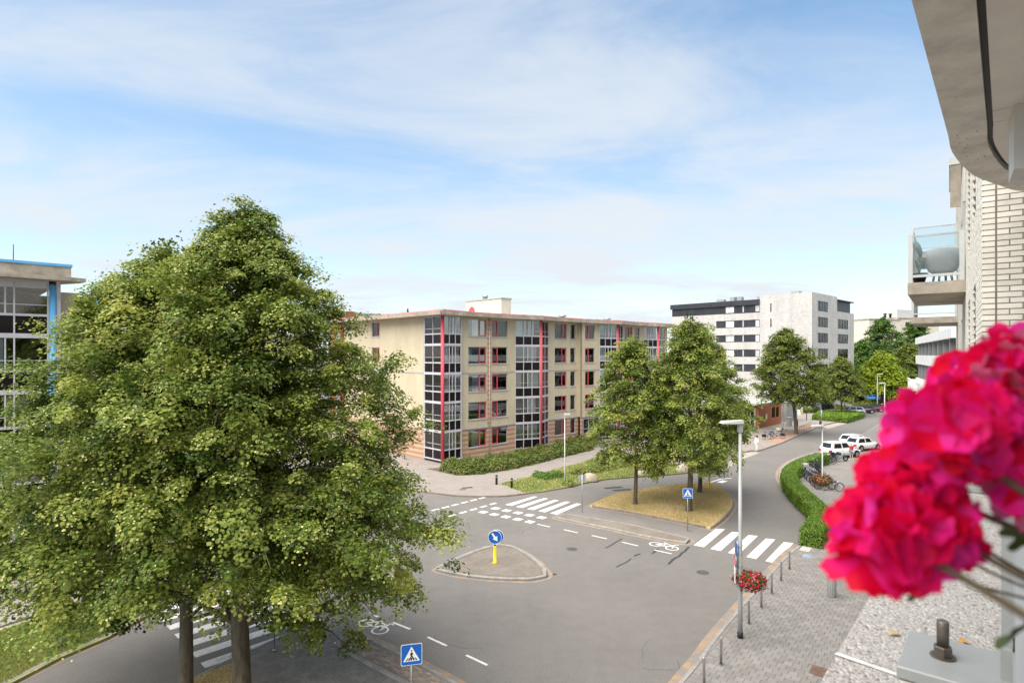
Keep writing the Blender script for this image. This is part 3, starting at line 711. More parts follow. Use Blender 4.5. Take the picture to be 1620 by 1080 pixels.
# hairline cracks and a few older repair seams across the junction
rc = random.Random(15)
for k in range(6):
    c = Vector(gxy(rc.uniform(660, 1150), rc.uniform(830, 1060))); a = rc.uniform(0, 6.28); pts = [tuple(c)]
    for q in range(rc.randint(5, 12)):
        a += rc.gauss(0, .5); c = c + Vector((math.cos(a), math.sin(a))) * rc.uniform(.12, .3); pts.append(tuple(c))
    if any(inside(ref, *p) or inside(bd, *p) or inside(dv, *p) or inside(gi, *p) for p in pts): continue
    MB().ribbon(pts, rc.uniform(.008, .022), 0.0035).build('crack', MT['tar'], road)
for (px, py) in ((1112, 905), (905, 868), (1186, 930)):
    c = gxy(px, py); MB().disc((c[0], c[1], .0), .31, .012, 'z', 24).build('manhole_cover', mat('cast_iron', (.10, .095, .09), .7, .3, var=(12, .3), bump=(40, .6)), road)
for (px, py, sx, sy) in ((970.5, 771, 1.6, .5), (984, 774.5, 1.6, .5), (739, 773, .9, .35), (732, 776, .5, .25)):
    c = gxy(px, py)
    MB().rbox((c[0], c[1], 0.1 if py < 777 and px < 800 else 0.0), sx, sy, 0.012 if px > 800 else 0.02, 0.3).build('drain_cover', MT['tar'], road if px > 800 else far_pav)
# ------------------------------------------------------------------ buildings
UX, UY = math.cos(ANG), math.sin(ANG)              # local x of the grid in world
def to_local(base, px, yoff):
    """local x on the line y = yoff of a building standing at base, seen at photo column px"""
    t = (px - CX) / F
    bx_, by_ = base[0] - UY * yoff, base[1] + UX * yoff
    return (t * by_ - bx_) / (UX - t * UY)
def to_local_y(base, px, xoff):
    t = (px - CX) / F
    bx_, by_ = base[0] + UX * xoff, base[1] + UY * xoff
    return (t * by_ - bx_) / (-UY - t * UX)
FRONT = lambda y: ((0, y), (1, 0), (0, -1))         # faces local -y
def seg_frame(a, b):
    a, b = Vector(a), Vector(b); d = (b - a); L = d.length; d.normalize()
    return (tuple(a), tuple(d), (d.y, -d.x)), L      # outward is to the right of a->b
def wall(parent, fr, s0, s1, z0, z1, openings, m, th=0.3, name='wall'):
    """wall with real openings: the cells between the cuts are solid"""
    ss = sorted({s0, s1, *[v for o in openings for v in (o[0], o[1]) if s0 < v < s1]})
    mb = MB()
    for a, b in zip(ss[:-1], ss[1:]):
        mid = (a + b) / 2
        cuts = sorted([(o[2], o[3]) for o in openings if o[0] - 1e-6 <= a and b <= o[1] + 1e-6])
        z = z0
        for lo, hi in cuts:
            if lo > z: mb.fbox(fr, a, b, z, lo, -th, 0)
            z = max(z, hi)
        if z < z1: mb.fbox(fr, a, b, z, z1, -th, 0)
    return mb.build(name, m, parent)
CURT = ['curtain', 'curtain', 'curtain_grey', 'curtain', 'curtain_grey', 'curtain_teal', 'curtain_cream']
def rnd_curtain(rr): return MT[rr.choice(CURT)]
def red_window(parent, fr, s0, s1, z0, z1, red_side, rr, frame='greyframe', sash='red'):
    """grey fixed light with a narrow red casement on one side"""
    d = -0.14; w = 0.06
    mb = MB()
    mb.fbox(fr, s0, s1, z0, z0 + w, d - .04, d + .04); mb.fbox(fr, s0, s1, z1 - w, z1, d - .04, d + .04)
    mb.fbox(fr, s0, s0 + w, z0 + w, z1 - w, d - .04, d + .04); mb.fbox(fr, s1 - w, s1, z0 + w, z1 - w, d - .04, d + .04)
    win = mb.build('window', MT[frame], parent)
    MB().fbox(fr, s0 - .05, s1 + .05, z0 - .09, z0 - .003, -0.10, 0.06).build('sill', MT['greyframe'], win)
    W = s1 - s0; cs = W * 0.36 if W > 1.4 else 0
    if red_side == 'L': c0, c1, f0, f1 = s0 + w, s0 + w + cs, s0 + w + cs, s1 - w
    else: c0, c1, f0, f1 = s1 - w - cs, s1 - w, s0 + w, s1 - w - cs
    if cs:
        r = 0.075; mb = MB(); dd = d + 0.03
        mb.fbox(fr, c0, c1, z0 + w, z0 + w + r, dd - .04, dd + .05); mb.fbox(fr, c0, c1, z1 - w - r, z1 - w, dd - .04, dd + .05)
        mb.fbox(fr, c0, c0 + r, z0 + w + r, z1 - w - r, dd - .04, dd + .05); mb.fbox(fr, c1 - r, c1, z0 + w + r, z1 - w - r, dd - .04, dd + .05)
        mb.build('casement', MT[sash], win)
        MB().fbox(fr, c0 + r, c1 - r, z0 + w + r, z1 - w - r, d - .005, d + .005).build('pane', MT['glass'], win)
    MB().fbox(fr, f0, f1, z0 + w, z1 - w, d - .006, d + .006).build('pane', MT['glass'], win)
    if rr.random() < 0.88:
        a = f0 + (0 if rr.random() < .5 else rr.uniform(.1, .5) * (f1 - f0)); b = f1 if rr.random() < .5 else lerp(a, f1, rr.uniform(.6, 1))
        MB().fbox(fr, a, b, z0 + w, z1 - w, d - .09, d - .05).build('curtain', rnd_curtain(rr), win)
    elif rr.random() < .6:
        MB().fbox(fr, f0, f1, lerp(z0, z1, rr.uniform(.4, .8)), z1 - w, d - .16, d - .12).build('blind', MT['curtain'], win)
    return win
def bay_glazing(parent, a, b, ncol, floors, z0, fh, rr, frame='mauveframe', dark_rows=True, head=2.88):
    """glazed bay facet from plan point a to b: every storey has clear lights above black panels"""
    fr, L = seg_frame(a, b)
    w = 0.07
    for k in range(floors):
        zb = z0 + fh * k
        grid = MB()
        zs = zb - 0.1; zm = zb + 0.92; zt = zb + fh - 0.22
        for z in (zs, zm, zt): grid.fbox(fr, 0, L, z, z + 0.12, -0.14, 0.0)
        cw = L / ncol
        for i in range(ncol + 1):
            s = min(max(i * cw - w / 2, 0), L - w); grid.fbox(fr, s, s + w, zs + .12, zt, -0.13, -0.003)
        gr = grid.build('bay_window', MT[frame], parent)
        for i in range(ncol):
            p0, p1 = i * cw + w / 2, (i + 1) * cw - w / 2
            MB().fbox(fr, p0, p1, zs + .12, zm, -0.075, -0.06).build('panel', MT['black_panel'], gr)
        npane = max(2, ncol - (1 if ncol > 2 else 0)); pw = L / npane
        bars = MB()
        for i in range(npane):
            p0, p1 = i * pw + w / 2, (i + 1) * pw - w / 2
            MB().fbox(fr, p0, p1, zm + .12, zt, -0.072, -0.06).build('pane', MT['glass'], gr)
            bars.fbox(fr, p1, min(p1 + w, L), zm + .12, zt, -0.12, -0.02)
            if rr.random() < .8: MB().fbox(fr, p0 + .03, lerp(p0, p1, rr.uniform(.5, 1)), zm + .12, zt, -0.20, -0.16).build('curtain', rnd_curtain(rr), gr)
        bars.fbox(fr, 0, L, lerp(zm, zt, .33), lerp(zm, zt, .33) + .04, -0.10, -0.05)
        bars.build('glazing_bar', MT[frame], gr)

# ---- red-trimmed apartment block
RB = (-6.90, 59.0)
red = thing('apartment_block', 'tan brick apartment block with red window trim and a red corner post', 'building', (*RB, 0), ANG)
rr = random.Random(21)
FZ, FH, TOP = 0.45, 2.9, 14.85
def X(px, y=0.0): return to_local(RB, px, y)
bw = 0.30                                            # the walls stand back from the corner bay
x727 = X(727, bw); x815 = X(815, bw); xp2 = X(856, -0.75); x868 = X(868, bw); x916 = X(915, bw)
st = -0.40
xs = X(920.5, st); x948 = X(948.5, st); xp3 = X(977, -1.35); x986 = X(986, st); x1018 = X(1018, st); xp4 = X(1041, -1.35); x1052 = X(1052, st)
XEND = x1052 + .6
def wall_seg(y, xa, xb, wins):
    """a straight piece of facade: striped base storey, tan above, a window in each column on each floor"""
    fr = FRONT(y); ops = []
    for (pa, pb, side) in wins:
        a, b = X(pa, y), X(pb, y)
        for k in range(5): ops.append((a, b, FZ + FH * k + 0.80, FZ + FH * k + 2.62, side))
    low = [o for o in ops if o[2] < 3]; up = [o for o in ops if o[2] > 3]
    wall(red, fr, xa, xb, 0.0, 3.22, low, MT['stripe'])
    wall(red, fr, xa, xb, 3.223, TOP, up, MT['tan'])
    MB().fbox(fr, xa, xb, 3.16, 3.30, 0.0, 0.05).build('band', MT['greyframe'], red)
    MB().fbox(fr, xa, xb, FZ + FH * 3 - 0.16, FZ + FH * 3 - 0.04, 0.0, 0.04).build('band', MT['greyframe'], red)
    for o in ops: red_window(red, fr, o[0], o[1], o[2], o[3], o[4], rr)
wall_seg(bw, x727, x815, [(741, 770, 'R'), (778, 803, 'L')])
MB().fbox(FRONT(bw), X(771, bw), X(777, bw), 3.35, TOP - .1, 0.0, 0.02).build('brick_strip', MT['stripe'], red)
MB().tube([(X(774, bw), bw - .06, 0.2), (X(774, bw), bw - .06, TOP)], 0.05, 8).build('drainpipe', MT['mauveframe'], red)
wall_seg(bw, x868, x916, [(877.7, 896.5, 'R'), (902.3, 910.3, 'R')])
wall_seg(st, xs, x948, [(925.5, 941, 'L')])
wall_seg(st, x986, x1018, [(988, 1000.5, 'R'), (1004, 1012, 'R')])
wall_seg(st, x1052, XEND, [])
# return where the facade steps forward, and the shaded entrance recess below it
MB().box(x916 - .05, xs, st, bw + .3, 3.223, TOP).build('return_wall', MT['tan'], red)
MB().box(x916 - .3, x916 + .02, bw + .32, bw + 3.2, 0, 3.2).build('entrance_side', MT['stripe'], red)
MB().fbox(FRONT(st - .02), xs + .1, xs + 3.2, 0.3, 3.0, 0.0, 0.03).build('entrance_glass', MT['black_panel'], red)
mb = MB()
for q in (0.1, 1.15, 2.2, 3.15): mb.fbox(FRONT(st - .05), xs + q, xs + q + .08, 0.3, 3.0, 0.0, 0.06)
for q in (0.3, 1.1, 1.7, 2.95): mb.fbox(FRONT(st - .05), xs + .18, xs + 3.15, q, q + .07, 0.003, 0.057)
mb.build('entrance_frame', MT['greyframe'], red)
# glazed bays
pa, pb = (0.0, 0.0), (X(727, 0.0) + .0, 0.0)
yl = to_local_y(RB, 671, 0.0)
bay_glazing(red, (0.12, 0), (x727, 0.0), 3, 5, FZ, FH, rr)
bay_glazing(red, (0, yl), (0, 0.12), 2, 5, FZ, FH, rr)
MB().box(x727 + .003, x727 + .1, 0.0, bw + .29, 0, TOP).build('bay_cheek', MT['greyframe'], red)
MB().box(0.0, bw + .29, yl + .003, yl + .1, 0, TOP).build('bay_cheek', MT['greyframe'], red)
MB().tube([(0.02, 0.02, 0.0), (0.02, 0.02, TOP)], 0.17, 12).build('corner_post', MT['red'], red)
for (a, p, b, py_) in ((x815, xp2, x868, -0.75), (x948, xp3, x986, -1.35), (x1018, xp4, x1052, -1.35)):
    yb = bw if py_ > -1 else st
    bay_glazing(red, (a, yb), (p - .12, py_), 3, 5, FZ, FH, rr)
    bay_glazing(red, (p + .12, py_ + .03), (b, yb), 2, 5, FZ, FH, rr)
    MB().tube([(p, py_, 0.0), (p, py_, TOP)], 0.145, 12).build('bay_post', MT['red'], red)
# left (end) wall
YE = to_local_y(RB, 545, bw)
LF = ((bw, YE), (0, -1), (-1, 0))                    # runs from far end to the corner, faces local -x
def LS(px): return YE - to_local_y(RB, px, bw)
ops = []
for (pa_, pb_) in ((588, 600.5),):
    for k in range(1, 5): ops.append((LS(pa_), LS(pb_), FZ + FH * k + .95, FZ + FH * k + 2.62, 'R'))
wall(red, LF, 0, YE - yl, 0, 3.22, [], MT['stripe']); wall(red, LF, 0, YE - yl, 3.223, TOP, ops, MT['tan'])
for o in ops: red_window(red, LF, o[0], o[1], o[2], o[3], 'R', rr)
MB().fbox(LF, 0, YE - yl, FZ + FH * 3 - 0.16, FZ + FH * 3 - 0.04, 0.0, 0.04).build('band', MT['greyframe'], red)
# dark rooms, back, roof
MB().box(1.5, XEND - .1, 1.9, YE - .2, 0.2, TOP - .01).build('interior_core', MT['interior'], red)
for k in range(5):
    MB().prism([(0.35, 0.35), (x727, .62), (x815, .62), (x916, .62), (xs + .3, .35), (XEND - .1, .35), (XEND - .1, 2.2), (1.7, 2.2), (1.7, YE - .3), (.62, YE - .3), (0.62, yl), (.35, yl)], FZ + FH * k - .30, FZ + FH * k - .12).build('floor_slab', MT['interior'], red)
rp_ = [(-1.15, YE + .6), (-1.15, -1.15), (x727 + 1.5, -0.75), (X(800, 0), -0.85), (xp2 - .6, -1.55), (x868 + .6, -1.1), (x916, -1.0), (x948, -1.45), (xp3, -2.1), (x986 + 1, -1.6), (x1018, -1.6), (xp4, -2.1), (XEND + .5, -1.6), (XEND + .5, YE + .6)]
roof = MB().prism(rp_, TOP + .003, TOP + 0.36).build('roof', MT['concrete'], red)
MB().prism(offset_line(ccw(rp_), 0.06, True), TOP + .363, TOP + .395).build('roof_edge', MT['red'], roof)
MB().prism(offset_line(ccw(rp_), 0.45, True), TOP + .40, TOP + .52).build('roof_deck', MT['concrete'], roof)
# lift house on the roof with the red disc
lx, ly = 11.7, 4.0
MB().box(lx - 0, lx + 1.6, ly, ly + 6.5, TOP + .5, 17.55).build('lift_house', MT['cream_wall'], roof)
MB().box(lx - .1, lx + 1.7, ly - .1, ly + 6.6, 17.553, 17.68).build('lift_house_cap', MT['greyframe'], roof)
MB().disc((lx - .03, ly + 5.35, 16.35), 0.52, 0.05, 'x', 28).build('red_disc', MT['red'], roof)
MB().box(lx + .55, lx + 1.35, ly - .03, ly, TOP + .6, 16.9).build('lift_house_door', MT['cream_wall'], roof)
for vx in (X(882, 2), X(953, 2)): MB().lathe((vx, 1.2, TOP + .5), [(.35, 0), (.35, .25), (.5, .28), (.5, .42), (.2, .5)], 12).build('roof_vent', MT['steel'], roof)
MB().lathe((lx + .3, ly + 3.2, 17.65), [(.3, 0), (.3, .3), (.42, .35), (.3, .5)], 12).build('roof_vent', MT['steel'], roof)
# crow on the roof edge
cw = at(645, 489, 64.5)
crow = thing('crow', 'small black bird perched on the roof edge of the tan block', 'bird', (cw.x, cw.y, 0), 0.4)
zc = TOP + 0.46
MB().lathe((0, 0, zc + .16), [(.015, 0), (.09, .05), (.12, .16), (.1, .28), (.06, .34), (.075, .40), (.06, .46), (.01, .49)], 10).build('body', MT['black'], crow)
MB().tube([(0.05, 0, zc + .58), (.14, 0, zc + .56)], [.025, .006], 6).build('beak', MT['black'], crow)
MB().tube([(-.02, 0, zc + .22), (-.2, 0, zc + .08)], [.06, .03], 6).build('tail', MT['black'], crow)
for s in (-.03, .03): MB().tube([(0, s, zc - .03), (0, s, zc + .18)], .012, 5).build('leg', MT['black'], crow)

# ---- brown stair tower with a yellow disc behind the tan block
tw = at(539, 560, 88)
tower = thing('stair_tower', 'orange brown brick tower behind the left end of the tan block roof', 'building', (tw.x, tw.y, 0), ANG)
MB().box(0, 2.4, 0, 3, 0, 17.4).build('wall', MT['orange_brick'], tower)
MB().box(2.403, 9, .2, 3, 0, 17.1).build('wall', MT['tan'], tower)
MB().box(2.5, 9.1, .1, 3.1, 16.2, 17.25).build('roof_band', MT['greyframe'], tower)
MB().disc((-.35, 0.3, 15.2), 1.0, 0.12, 'y', 26).build('yellow_disc', MT['orange_plastic'], tower)
MB().box(-.5, .1, .33, .5, 0, 15.4).build('disc_bracket', MT['white_wall'], tower)

# ---- left block with the blue post
LB = (-24.35, 31.5)
left = thing('apartment_block', 'apartment block with a bright blue corner post and pale glazed balconies at far left', 'building', (*LB, 0), ANG)
bay_glazing(left, (-7.2, 0.0), (-0.16, 0.0), 5, 5, FZ, FH, random.Random(5))
MB().tube([(0, 0, 0), (0, 0, TOP - .2)], 0.15, 14).build('corner_post', MT['blue'], left)
MB().fbox(FRONT(0.0), -7.2, -.2, TOP - .42, TOP + .02, -0.2, -.003).build('head_panel', MT['mauveframe'], left)
MB().box(0.16, 0.34, -0.02, 1.1, 0, TOP).build('bay_cheek', MT['mauveframe'], left)
lfr = FRONT(1.1)
lops = [(1.2, 2.7, FZ + FH * k + .9, FZ + FH * k + 2.3, 'R') for k in range(5)]
wall(left, lfr, 0.34, 3.4, 0, TOP - .45, lops, MT['tan'])
for o in lops: red_window(left, lfr, o[0], o[1], o[2], o[3], 'R', rr, sash='blue')
MB().box(-7.2, 3.2, 2.5, 12, 0, TOP - .6).build('interior_core', MT['interior'], left)
MB().box(-7.2, -7.0, .05, 2.4, 0, TOP).build('end_wall', MT['tan'], left)
for k in range(5): MB().box(-7.0, .2, .15, 2.4, FZ + FH * k - .3, FZ + FH * k - .12).build('floor_slab', MT['interior'], left)
lroof = MB().prism([(-7.6, -.9), (.5, -.9), (1.35, -.7), (1.2, .2), (.45, 1.6), (.45, 12), (-7.6, 12)], TOP + .003, TOP + .20).build('roof', MT['concrete'], left)
MB().box(-7.4, .75, -.35, .2, TOP + .203, TOP + .78).build('parapet', MT['concrete'], lroof)
MB().box(-7.45, .8, -.40, .25, TOP + .783, TOP + .92).build('parapet_cap', MT['blue'], lroof)
MB().tube([(-1.6, 0, TOP + .9), (-1.6, 0, TOP + 1.75)], .02, 5).build('aerial', MT['black'], lroof)

# ---- white brick block at the end of the street
WB = (56.6, 112.0)
wht = thing('apartment_block', 'pale whitewashed brick apartment block with dark window bands', 'building', (*WB, 0), ANG)
def WX(px): return to_local(WB, px, 0.0)
def WY(px): return to_local_y(WB, px, 0.0)
WT = 22.7; xr = WX(1324.5); xe = WX(1351)
wf = FRONT(0.0)
rows = [21.25 - 3.06 * k for k in range(6)]
ops1 = [(WX(1293.8), WX(1310), z - 1.95, z) for z in rows]
ops2 = [(WX(1324.8) + .2, WX(1342), z - 1.95, z) for z in rows[1:]]
door = [(WX(1299.5), WX(1318.5), 0.1, 2.9)]
wall(wht, wf, 0.01, xr, 0, WT, ops1 + door, MT['white_brick'])
wall(wht, wf, xr, xe, 0, 19.75, ops2, MT['white_brick'])
MB().box(xr + .003, xe - 1.2, .4, 8, 19.76, 22.0).build('penthouse', MT['dark_clad'], wht)
MB().box(xr + .003, xe - .6, -.2, 8, 22.003, 22.22).build('penthouse_roof', MT['dark_clad'], wht)
def dark_window(parent, fr, o, n, rr, cur=.6, fm='dark_clad'):
    s0, s1, z0, z1 = o[:4]; w = .07; d = -.12; mb = MB()
    mb.fbox(fr, s0, s1, z0, z0 + w, d - .05, d + .05); mb.fbox(fr, s0, s1, z1 - w, z1, d - .05, d + .05)
    pw = (s1 - s0) / n
    for i in range(n + 1):
        s = min(max(s0 + i * pw - w / 2, s0), s1 - w); mb.fbox(fr, s, s + w, z0 + w, z1 - w, d - .05, d + .05)
    win = mb.build('window', MT[fm], parent)
    for i in range(n):
        a, b = s0 + i * pw + w / 2, s0 + (i + 1) * pw - w / 2
        MB().fbox(fr, a, b, z0 + w, z1 - w, d - .006, d + .006).build('pane', MT['glass_dark'], win)
        if rr.random() < cur: MB().fbox(fr, a, lerp(a, b, rr.uniform(.5, 1)), z0 + w, z1 - w, d - .2, d - .16).build('curtain', MT[rr.choice(['curtain', 'curtain', 'curtain_grey'])], win)
for o in ops1 + ops2: dark_window(wht, wf, o, 4, rr, .45)
dark_window(wht, FRONT(.4), (xr + .4, xe - 3.2, 19.9, 21.7), 4, rr, .5)
MB().fbox(wf, door[0][0], door[0][1], .1, 2.9, -1.2, -1.1).build('entrance', MT['dark_clad'], wht)
MB().fbox(wf, door[0][0] - 1.6, door[0][1] + .8, 2.95, 3.2, 0.003, 1.3).build('canopy', MT['dark_clad'], wht)
MB().tube([(door[0][1] - 2.6, -1.0, 0), (door[0][1] - 2.6, -1.0, 2.95)], .09, 8).build('canopy_post', MT['lamp_white'], wht)
ye = WY(1063); yb_ = WY(1202)
wl = ((0.0, ye), (0, -1), (-1, 0))
def WS(px): return ye - WY(px)
bandz = [20.95 - 3.0 * k for k in range(5)]
bops = [(WS(1063) if k == 0 else WS(1133), WS(1202), z - 1.5, z) for k, z in enumerate(bandz)]
slit = [(WS(1218.5), WS(1220.5), z - 1.6, z + .1) for z in bandz[:2]]
wall(wht, wl, WS(1202), ye, 0, WT, slit, MT['white_brick'])
wall(wht, wl, 0, WS(1202), 0, 19.35, bops[1:], MT['white_brick'])
for o in slit: MB().fbox(wl, o[0], o[1], o[2], o[3], -.2, -.15).build('slit_window', MT['black_panel'], wht)
for k, o in enumerate(bops):
    s0, s1, z0, z1 = o
    bnd = MB().fbox(wl, s0, s1, z0 - (.1 if k == 0 else 0), z1, -.16, -.12).build('window_band', MT['dark_clad'], wht)
    n = 0
    for (pa_, pb_) in ((1148, 1161), (1174.5, 1176.5), (1195, 1201)):
        a, b = WS(pa_), WS(pb_)
        fm = MB(); fm.fbox(wl, a, b, z0 + .12, z0 + .2, -.119, -.06); fm.fbox(wl, a, b, z1 - .2, z1 - .12, -.119, -.06); fm.fbox(wl, a, a + .1, z0 + .2, z1 - .2, -.119, -.06); fm.fbox(wl, b - .1, b, z0 + .2, z1 - .2, -.119, -.06)
        w_ = fm.build('light_frame', MT['lamp_white'], bnd)
        MB().fbox(wl, a + .1, b - .1, z0 + .2, z1 - .2, -.118, -.115).build('blind', MT['curtain'] if (k + n) % 3 != 2 else MT['curtain_grey'], bnd)
        n += 1
    mb = MB()
    for q in range(int((s1 - s0) / 1.9)): mb.fbox(wl, s0 + 1.9 * q, s0 + 1.9 * q + .06, z0 + .06, z1 - .06, -.119, -.09)
    mb.build('band_mullion', MT['black'], bnd)
MB().fbox(wl, -.3, WS(1202) - .01, 20.953, 22.0, -.3, .25).build('roof_band', MT['dark_clad'], wht)
MB().box(.9, xe - .1, .45, ye - .1, 0, WT - 3.4).build('interior_core', MT['interior'], wht)
MB().box(.31, xr, .31, yb_, WT - .6, WT - .3).build('roof', MT['concrete'], wht)
MB().box(.4, 8, yb_ + .01, ye - .1, 21.5, 21.9).build('roof', MT['dark_clad'], wht)
for (px, dz) in ((1135, .5), (1156, .8), (1163, .8), (1200, .6)):
    y_ = WY(px); MB().box(1.2, 2.3, y_ - .8, y_ + .8, 21.9, 22.1 + dz).build('roof_unit', MT['steel'], wht)
MB().box(3, 4.4, 3.5, 5, WT - .3, WT + .7).build('roof_unit', MT['steel'], wht)

# ---- small orange brick kiosk building with a grey roof
OB = g(1200, 678.5); OB = (OB.x, OB.y)
kio = thing('brick_pavilion', 'low orange brick building with two windows and a flat pale roof', 'building', (*OB, 0.08), ANG + math.radians(2))
ol = to_local(OB, 1239, 0)
kf = FRONT(0.0)
kops = [(ol * .57, ol * .72, 1.15, 2.75), (ol * .76, ol * .90, 1.15, 2.75)]
wall(kio, kf, 0, ol, 0, 3.45, kops, MT['orange_brick'])
for o in kops: dark_window(kio, kf, o, 2, rr, .9, 'black')
kl = ((0, 6.5), (0, -1), (-1, 0))
wall(kio, kl, 0, 6.19, 0, 3.45, [(4.6, 6.0, 0.1, 2.8)], MT['orange_brick'])
MB().fbox(kl, 4.6, 6.0, .1, 2.8, -.2, -.15).build('door', MT['black_panel'], kio)
MB().fbox(kl, 5.2, 5.3, .1, 2.8, -.149, -.1).build('door_frame', MT['lamp_white'], kio)
MB().fbox(kl, 5.9, 6.15, .05, 3.0, .003, .2).build('door_jamb', MT['lamp_grey'], kio)
MB().box(.35, ol - .05, .6, 6.4, 0, 3.3).build('interior_core', MT['interior'], kio)
MB().box(-.9, ol + .1, -.12, 6.7, 3.453, 3.62).build('roof', mat('pale_roof', (0.42, 0.44, 0.40), .8, var=(1, .12)), kio)
MB().box(ol + .003, ol + .2, 0.05, 6.4, 0, 3.4).build('end_wall', MT['orange_brick'], kio)
MB().fbox(kf, ol * .285, ol * .36, 1.15, 1.9, 0.003, .05).build('notice_board', MT['curtain_cream'], kio)
MB().fbox(kf, ol * .12, ol * .2, 2.85, 3.0, 0.003, .03).build('small_sign', MT['lamp_white'], kio)
gs = at(1253, 650, 97)
shed = thing('container_shed', 'pale grey corrugated shed between orange pavilion and white block', 'shed', (gs.x, gs.y, 0.09), ANG)
mb = MB()
for i in range(22): mb.box(-2.2 + i * .2, -2.2 + i * .2 + .12, -.04, 0.0, .1, 3.1)
mb.build('corrugation', MT['lamp_grey'], shed)
MB().box(-2.25, 2.3, .003, 3, 0, 3.15).build('body', MT['lamp_grey'], shed)
MB().box(-2.35, 2.4, -.1, 3.1, 3.153, 3.3).build('roof', MT['white_wall'], shed)

# ---- far beige flats behind the trees, right
bb = at(1373, 560, 190)
far = thing('apartment_block', 'distant beige flats rising behind the green trees at right', 'building', (bb.x, bb.y, 0), math.radians(20))
MB().box(0, 14, -.5, 12, 0, 22.0).build('wall', MT['cream_wall'], far)
MB().box(14.003, 34, .8, 14, 0, 22.7).build('wall', MT['cream_wall'], far)
MB().box(-.2, 14.1, -.7, 12.2, 22.003, 22.4).build('parapet', MT['concrete'], far)
MB().box(14.15, 34.1, .6, 14.2, 22.703, 23.1).build('parapet', MT['concrete'], far)
for k in range(6):
    for q in (3, 18, 22):
        w_ = MB().box(q, q + 1.8, (-.55 if q < 10 else .75), (-.5 if q < 10 else .8), 20.2 - 3 * k, 21.6 - 3 * k).build('window', MT['black_panel'], far)
        MB().box(q - .1, q + 1.9, (-.62 if q < 10 else .68), (-.552 if q < 10 else .748), 20.0 - 3 * k, 20.15 - 3 * k).build('sill', MT['white_wall'], w_)
MB().box(17, 25, 3, 8, 23.1, 25.9).build('roof_house', MT['lamp_white'], far)
for q in (14.8, 17.2): MB().lathe((q - 4, 2.5, 23.0), [(.35, 0), (.35, 1.0), (.5, 1.05), (.5, 1.4)], 10).build('chimney', MT['black'], far)

# ---- white loggia wing further down our own side
A_, B_ = Vector((36.3, 49.0)), Vector((55.7, 82.0))
log_ang = math.atan2((B_ - A_).y, (B_ - A_).x)
LG = (B_ - A_).length
wing = thing('loggia_wing', 'white banded wing with recessed grey loggias behind the pink flowers', 'building', (A_.x, A_.y, 0), log_ang)
# local x runs away from us, local +y faces the street
lgf = ((LG, 0), (-1, 0), (0, 1))
for k in range(4):
    zb = .35 + 2.95 * k + 1.55
    MB().box(0, LG, -.25, 0, zb - 1.25 + .2, zb + (.0 if k < 3 else .1)).build('white_band', MT['white_wall'], wing)
    MB().box(0, LG, -1.6, -.26, zb - 1.25 + .2, zb - .9).build('floor_slab', MT['lamp_grey'], wing)
MB().box(0, LG, -.3, .05, 12.35, 13.2).build('roof_band', MT['white_wall'], wing)
MB().box(0, LG, -10, -.301, 12.4, 13.0).build('roof', MT['concrete'], wing)
MB().box(0, LG, -10, -1.75, 0, 12.39).build('back_wall', MT['lamp_grey'], wing)
for i in range(9):
    x = i * LG / 8 + (.2 if i == 0 else -.3 if i == 8 else 0)
    MB().box(x - .16, x + .16, -1.74, -.305, 0, 12.38).build('pier', MT['lamp_grey'], wing)
for i in range(8):
    for k in range(4):
        x = (i + .5) * LG / 8; z = 2.95 * k + 1.35
        w_ = MB().box(x - 1.3, x + 1.3, -1.745, -1.70, z, z + 1.75).build('window', MT['lamp_white'], wing)
        MB().box(x - 1.2, x - .05, -1.699, -1.69, z + .1, z + 1.65).build('pane', MT['black_panel'], w_)
        MB().box(x + .05, x + 1.2, -1.699, -1.69, z + .1, z + 1.65).build('pane', MT['black_panel'], w_)
for (x0, z0, dp) in ((5, 7.2, 1.9), (17, 7.2, 1.9), (8, 4.2, 2.6), (22, 4.2, 2.6)):
    b_ = MB().box(x0, x0 + 4.5, .05, dp, z0 - .2, z0).build('balcony', MT['white_wall'], wing)
    mb = MB(); mb.box(x0, x0 + .12, .05, dp, z0 + .003, z0 + 1.1); mb.box(x0, x0 + 4.5, dp - .12, dp - .003, z0 + 1.0, z0 + 1.1)
    for q in range(18): mb.box(x0 + .2 + q * .24, x0 + .25 + q * .24, dp - .1, dp - .05, z0 + .003, z0 + 1.0)
    mb.build('railing', MT['white_wall'], b_)
# ------------------------------------------------------------------ our own building, right edge
DV = Vector((0.593, 0.805)); NV = Vector((-0.805, 0.593))     # along the facade, outward to the street
own = thing('apartment_building', 'cream long-brick apartment building with concrete balconies at the right edge', 'building', (0, 0, 0))
C0 = Vector((5.22, 6.60))
cream_c = (0.80, 0.76, 0.68)
MT['long_brick'] = mat('cream_brick', cream_c, 0.75, var=(5, 0.08), bump=(60, 0.15), objrand=0.09)
MT['long_brick_j'] = mat('cream_brick_joined', cream_c, 0.75, var=(5, 0.08), bump=(60, 0.15), attr=0.09)
MT['mortar'] = mat('dark_mortar', (0.23, 0.20, 0.175), 0.95, var=(8, 0.2), bump=(50, 0.4))
MT['own_brick'] = brick_mat('cream_brick_far', (0.80, 0.76, 0.68), (0.74, 0.70, 0.62), (0.30, 0.265, 0.23), 0.222, 0.0625, 0.012, math.atan2(DV.y, DV.x), True, stain=0.08)
ff = (tuple(C0 + NV * -0.02), (DV.x, DV.y), (NV.x, NV.y))       # long street face, mortar plane 20 mm behind the brick faces
WLEN = 34.0
ops = []
for (a, b) in ((2.1, 3.3), (5.1, 6.4), (12.8, 14.6), (17.0, 18.8), (21.0, 22.6), (27.5, 29.5)):
    for zt in (3.3, 6.2, 9.1, 12.0, 14.95, 17.8): ops.append((a, b, zt - 1.9, zt))
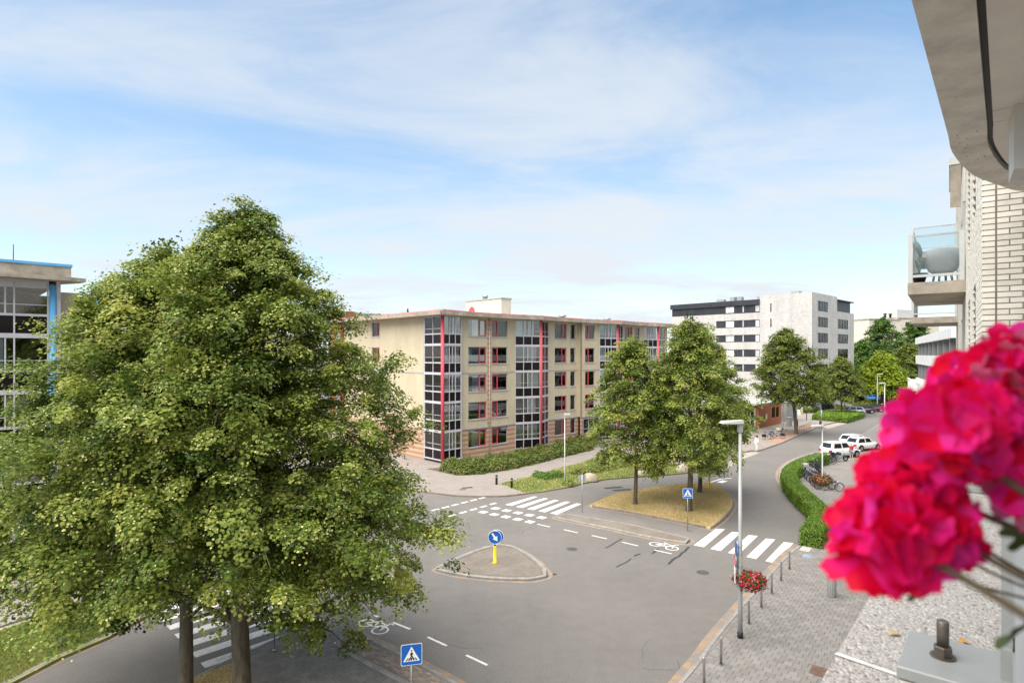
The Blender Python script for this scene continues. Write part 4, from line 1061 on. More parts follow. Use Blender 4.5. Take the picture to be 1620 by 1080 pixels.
wall(own, ff, 0, 9.0, 0, 21, [o for o in ops if o[1] < 9], MT['mortar'], 0.35, 'street_wall')
wall(own, (tuple(C0), (DV.x, DV.y), (NV.x, NV.y)), 9.003, WLEN, 0, 21, [o for o in ops if o[0] > 9], MT['own_brick'], 0.35, 'street_wall')
for o in ops:
    fr = (tuple(C0), (DV.x, DV.y), (NV.x, NV.y))
    w_ = MB().fbox(fr, o[0], o[1], o[2], o[3], -.30, -.26).build('window', MT['black_panel'], own)
    mb = MB()
    for s in (o[0] + .002, (o[0] + o[1]) / 2, o[1] - .082): mb.fbox(fr, s, s + .08, o[2] + .08, o[3] - .08, -.259, -.22)
    mb.fbox(fr, o[0], o[1], o[2], o[2] + .08, -.259, -.22); mb.fbox(fr, o[0], o[1], o[3] - .08, o[3], -.259, -.22)
    mb.build('window_frame', MT['lamp_white'], w_)
# face turned to us: mortar core and single bricks
EV = -NV                                                        # runs into the building
fa = (tuple(C0 + DV * 0.02), (EV.x, EV.y), (-DV.x, -DV.y))
core = MB().fbox(fa, 0.02, 2.2, 0, 21, -0.33, 0).build('bay_wall', MT['mortar'], own)
body = MB().prism([tuple(C0 + DV * .36 + EV * .36), tuple(C0 + DV * WLEN + EV * .36), tuple(C0 + DV * WLEN + EV * 9), tuple(C0 + DV * .36 + EV * 9)], 0, 20.9).build('building_core', MT['interior'], own)
angA = math.atan2(EV.y, EV.x)
ch, bl = 0.0625, 0.222
def brick_mesh(L): return MB().box(0, L - .012, 0, .05, 0, ch - .012).mesh('brick', MT['long_brick'])
b_full, b_half, b_head = brick_mesh(bl), brick_mesh(bl / 2), brick_mesh(0.125)
rr = random.Random(4); nb = 0
for j in range(int((10.35 - 0) / ch), int(13.1 / ch)):
    z = j * ch
    row = [(0.0, b_head)]
    x = 0.132
    if j % 2: row.append((x, b_half)); x += bl / 2
    while x < 0.72: row.append((x, b_full)); x += bl
    for x, me in row:
        p = C0 + EV * x
        o = link('brick', me, core); o.location = (p.x - DV.x * rr.uniform(0, .003), p.y - DV.y * rr.uniform(0, .003), z); o.rotation_euler = (0, 0, angA); nb += 1
MB().fbox(fa, .117, .128, 9.6, 17.5, 0.001, .017).build('movement_joint', mat('joint_sealant', (.42, .40, .38), .7, var=(6, .1)), own)
# the remaining bricks of that face and the foreshortened street face, joined
def brick_field(fr, s0, s1, z0, z1, opens, name, parent, skip=None):
    mb = MB(); rnd = []; rr = random.Random(9)
    for j in range(int(z0 / ch), int(z1 / ch)):
        z = j * ch; s = s0 - (bl / 2 if j % 2 else 0)
        while s < s1:
            a, b = max(s, s0), min(s + bl - .012, s1); s += bl
            if b - a < .04: continue
            if any(o[0] - .02 < (a + b) / 2 < o[1] + .02 and o[2] - .03 < z + .03 < o[3] + .03 for o in opens): continue
            n0 = len(mb.v); mb.fbox(fr, a, b, z, z + ch - .012, -.03, rr.uniform(-.003, 0)); rnd += [rr.random()] * (len(mb.v) - n0)
    o = mb.build(name, MT['long_brick_j'], parent, kind='stuff')
    at_ = o.data.attributes.new('rnd', 'FLOAT', 'POINT'); at_.data.foreach_set('value', rnd)
brick_field((tuple(C0), (DV.x, DV.y), (NV.x, NV.y)), 0.0, 8.95, 9.6, 17.5, ops, 'brick_field', own)
brick_field((tuple(C0), (EV.x, EV.y), (-DV.x, -DV.y)), 0.0, 1.0, 13.1, 17.5, [], 'brick_field', own)
brick_field((tuple(C0), (EV.x, EV.y), (-DV.x, -DV.y)), 0.8, 2.2, 9.6, 13.1, [], 'brick_field', own)

# balcony slab we stand on (exposed aggregate) and the slab above us
edge = [(-3.4, -3.45), (-0.67, -0.21), (0.761, 1.46), (1.896, 2.82), (3.36, 4.577), (3.654, 4.935), (4.07, 5.35), (4.41, 5.64), (4.84, 5.91), (5.29, 6.14), (5.9, 6.10)]
es = edge[:4] + catmull(edge[4:], 4)
inn = [(7.2, 5.1), (-1.9, -5.2)]
MT['aggregate'] = None
def aggregate_mat():
    m = bpy.data.materials.new('exposed_aggregate'); nt, b = nodes_of(m)
    geo = nt.nodes.new('ShaderNodeNewGeometry')
    v = nt.nodes.new('ShaderNodeTexVoronoi'); v.inputs['Scale'].default_value = 130; nt.links.new(geo.outputs['Position'], v.inputs['Vector'])
    cr = nt.nodes.new('ShaderNodeValToRGB'); el = cr.color_ramp.elements
    sp = nt.nodes.new('ShaderNodeSeparateColor'); nt.links.new(v.outputs['Color'], sp.inputs[0])
    for p, c in ((0.0, (0.20, 0.17, 0.15)),): el[0].position = p; el[0].color = (*c, 1)
    el[1].position = 1.0; el[1].color = (0.70, 0.67, 0.64, 1)
    for p, c in ((0.12, (0.40, 0.365, 0.34)), (0.55, (0.46, 0.43, 0.405)), (0.9, (0.51, 0.485, 0.46))):
        e = el.new(p); e.color = (*c, 1)
    nt.links.new(sp.outputs[0], cr.inputs[0])
    dk = nt.nodes.new('ShaderNodeMapRange'); dk.inputs['From Min'].default_value = 0.45; dk.inputs['From Max'].default_value = 0.75; dk.inputs['To Min'].default_value = 1.0; dk.inputs['To Max'].default_value = 0.78
    nt.links.new(v.outputs['Distance'], dk.inputs[0])
    hs = nt.nodes.new('ShaderNodeHueSaturation'); nt.links.new(cr.outputs[0], hs.inputs['Color']); nt.links.new(dk.outputs[0], hs.inputs['Value'])
    nt.links.new(hs.outputs[0], b.inputs['Base Color']); b.inputs['Roughness'].default_value = 0.8
    bp = nt.nodes.new('ShaderNodeBump'); bp.inputs['Strength'].default_value = 0.9; bp.inputs['Distance'].default_value = 0.006; bp.invert = True
    nt.links.new(v.outputs['Distance'], bp.inputs['Height']); nt.links.new(bp.outputs[0], b.inputs['Normal'])
    return m
MT['aggregate'] = aggregate_mat()
ledge = MB().prism(es + inn, 9.92, 10.2).build('balcony_slab', MT['aggregate'], own)
# pale sealant joint across the ledge
e1 = Vector((g(1322, 1034, 10.2).x, g(1322, 1034, 10.2).y)); e2 = Vector((g(1440, 1075, 10.2).x, g(1440, 1075, 10.2).y))
MB().ribbon([tuple(e1.lerp(e2, t)) for t in (0, .25, .5, .75, 1, 1.6)], 0.018, 10.203).build('sealant_joint', mat('sealant', (0.66, 0.65, 0.63), .6, var=(20, .1)), ledge)
# few dead leaves on the ledge
for (px, py, s, c) in ((1525, 1018, .02, (.62, .33, .1)), (1553, 1049, .012, (.6, .2, .12)), (1415, 1005, .022, (.5, .38, .2))):
    q = g(px, py, 10.2); rz = R.uniform(0, 3)
    MB().add([(q.x - s, q.y, 10.206), (q.x, q.y - s * .5, 10.21), (q.x + s, q.y + s * .2, 10.205), (q.x, q.y + s * .6, 10.213)], [(0, 1, 2), (0, 2, 3)]).build('fallen_leaf', mat('dead_leaf', c, .8, var=(40, .2)), ledge)
# slab above: edge beam, dark gap, soffit boards, boxed beam
SZ = 12.68
top_in = offset_line(es, -0.235); gap_in = offset_line(es, -0.27)
MB().prism(es + top_in[::-1], SZ, SZ + .5).build('edge_beam', MT['concrete_lt'], own)
MB().prism(top_in + gap_in[::-1], SZ + .05, SZ + .45).build('shadow_gap', MT['black'], own)
MT['soffit'] = mat('soffit_board', (0.74, 0.69, 0.63), 0.75, var=(2, 0.08))
# soffit boards split across at the seams
def along(p): return p[0] * 0.645 + p[1] * 0.764
gl = gap_in + inn
def clip(poly, lo, hi):
    def cut(pg, f):
        out = []
        for i in range(len(pg)):
            a, b = pg[i - 1], pg[i]; fa_, fb_ = f(a), f(b)
            if fa_ >= 0: 
                out.append(a)
                if fb_ < 0: t = fa_ / (fa_ - fb_); out.append((lerp(a[0], b[0], t), lerp(a[1], b[1], t)))
            elif fb_ >= 0: t = fa_ / (fa_ - fb_); out.append((lerp(a[0], b[0], t), lerp(a[1], b[1], t)))
        return out
    return cut(cut(poly, lambda p: along(p) - lo), lambda p: hi - along(p))
seams = [-6, -1.4, 1.2, 5.35, 5.62, 12]
for a, b in zip(seams[:-1], seams[1:]):
    pg = clip(gl, a + .006, b - .006)
    if len(pg) > 2: MB().prism(pg, SZ + .02, SZ + .06).build('soffit_board', MT['soffit'], own)
MB().prism(es + inn, SZ + .52, SZ + .75).build('upper_slab', MT['concrete'], own)
# dark pits, screw heads on the edge beam
mb = MB()
for i in range(60):
    k = R.random() * (len(es) - 3) + 1.0; i0 = int(k); t = k - i0
    d = R.uniform(.03, .2)
    a = offset_line(es, -d); p = (lerp(a[i0][0], a[i0 + 1][0], t), lerp(a[i0][1], a[i0 + 1][1], t))
    mb.disc((p[0], p[1], SZ - .001), R.uniform(.002, .005), .003, 'z', 8)
mb.build('pits', MT['black'], own, kind='stuff')
mb = MB()
for (px, py) in ((1540, 62), (1551, 158), (1553, 165), (1555, 184), (1556, 191), (1570, 243), (1612, 277)):
    q = at(px, py, 1); k = (SZ + .018 - H) / (q.z - H); mb.disc((q.x * k, q.y * k, SZ + .017), .008, .006, 'z', 10)
mb.build('screw_head', MT['rust_bolt'], own)
bmx = MB()
bc = Vector((3.42, 4.05))
bmx.prism([tuple(bc), tuple(bc + EV * 1.6), tuple(bc + EV * 1.6 + DV * .42), tuple(bc + DV * .42)], SZ - .42, SZ + .02)
bmx.build('boxed_beam', mat('beam_grey', (0.66, 0.65, 0.62), .7, var=(2, .1)), own)
# body wall behind the balcony (seen only from other positions)
MB().prism([(6.6, 5.6), (7.2, 5.1), (-2.2, -6.2), (-2.6, -5.8)], 0, 20.9).build('balcony_back_wall', MT['own_brick'], own)
MB().prism([(3.0, 3.2), (3.6, 2.8), (-2.2, -4.2), (-2.8, -3.8)], 0, 9.91).build('lower_wall', MT['own_brick'], own)

# neighbouring balconies along the street face
def neighbour_balcony(t0, L, w, z, detail):
    fr = (tuple(C0 + NV * .003), (DV.x, DV.y), (NV.x, NV.y))
    sl = MB().fbox(fr, t0, t0 + L, z - .27, z, 0, w).build('balcony', MT['concrete'], own)
    mb = MB()
    for (s, d) in ((t0 + .03, w - .10), (t0 + .03, .02), (t0 + L - .1, w - .10), (t0 + L / 2, w - .1)): mb.fbox(fr, s, s + .07, z + .003, z + 1.12, d, d + .09)
    mb.fbox(fr, t0 + .04, t0 + .09, z + .12, z + .18, .11, w - .10)
    mb.fbox(fr, t0 + .1, t0 + L - .1, z + .12, z + .18, w - .08, w - .03)
    mb.build('rail_post', MT['lamp_white'], sl)
    mb = MB(); mb.fbox(fr, t0 + .045, t0 + .085, z + 1.06, z + 1.10, .11, w - .10); mb.fbox(fr, t0 + .1, t0 + L - .1, z + 1.06, z + 1.10, w - .075, w - .035)
    mb.build('handrail', MT['steel'], sl)
    mb = MB(); mb.fbox(fr, t0 + .06, t0 + .07, z + .19, z + 1.055, .11, w - .10)
    mb.build('glass_panel', MT['glass_clear'], sl)
    mb = MB(); mb.fbox(fr, t0 + .1, t0 + L - .1, z + .19, z + 1.055, w - .06, w - .05)
    mb.build('glass_panel', MT['glass_clear'], sl)
    return fr
fr1 = neighbour_balcony(8.25, 4.2, 1.08, 12.66, True)
neighbour_balcony(24.0, 4.5, 1.7, 12.66, False)
neighbour_balcony(24.0, 4.5, 1.7, 15.6, False)
def fp_(fr, s, d, z): o, a, n = fr; return Vector((o[0] + a[0] * s + n[0] * d, o[1] + a[1] * s + n[1] * d, z))
q = fp_(fr1, 8.75, .42, 12.663)
tub = thing('planter_tub', 'large pale grey tub on slim legs behind balcony glass', 'planter', q)
MB().lathe((0, 0, .22), [(.18, 0), (.27, .05), (.31, .14), (.32, .3), (.32, .55), (.30, .56)], 22).build('tub', mat('pale_tub', (.56, .54, .53), .5, var=(3, .04)), tub)
for k in range(4): MB().tube([(.2 * math.cos(k * 1.57 + .6), .2 * math.sin(k * 1.57 + .6), 0), (.16 * math.cos(k * 1.57 + .6), .16 * math.sin(k * 1.57 + .6), .26)], .025, 8).build('leg', MT['lamp_white'], tub)
q = fp_(fr1, 8.62, .86, 12.663)
bowl = thing('planter_bowl', 'dark round planter with big leaves at the outer balcony corner', 'planter', q)
MB().lathe((0, 0, 0), [(.10, 0), (.15, .18), (.17, .22), (.17, .24)], 18).build('bowl', MT['black'], bowl)
for k, (dx, dz, rs) in enumerate(((-.02, .82, .19), (.06, .52, .17), (-.06, .45, .12))):
    lf = MB().lathe((0, 0, 0), [(.01, -.02), (rs, 0), (.01, .02)], 12)
    o = lf.build('leaf', mat('dusty_leaf', (.16, .21, .15), .6, var=(8, .15)), bowl); o.location = (dx, .0, dz); o.rotation_euler = (1.35, .3 * k, .6)
    MB().tube([(0, 0, .2), (dx, 0, dz)], .008, 5).build('stem', MT['shrub'], bowl)
# sunscreen hanging from the balcony above
fr3 = (tuple(C0), (DV.x, DV.y), (NV.x, NV.y))
scr = MB().fbox(fr3, 8.2, 11.0, 15.25, 15.40, .05, .30).build('awning_box', MT['lamp_white'], own)
MB().fbox(fr3, 8.22, 8.26, 14.3, 15.247, .08, .28).build('awning_cloth', MT['concrete'], scr)
MB().fbox(fr3, 8.2, 8.3, 14.4, 15.5, 0.003, .05).build('awning_rail', MT['lamp_white'], scr)

# ------------------------------------------------------------------ balustrade at our feet
bal = thing('balcony_balustrade', 'grey steel balustrade bolted to the pebbly ledge at lower right', 'railing', (0, 0, 10.2))
LD = Vector((0.64, 0.768)); LN = Vector((0.768, -0.64))         # along the rail, inward
def bp(s, perp, z=0.0):
    p = LD * s + LN * perp; return Vector((p.x, p.y, z))
brz = math.atan2(LD.y, LD.x)
bolts = [(1.095, 1.51), (2.76, 3.51), (4.04, 5.05), (-0.25, -0.10)]
for bx_, by_ in bolts:
    s = bx_ * LD.x + by_ * LD.y; pe = bx_ * LN.x + by_ * LN.y
    c = bp(s, -0.085, .018)
    pltm = MB(); 
    M = Matrix.Translation(c) @ Matrix.Rotation(brz, 4, 'Z')
    t = MB().cbox(-.125, .125, -.125, .125, -.014, .014, .003); pltm.add([M @ Vector(v) for v in t.v], t.f)
    plate = pltm.build('base_plate', MT['zinc_plate'], bal)
    b0 = bp(s, pe, .032)
    MB().lathe(b0, [(.028, 0), (.028, .004), (.024, .0045)], 16, smooth=False).build('washer', MT['rust_bolt'], plate)
    MB().lathe(b0 + Vector((0, 0, .0045)), [(.021, 0), (.021, .022), (.018, .024)], 6, smooth=False).build('nut', MT['rust_bolt'], plate)
    MB().lathe(b0 + Vector((0, 0, .028)), [(.0135, 0), (.0135, .062), (.012, .064)], 14).build('stud', MT['rust_bolt'], plate)
    pm = MB(); pm.rbox(bp(s, .0, .33), .05, .022, .64, brz); pm.build('post', MT['zinc_plate'], bal)
    st_ = MB().rbox(bp(s, .002, .06), .09, .028, .09, brz).build('post_foot', MT['zinc_plate'], bal)
MB().tube([bp(-1.6, .055, .655), bp(6.2, .055, .655)], .02, 10).build('handrail', MT['zinc_plate'], bal)
MB().rbox(bp(2.3, .02, .09), 7.6, .02, .03, brz).build('bottom_rail', MT['zinc_plate'], bal)
ss_ = [-.25, 1.90, 4.45, 6.2]
for a, b in zip(ss_[:-1], ss_[1:]):
    MB().rbox(bp((a + b) / 2, .018, .36), b - a - .1, .008, .5, brz).build('infill_panel', mat('grey_panel', (.42, .44, .45), .4, var=(2, .06)), bal)

# ------------------------------------------------------------------ geranium hanging over the rail
ger = thing('geranium_plant', 'blurred bright pink-red geranium blooming right in front of the camera', 'flower', bp(.75, .17, 10.55))
GO = ger.location.copy()
def gl_(v): return Vector(v) - GO
pm_ = MB()
for (a0_, a1_, b0_, b1_, z0_, z1_) in ((-.45, .45, -.075, .075, 0, .02), (-.45, .45, -.075, -.06, .02, .17), (-.45, .45, .06, .075, .02, .17), (-.45, -.435, -.06, .06, .02, .17), (.435, .45, -.06, .06, .02, .17)):
    M = Matrix.Rotation(brz, 4, 'Z'); t = MB().box(a0_, a1_, b0_, b1_, z0_, z1_); pm_.add([M @ Vector(v) for v in t.v], t.f)
pm_.build('planter_box', mat('terracotta', (.33, .15, .09), .8, var=(5, .15)), ger)
M = Matrix.Rotation(brz, 4, 'Z'); t = MB().box(-.43, .43, -.058, .058, .02, .15)
MB().add([M @ Vector(v) for v in t.v], t.f).build('potting_soil', MT['soil'], ger)
petal_ramp = [(0.0, (0.82, 0.0, 0.03)), (0.40, (0.93, 0.006, 0.12)), (0.7, (0.95, 0.02, 0.36)), (1.0, (0.96, 0.10, 0.68))]
MT['petal'] = leaf_mat('petals', petal_ramp, 0.45, 0.6)
MT['petal_pale'] = leaf_mat('pale_petals', [(0, (0.70, 0.10, 0.28)), (1, (0.80, 0.35, 0.50))], 0.35, 0.55)
MT['stem_green'] = mat('stem', (.11, .085, .05), .7, var=(20, .3))
MT['ger_leaf'] = mat('geranium_leaf', (.06, .085, .02), .6, var=(25, .4))
def floret_mesh(seed, pale=False):
    rr = random.Random(seed); mb = MB(); rnd = []
    for k in range(5):
        az = k * 2 * math.pi / 5 + rr.uniform(-.15, .15); tilt = rr.uniform(.02, .32); L = rr.uniform(.020, .025); W = rr.uniform(.0105, .0130); tone = rr.random()
        M = Matrix.Rotation(az, 4, 'Z') @ Matrix.Rotation(-tilt, 4, 'Y')
        vs_ = []; nu, nv = 5, 5
        for i in range(nu):
            u = i / (nu - 1); wd = W * (0.22 + 1.35 * u - 0.62 * u ** 3) if u < 1 else W * .62
            for j in range(nv):
                v = j / (nv - 1) * 2 - 1
                x = .002 + L * (u - .10 * v * v * u); y = wd * v; z = .004 * u * u + .0035 * v * v * u + .0012 * math.sin(5 * v + k) * u
                vs_.append(M @ Vector((x, y, z))); rnd.append(min(1, max(0, tone * .75 + (1 - u) * .3 + rr.uniform(-.05, .05))))
        mb.add(vs_, [(i * nv + j, (i + 1) * nv + j, (i + 1) * nv + j + 1, i * nv + j + 1) for i in range(nu - 1) for j in range(nv - 1)], 0, True)
    n0 = len(mb.v); mb.tube([(0, 0, -.016), (0, 0, .004)], [.0012, .002], 5); rnd += [.2] * (len(mb.v) - n0)
    me = mb.mesh('floret', MT['petal_pale'] if pale else MT['petal'])
    a = me.attributes.new('rnd', 'FLOAT', 'POINT'); a.data.foreach_set('value', rnd); return me
FLO = [floret_mesh(s) for s in range(6)] ; FLP = [floret_mesh(50 + s, True) for s in range(2)]
def flower_head(px, py, Y, rpx, n, seed, pale=0.0):
    rr = random.Random(seed); c = at(px, py, Y); rad = rpx * Y / F
    hub = MB().lathe(gl_(c), [(.002, -.012), (.007, -.006), (.009, 0), (.007, .006), (.002, .010)], 8).build('flower_head', MT['stem_green'], ger)
    # stalks to every floret
    stalk = MB()
    for i in range(n):
        zc_ = 1 - 2 * (i + .5) / n; a = i * 2.39996 + rr.uniform(-.2, .2); r_ = math.sqrt(max(0, 1 - zc_ * zc_))
        d = Vector((r_ * math.cos(a), r_ * math.sin(a), zc_)); d = (d + Vector((rr.gauss(0, .12), rr.gauss(0, .12), rr.gauss(0, .12)))).normalized()
        p = c + d * (rad * rr.uniform(.72, 1.0))
        o = link('floret', rr.choice(FLP) if rr.random() < pale else rr.choice(FLO), hub)
        o.location = gl_(p); s = rr.uniform(.92, 1.15)
        o.rotation_mode = 'QUATERNION'; o.rotation_quaternion = (d + Vector((rr.gauss(0, .25), rr.gauss(0, .25), rr.gauss(0, .25)))).normalized().to_track_quat('Z', 'Y') @ Matrix.Rotation(rr.uniform(0, 6), 3, 'Z').to_quaternion(); o.scale = (s, s, s)
        stalk.tube([gl_(c), gl_(p - d * .012)], .0011, 4, caps=False)
    stalk.build('stalk', MT['stem_green'], hub)
    return c
heads = [flower_head(1402, 846, .40, 52, 20, 1), flower_head(1474, 836, .405, 38, 14, 2), flower_head(1484, 690, .41, 50, 19, 3), flower_head(1530, 660, .42, 30, 13, 4), flower_head(1440, 768, .415, 32, 11, 8),
         flower_head(1588, 598, .50, 38, 22, 5, .15), flower_head(1528, 610, .55, 22, 12, 6, .35), flower_head(1640, 760, .40, 34, 12, 7, .2), flower_head(1608, 558, .50, 10, 6, 9, .2)]
mb = MB()
for i, c in enumerate(heads):
    root = GO + Vector((0, 0, .16)) + Vector((LD.x, LD.y, 0)) * (-.35 + .07 * i)
    m1 = c.lerp(root, .35) + Vector((0, 0, .03)); m2 = c.lerp(root, .7) + Vector((0, 0, .06))
    pts = []
    for k in range(13):
        t_ = k / 12; pts.append(gl_((1 - t_) ** 3 * c + 3 * (1 - t_) ** 2 * t_ * m1 + 3 * (1 - t_) * t_ * t_ * m2 + t_ ** 3 * root))
    mb.tube(pts, [.0022 + .0016 * k / 12 for k in range(13)], 6)
mb.build('stem', MT['stem_green'], ger)
# long thin bare stalks drooping across the ledge
mb = MB()
for (a, m_, b) in (((1455, 890, .50), (1530, 925, .50), (1640, 950, .50)), ((1500, 868, .50), (1560, 905, .50), (1640, 935, .50)), ((1535, 850, .50), (1580, 885, .50), (1640, 915, .50)), ((1490, 742, .55), (1550, 765, .55), (1640, 775, .55))):
    A, Mm, Bb = at(*a), at(*m_), at(*b)
    mb.tube([gl_((1 - t_) ** 2 * A + 2 * (1 - t_) * t_ * Mm + t_ * t_ * Bb) for t_ in [k / 8 for k in range(9)]], .0013, 5)
mb.build('stalk', MT['stem_green'], ger)
def ger_leaf(px, py, Y, s, rx, ry):
    mb = MB(); n = 18; vs_ = [(0, 0, 0)]
    for k in range(n):
        a = 2 * math.pi * k / n; r_ = s * (1 + .12 * math.cos(a * 7)) * (0.25 if k == 0 else 1); vs_.append((r_ * math.cos(a), r_ * math.sin(a), s * .15 * math.sin(3 * a) + s * .12))
    mb.add(vs_, [(0, k + 1, (k + 1) % n + 1) for k in range(n)], 0, True)
    o = mb.build('leaf', MT['ger_leaf'], ger); o.location = gl_(at(px, py, Y)); o.rotation_euler = (rx, ry, R.uniform(0, 6))
for a in ((1602, 735, .42, .013, .9, .3), (1585, 722, .45, .012, 1.5, .2), (1618, 850, .42, .014, 1.0, .5), (1612, 1000, .46, .02, .9, .2), (1452, 935, .42, .010, 1.2, .4), (1640, 690, .45, .016, 1.1, 0)): ger_leaf(*a)
# ------------------------------------------------------------------ vegetation
def leaf_cloud(name, P, N, S, rnd, m, parent=None, wide=0.46, **k):
    """many small folded leaves as one mesh (two triangles each)"""
    n = len(P)
    N = N / np.maximum(np.linalg.norm(N, axis=1, keepdims=True), 1e-9)
    a = NR.normal(size=(n, 3)); a -= (a * N).sum(1, keepdims=True) * N; a /= np.maximum(np.linalg.norm(a, axis=1, keepdims=True), 1e-9)
    c = np.cross(N, a); s = S[:, None]
    V = np.empty((n, 4, 3), np.float32)
    V[:, 0] = P - a * s * .5; V[:, 1] = P + c * s * wide + N * s * .12; V[:, 2] = P + a * s * .5; V[:, 3] = P - c * s * wide + N * s * .12
    me = bpy.data.meshes.new(name)
    me.vertices.add(4 * n); me.vertices.foreach_set('co', V.reshape(-1))
    b = np.arange(n, dtype=np.int32)[:, None] * 4
    L = np.concatenate([b, b + 3, b + 2, b, b + 2, b + 1], 1).reshape(-1)
    me.loops.add(6 * n); me.loops.foreach_set('vertex_index', L.astype(np.int32))
    me.polygons.add(2 * n); me.polygons.foreach_set('loop_start', np.arange(0, 6 * n, 3, dtype=np.int32))
    me.update(calc_edges=True); me.validate()
    at_ = me.attributes.new('rnd', 'FLOAT', 'POINT'); at_.data.foreach_set('value', np.repeat(rnd.astype(np.float32), 4))
    me.materials.append(m)
    return link(name, me, parent, **k)

def interp(tab, z):
    return float(np.interp(z, [t[0] for t in tab], [t[1] for t in tab]))
def tree(name, label, base, height, trunk_r, prof, n_limb, n_leaf, leaf, m, seed, cat='tree', group=None, lean=(0, 0), crown0=None, bract=0.2, clump=0.5, droop=1.0, fork=0.85, fill=0.38, subs=9, prune=0.0):
    """prof: (height, crown radius) table. Trunk, limbs, side branches, leaf clumps on the outer branch ends."""
    rr = random.Random(seed); nr = np.random.default_rng(seed)
    t = thing(name, label, cat, base, 0, group)
    zc0 = crown0 if crown0 is not None else prof[0][0]
    ztop = prof[-1][0]
    def axis(z):
        u = z / height
        return Vector((lean[0] * u + .12 * math.sin(u * 5 + seed), lean[1] * u + .12 * math.cos(u * 4 + seed), z)) - Vector((.12 * math.sin(seed), .12 * math.cos(seed), 0))
    tr = MB()
    zs = [0, .15, .5, 1.2] + [lerp(1.2, height * fork, k / 9) for k in range(1, 10)]
    tr.tube([axis(z) for z in zs], [trunk_r * (1.35 if z == 0 else 1.12 if z < .3 else max(.06, 1 - .92 * (z / height) ** 1.1)) for z in zs], 12)
    tr.build('trunk', MT['bark'], t)
    br = MB(); C = []; Wt = []
    for i in range(n_limb):
        f = ((i + rr.random()) / n_limb) ** 0.85
        zt = lerp(zc0, ztop - .3, f)                      # height of the limb's outer end zone
        Rz = interp(prof, zt)
        az = i * 2.399963 + rr.uniform(-.35, .35)
        near = max(0.0, -math.sin(az)) * prune * max(0.0, 1 - f * 1.15)      # the side toward the facade is pruned up
        zt += 3.3 * near; Rz = interp(prof, zt) * (1 - .32 * near)
        L = Rz * rr.uniform(.80, 1.08)
        rise = lerp(0.25, 1.15, f) * L * rr.uniform(.7, 1.2)
        z0 = max(min(zt - rise * .75, height * fork * .98), zc0 * .75 + .3)
        a = axis(z0); d = Vector((math.cos(az), math.sin(az), 0))
        dr = droop * lerp(.30, .03, f) * L
        pts = []
        for k in range(7):
            u = k / 6
            pts.append(a + d * (L * u) + Vector((0, 0, (zt - z0) * (u ** .8) + rise * .25 * math.sin(u * math.pi) - dr * u ** 3)) + Vector((rr.gauss(0, .05), rr.gauss(0, .05), rr.gauss(0, .04))) * (u * 2))
        r0 = max(.02, trunk_r * .30 * (1 - f * .75))
        br.tube(pts, [r0 * (1 - .85 * k / 6) for k in range(7)], 5, caps=False)
        side = Vector((-d.y, d.x, 0))
        for j in range(subs):
            u = lerp(.22, 1.0, (j + rr.random()) / subs); k = min(int(u * 6), 5); p = pts[k].lerp(pts[k + 1], u * 6 - k)
            sl = L * rr.uniform(.16, .40) * (1.15 - .55 * u) + .25
            sd = (side * (1 if j % 2 else -1) * rr.uniform(.5, 1.1) + d * rr.uniform(.2, .9) + Vector((0, 0, rr.uniform(-.25, .45)))).normalized()
            if j == subs - 1: sd = (d + Vector((0, 0, rr.uniform(-.5, .2)))).normalized()
            e = p + sd * sl - Vector((0, 0, droop * .16 * sl))
            if j % 2 == 0: br.tube([p, p.lerp(e, .5) + Vector((0, 0, .06 * sl)), e], [r0 * .28, r0 * .18, .006], 4, caps=False)
            nc = max(1, int(sl / (clump * 1.5)))
            for q in range(nc):
                v = (q + .6) / nc
                C.append(p.lerp(e, v) + Vector((rr.gauss(0, .08), rr.gauss(0, .08), rr.gauss(0, .06)))); Wt.append((.5 + .5 * u) * (.7 + .3 * v) * rr.uniform(.6, 1.3))
    # clumps filling the crown's outer volume between the limbs, with lobes of uneven reach
    ph = [rr.uniform(0, 6.28) for _ in range(6)]
    nfill = int(len(C) * fill / (1 - fill)); wsum = sum(Wt) / max(1, len(Wt))
    while nfill > 0:
        z = lerp(zc0 + .2, ztop - .2, rr.random()); Rz = interp(prof, z)
        if rr.random() > (Rz / max(q[1] for q in prof)) ** 1.0 + .08: continue
        a = rr.uniform(0, 6.28); f = (z - zc0) / (ztop - zc0)
        lob = 1 + .13 * math.sin(3 * a + ph[0] + z * .9) + .10 * math.sin(5 * a + ph[1] - z * 1.7) + .07 * math.sin(9 * a + ph[2] + z * 2.3)
        near = max(0.0, -math.sin(a)) * prune * max(0.0, 1 - f * 1.15)
        if near > 0 and z < zc0 + 2.6 * near: nfill -= 1; continue
        r_ = Rz * lob * (rr.random() ** .22) * (1 - .3 * near) * .95
        p = axis(min(z, height * fork)); C.append(Vector((p.x + r_ * math.cos(a), p.y + r_ * math.sin(a), z - .10 * r_ * (1 - f)))); Wt.append(wsum * rr.uniform(.5, 1.3)); nfill -= 1
    # a few clumps on the leader
    for k in range(10):
        z = lerp(ztop * .8, ztop - .15, k / 9); p = axis(min(z, height * fork)); C.append(Vector((p.x + rr.gauss(0, .12), p.y + rr.gauss(0, .12), z))); Wt.append(.7)
    br.tube([axis(height * fork * .97), axis(height * fork) + Vector((0, 0, ztop - height * fork - .2))], [trunk_r * .14, .01], 5, caps=False)
    br.build('branch', MT['bark'], t)
    C = np.array([tuple(c) for c in C]); Wt = np.array(Wt); nC = len(C)
    cnt = nr.multinomial(n_leaf, Wt / Wt.sum()); idx = np.repeat(np.arange(nC), cnt); n = len(idx)
    # every clump is a drooping spray: long axis outward and down, leaves shingled on its upper skin
    ax0 = np.array([[axis(min(z, height * fork)).x, axis(min(z, height * fork)).y] for z in C[:, 2]])
    O = np.zeros((nC, 3)); O[:, :2] = C[:, :2] - ax0
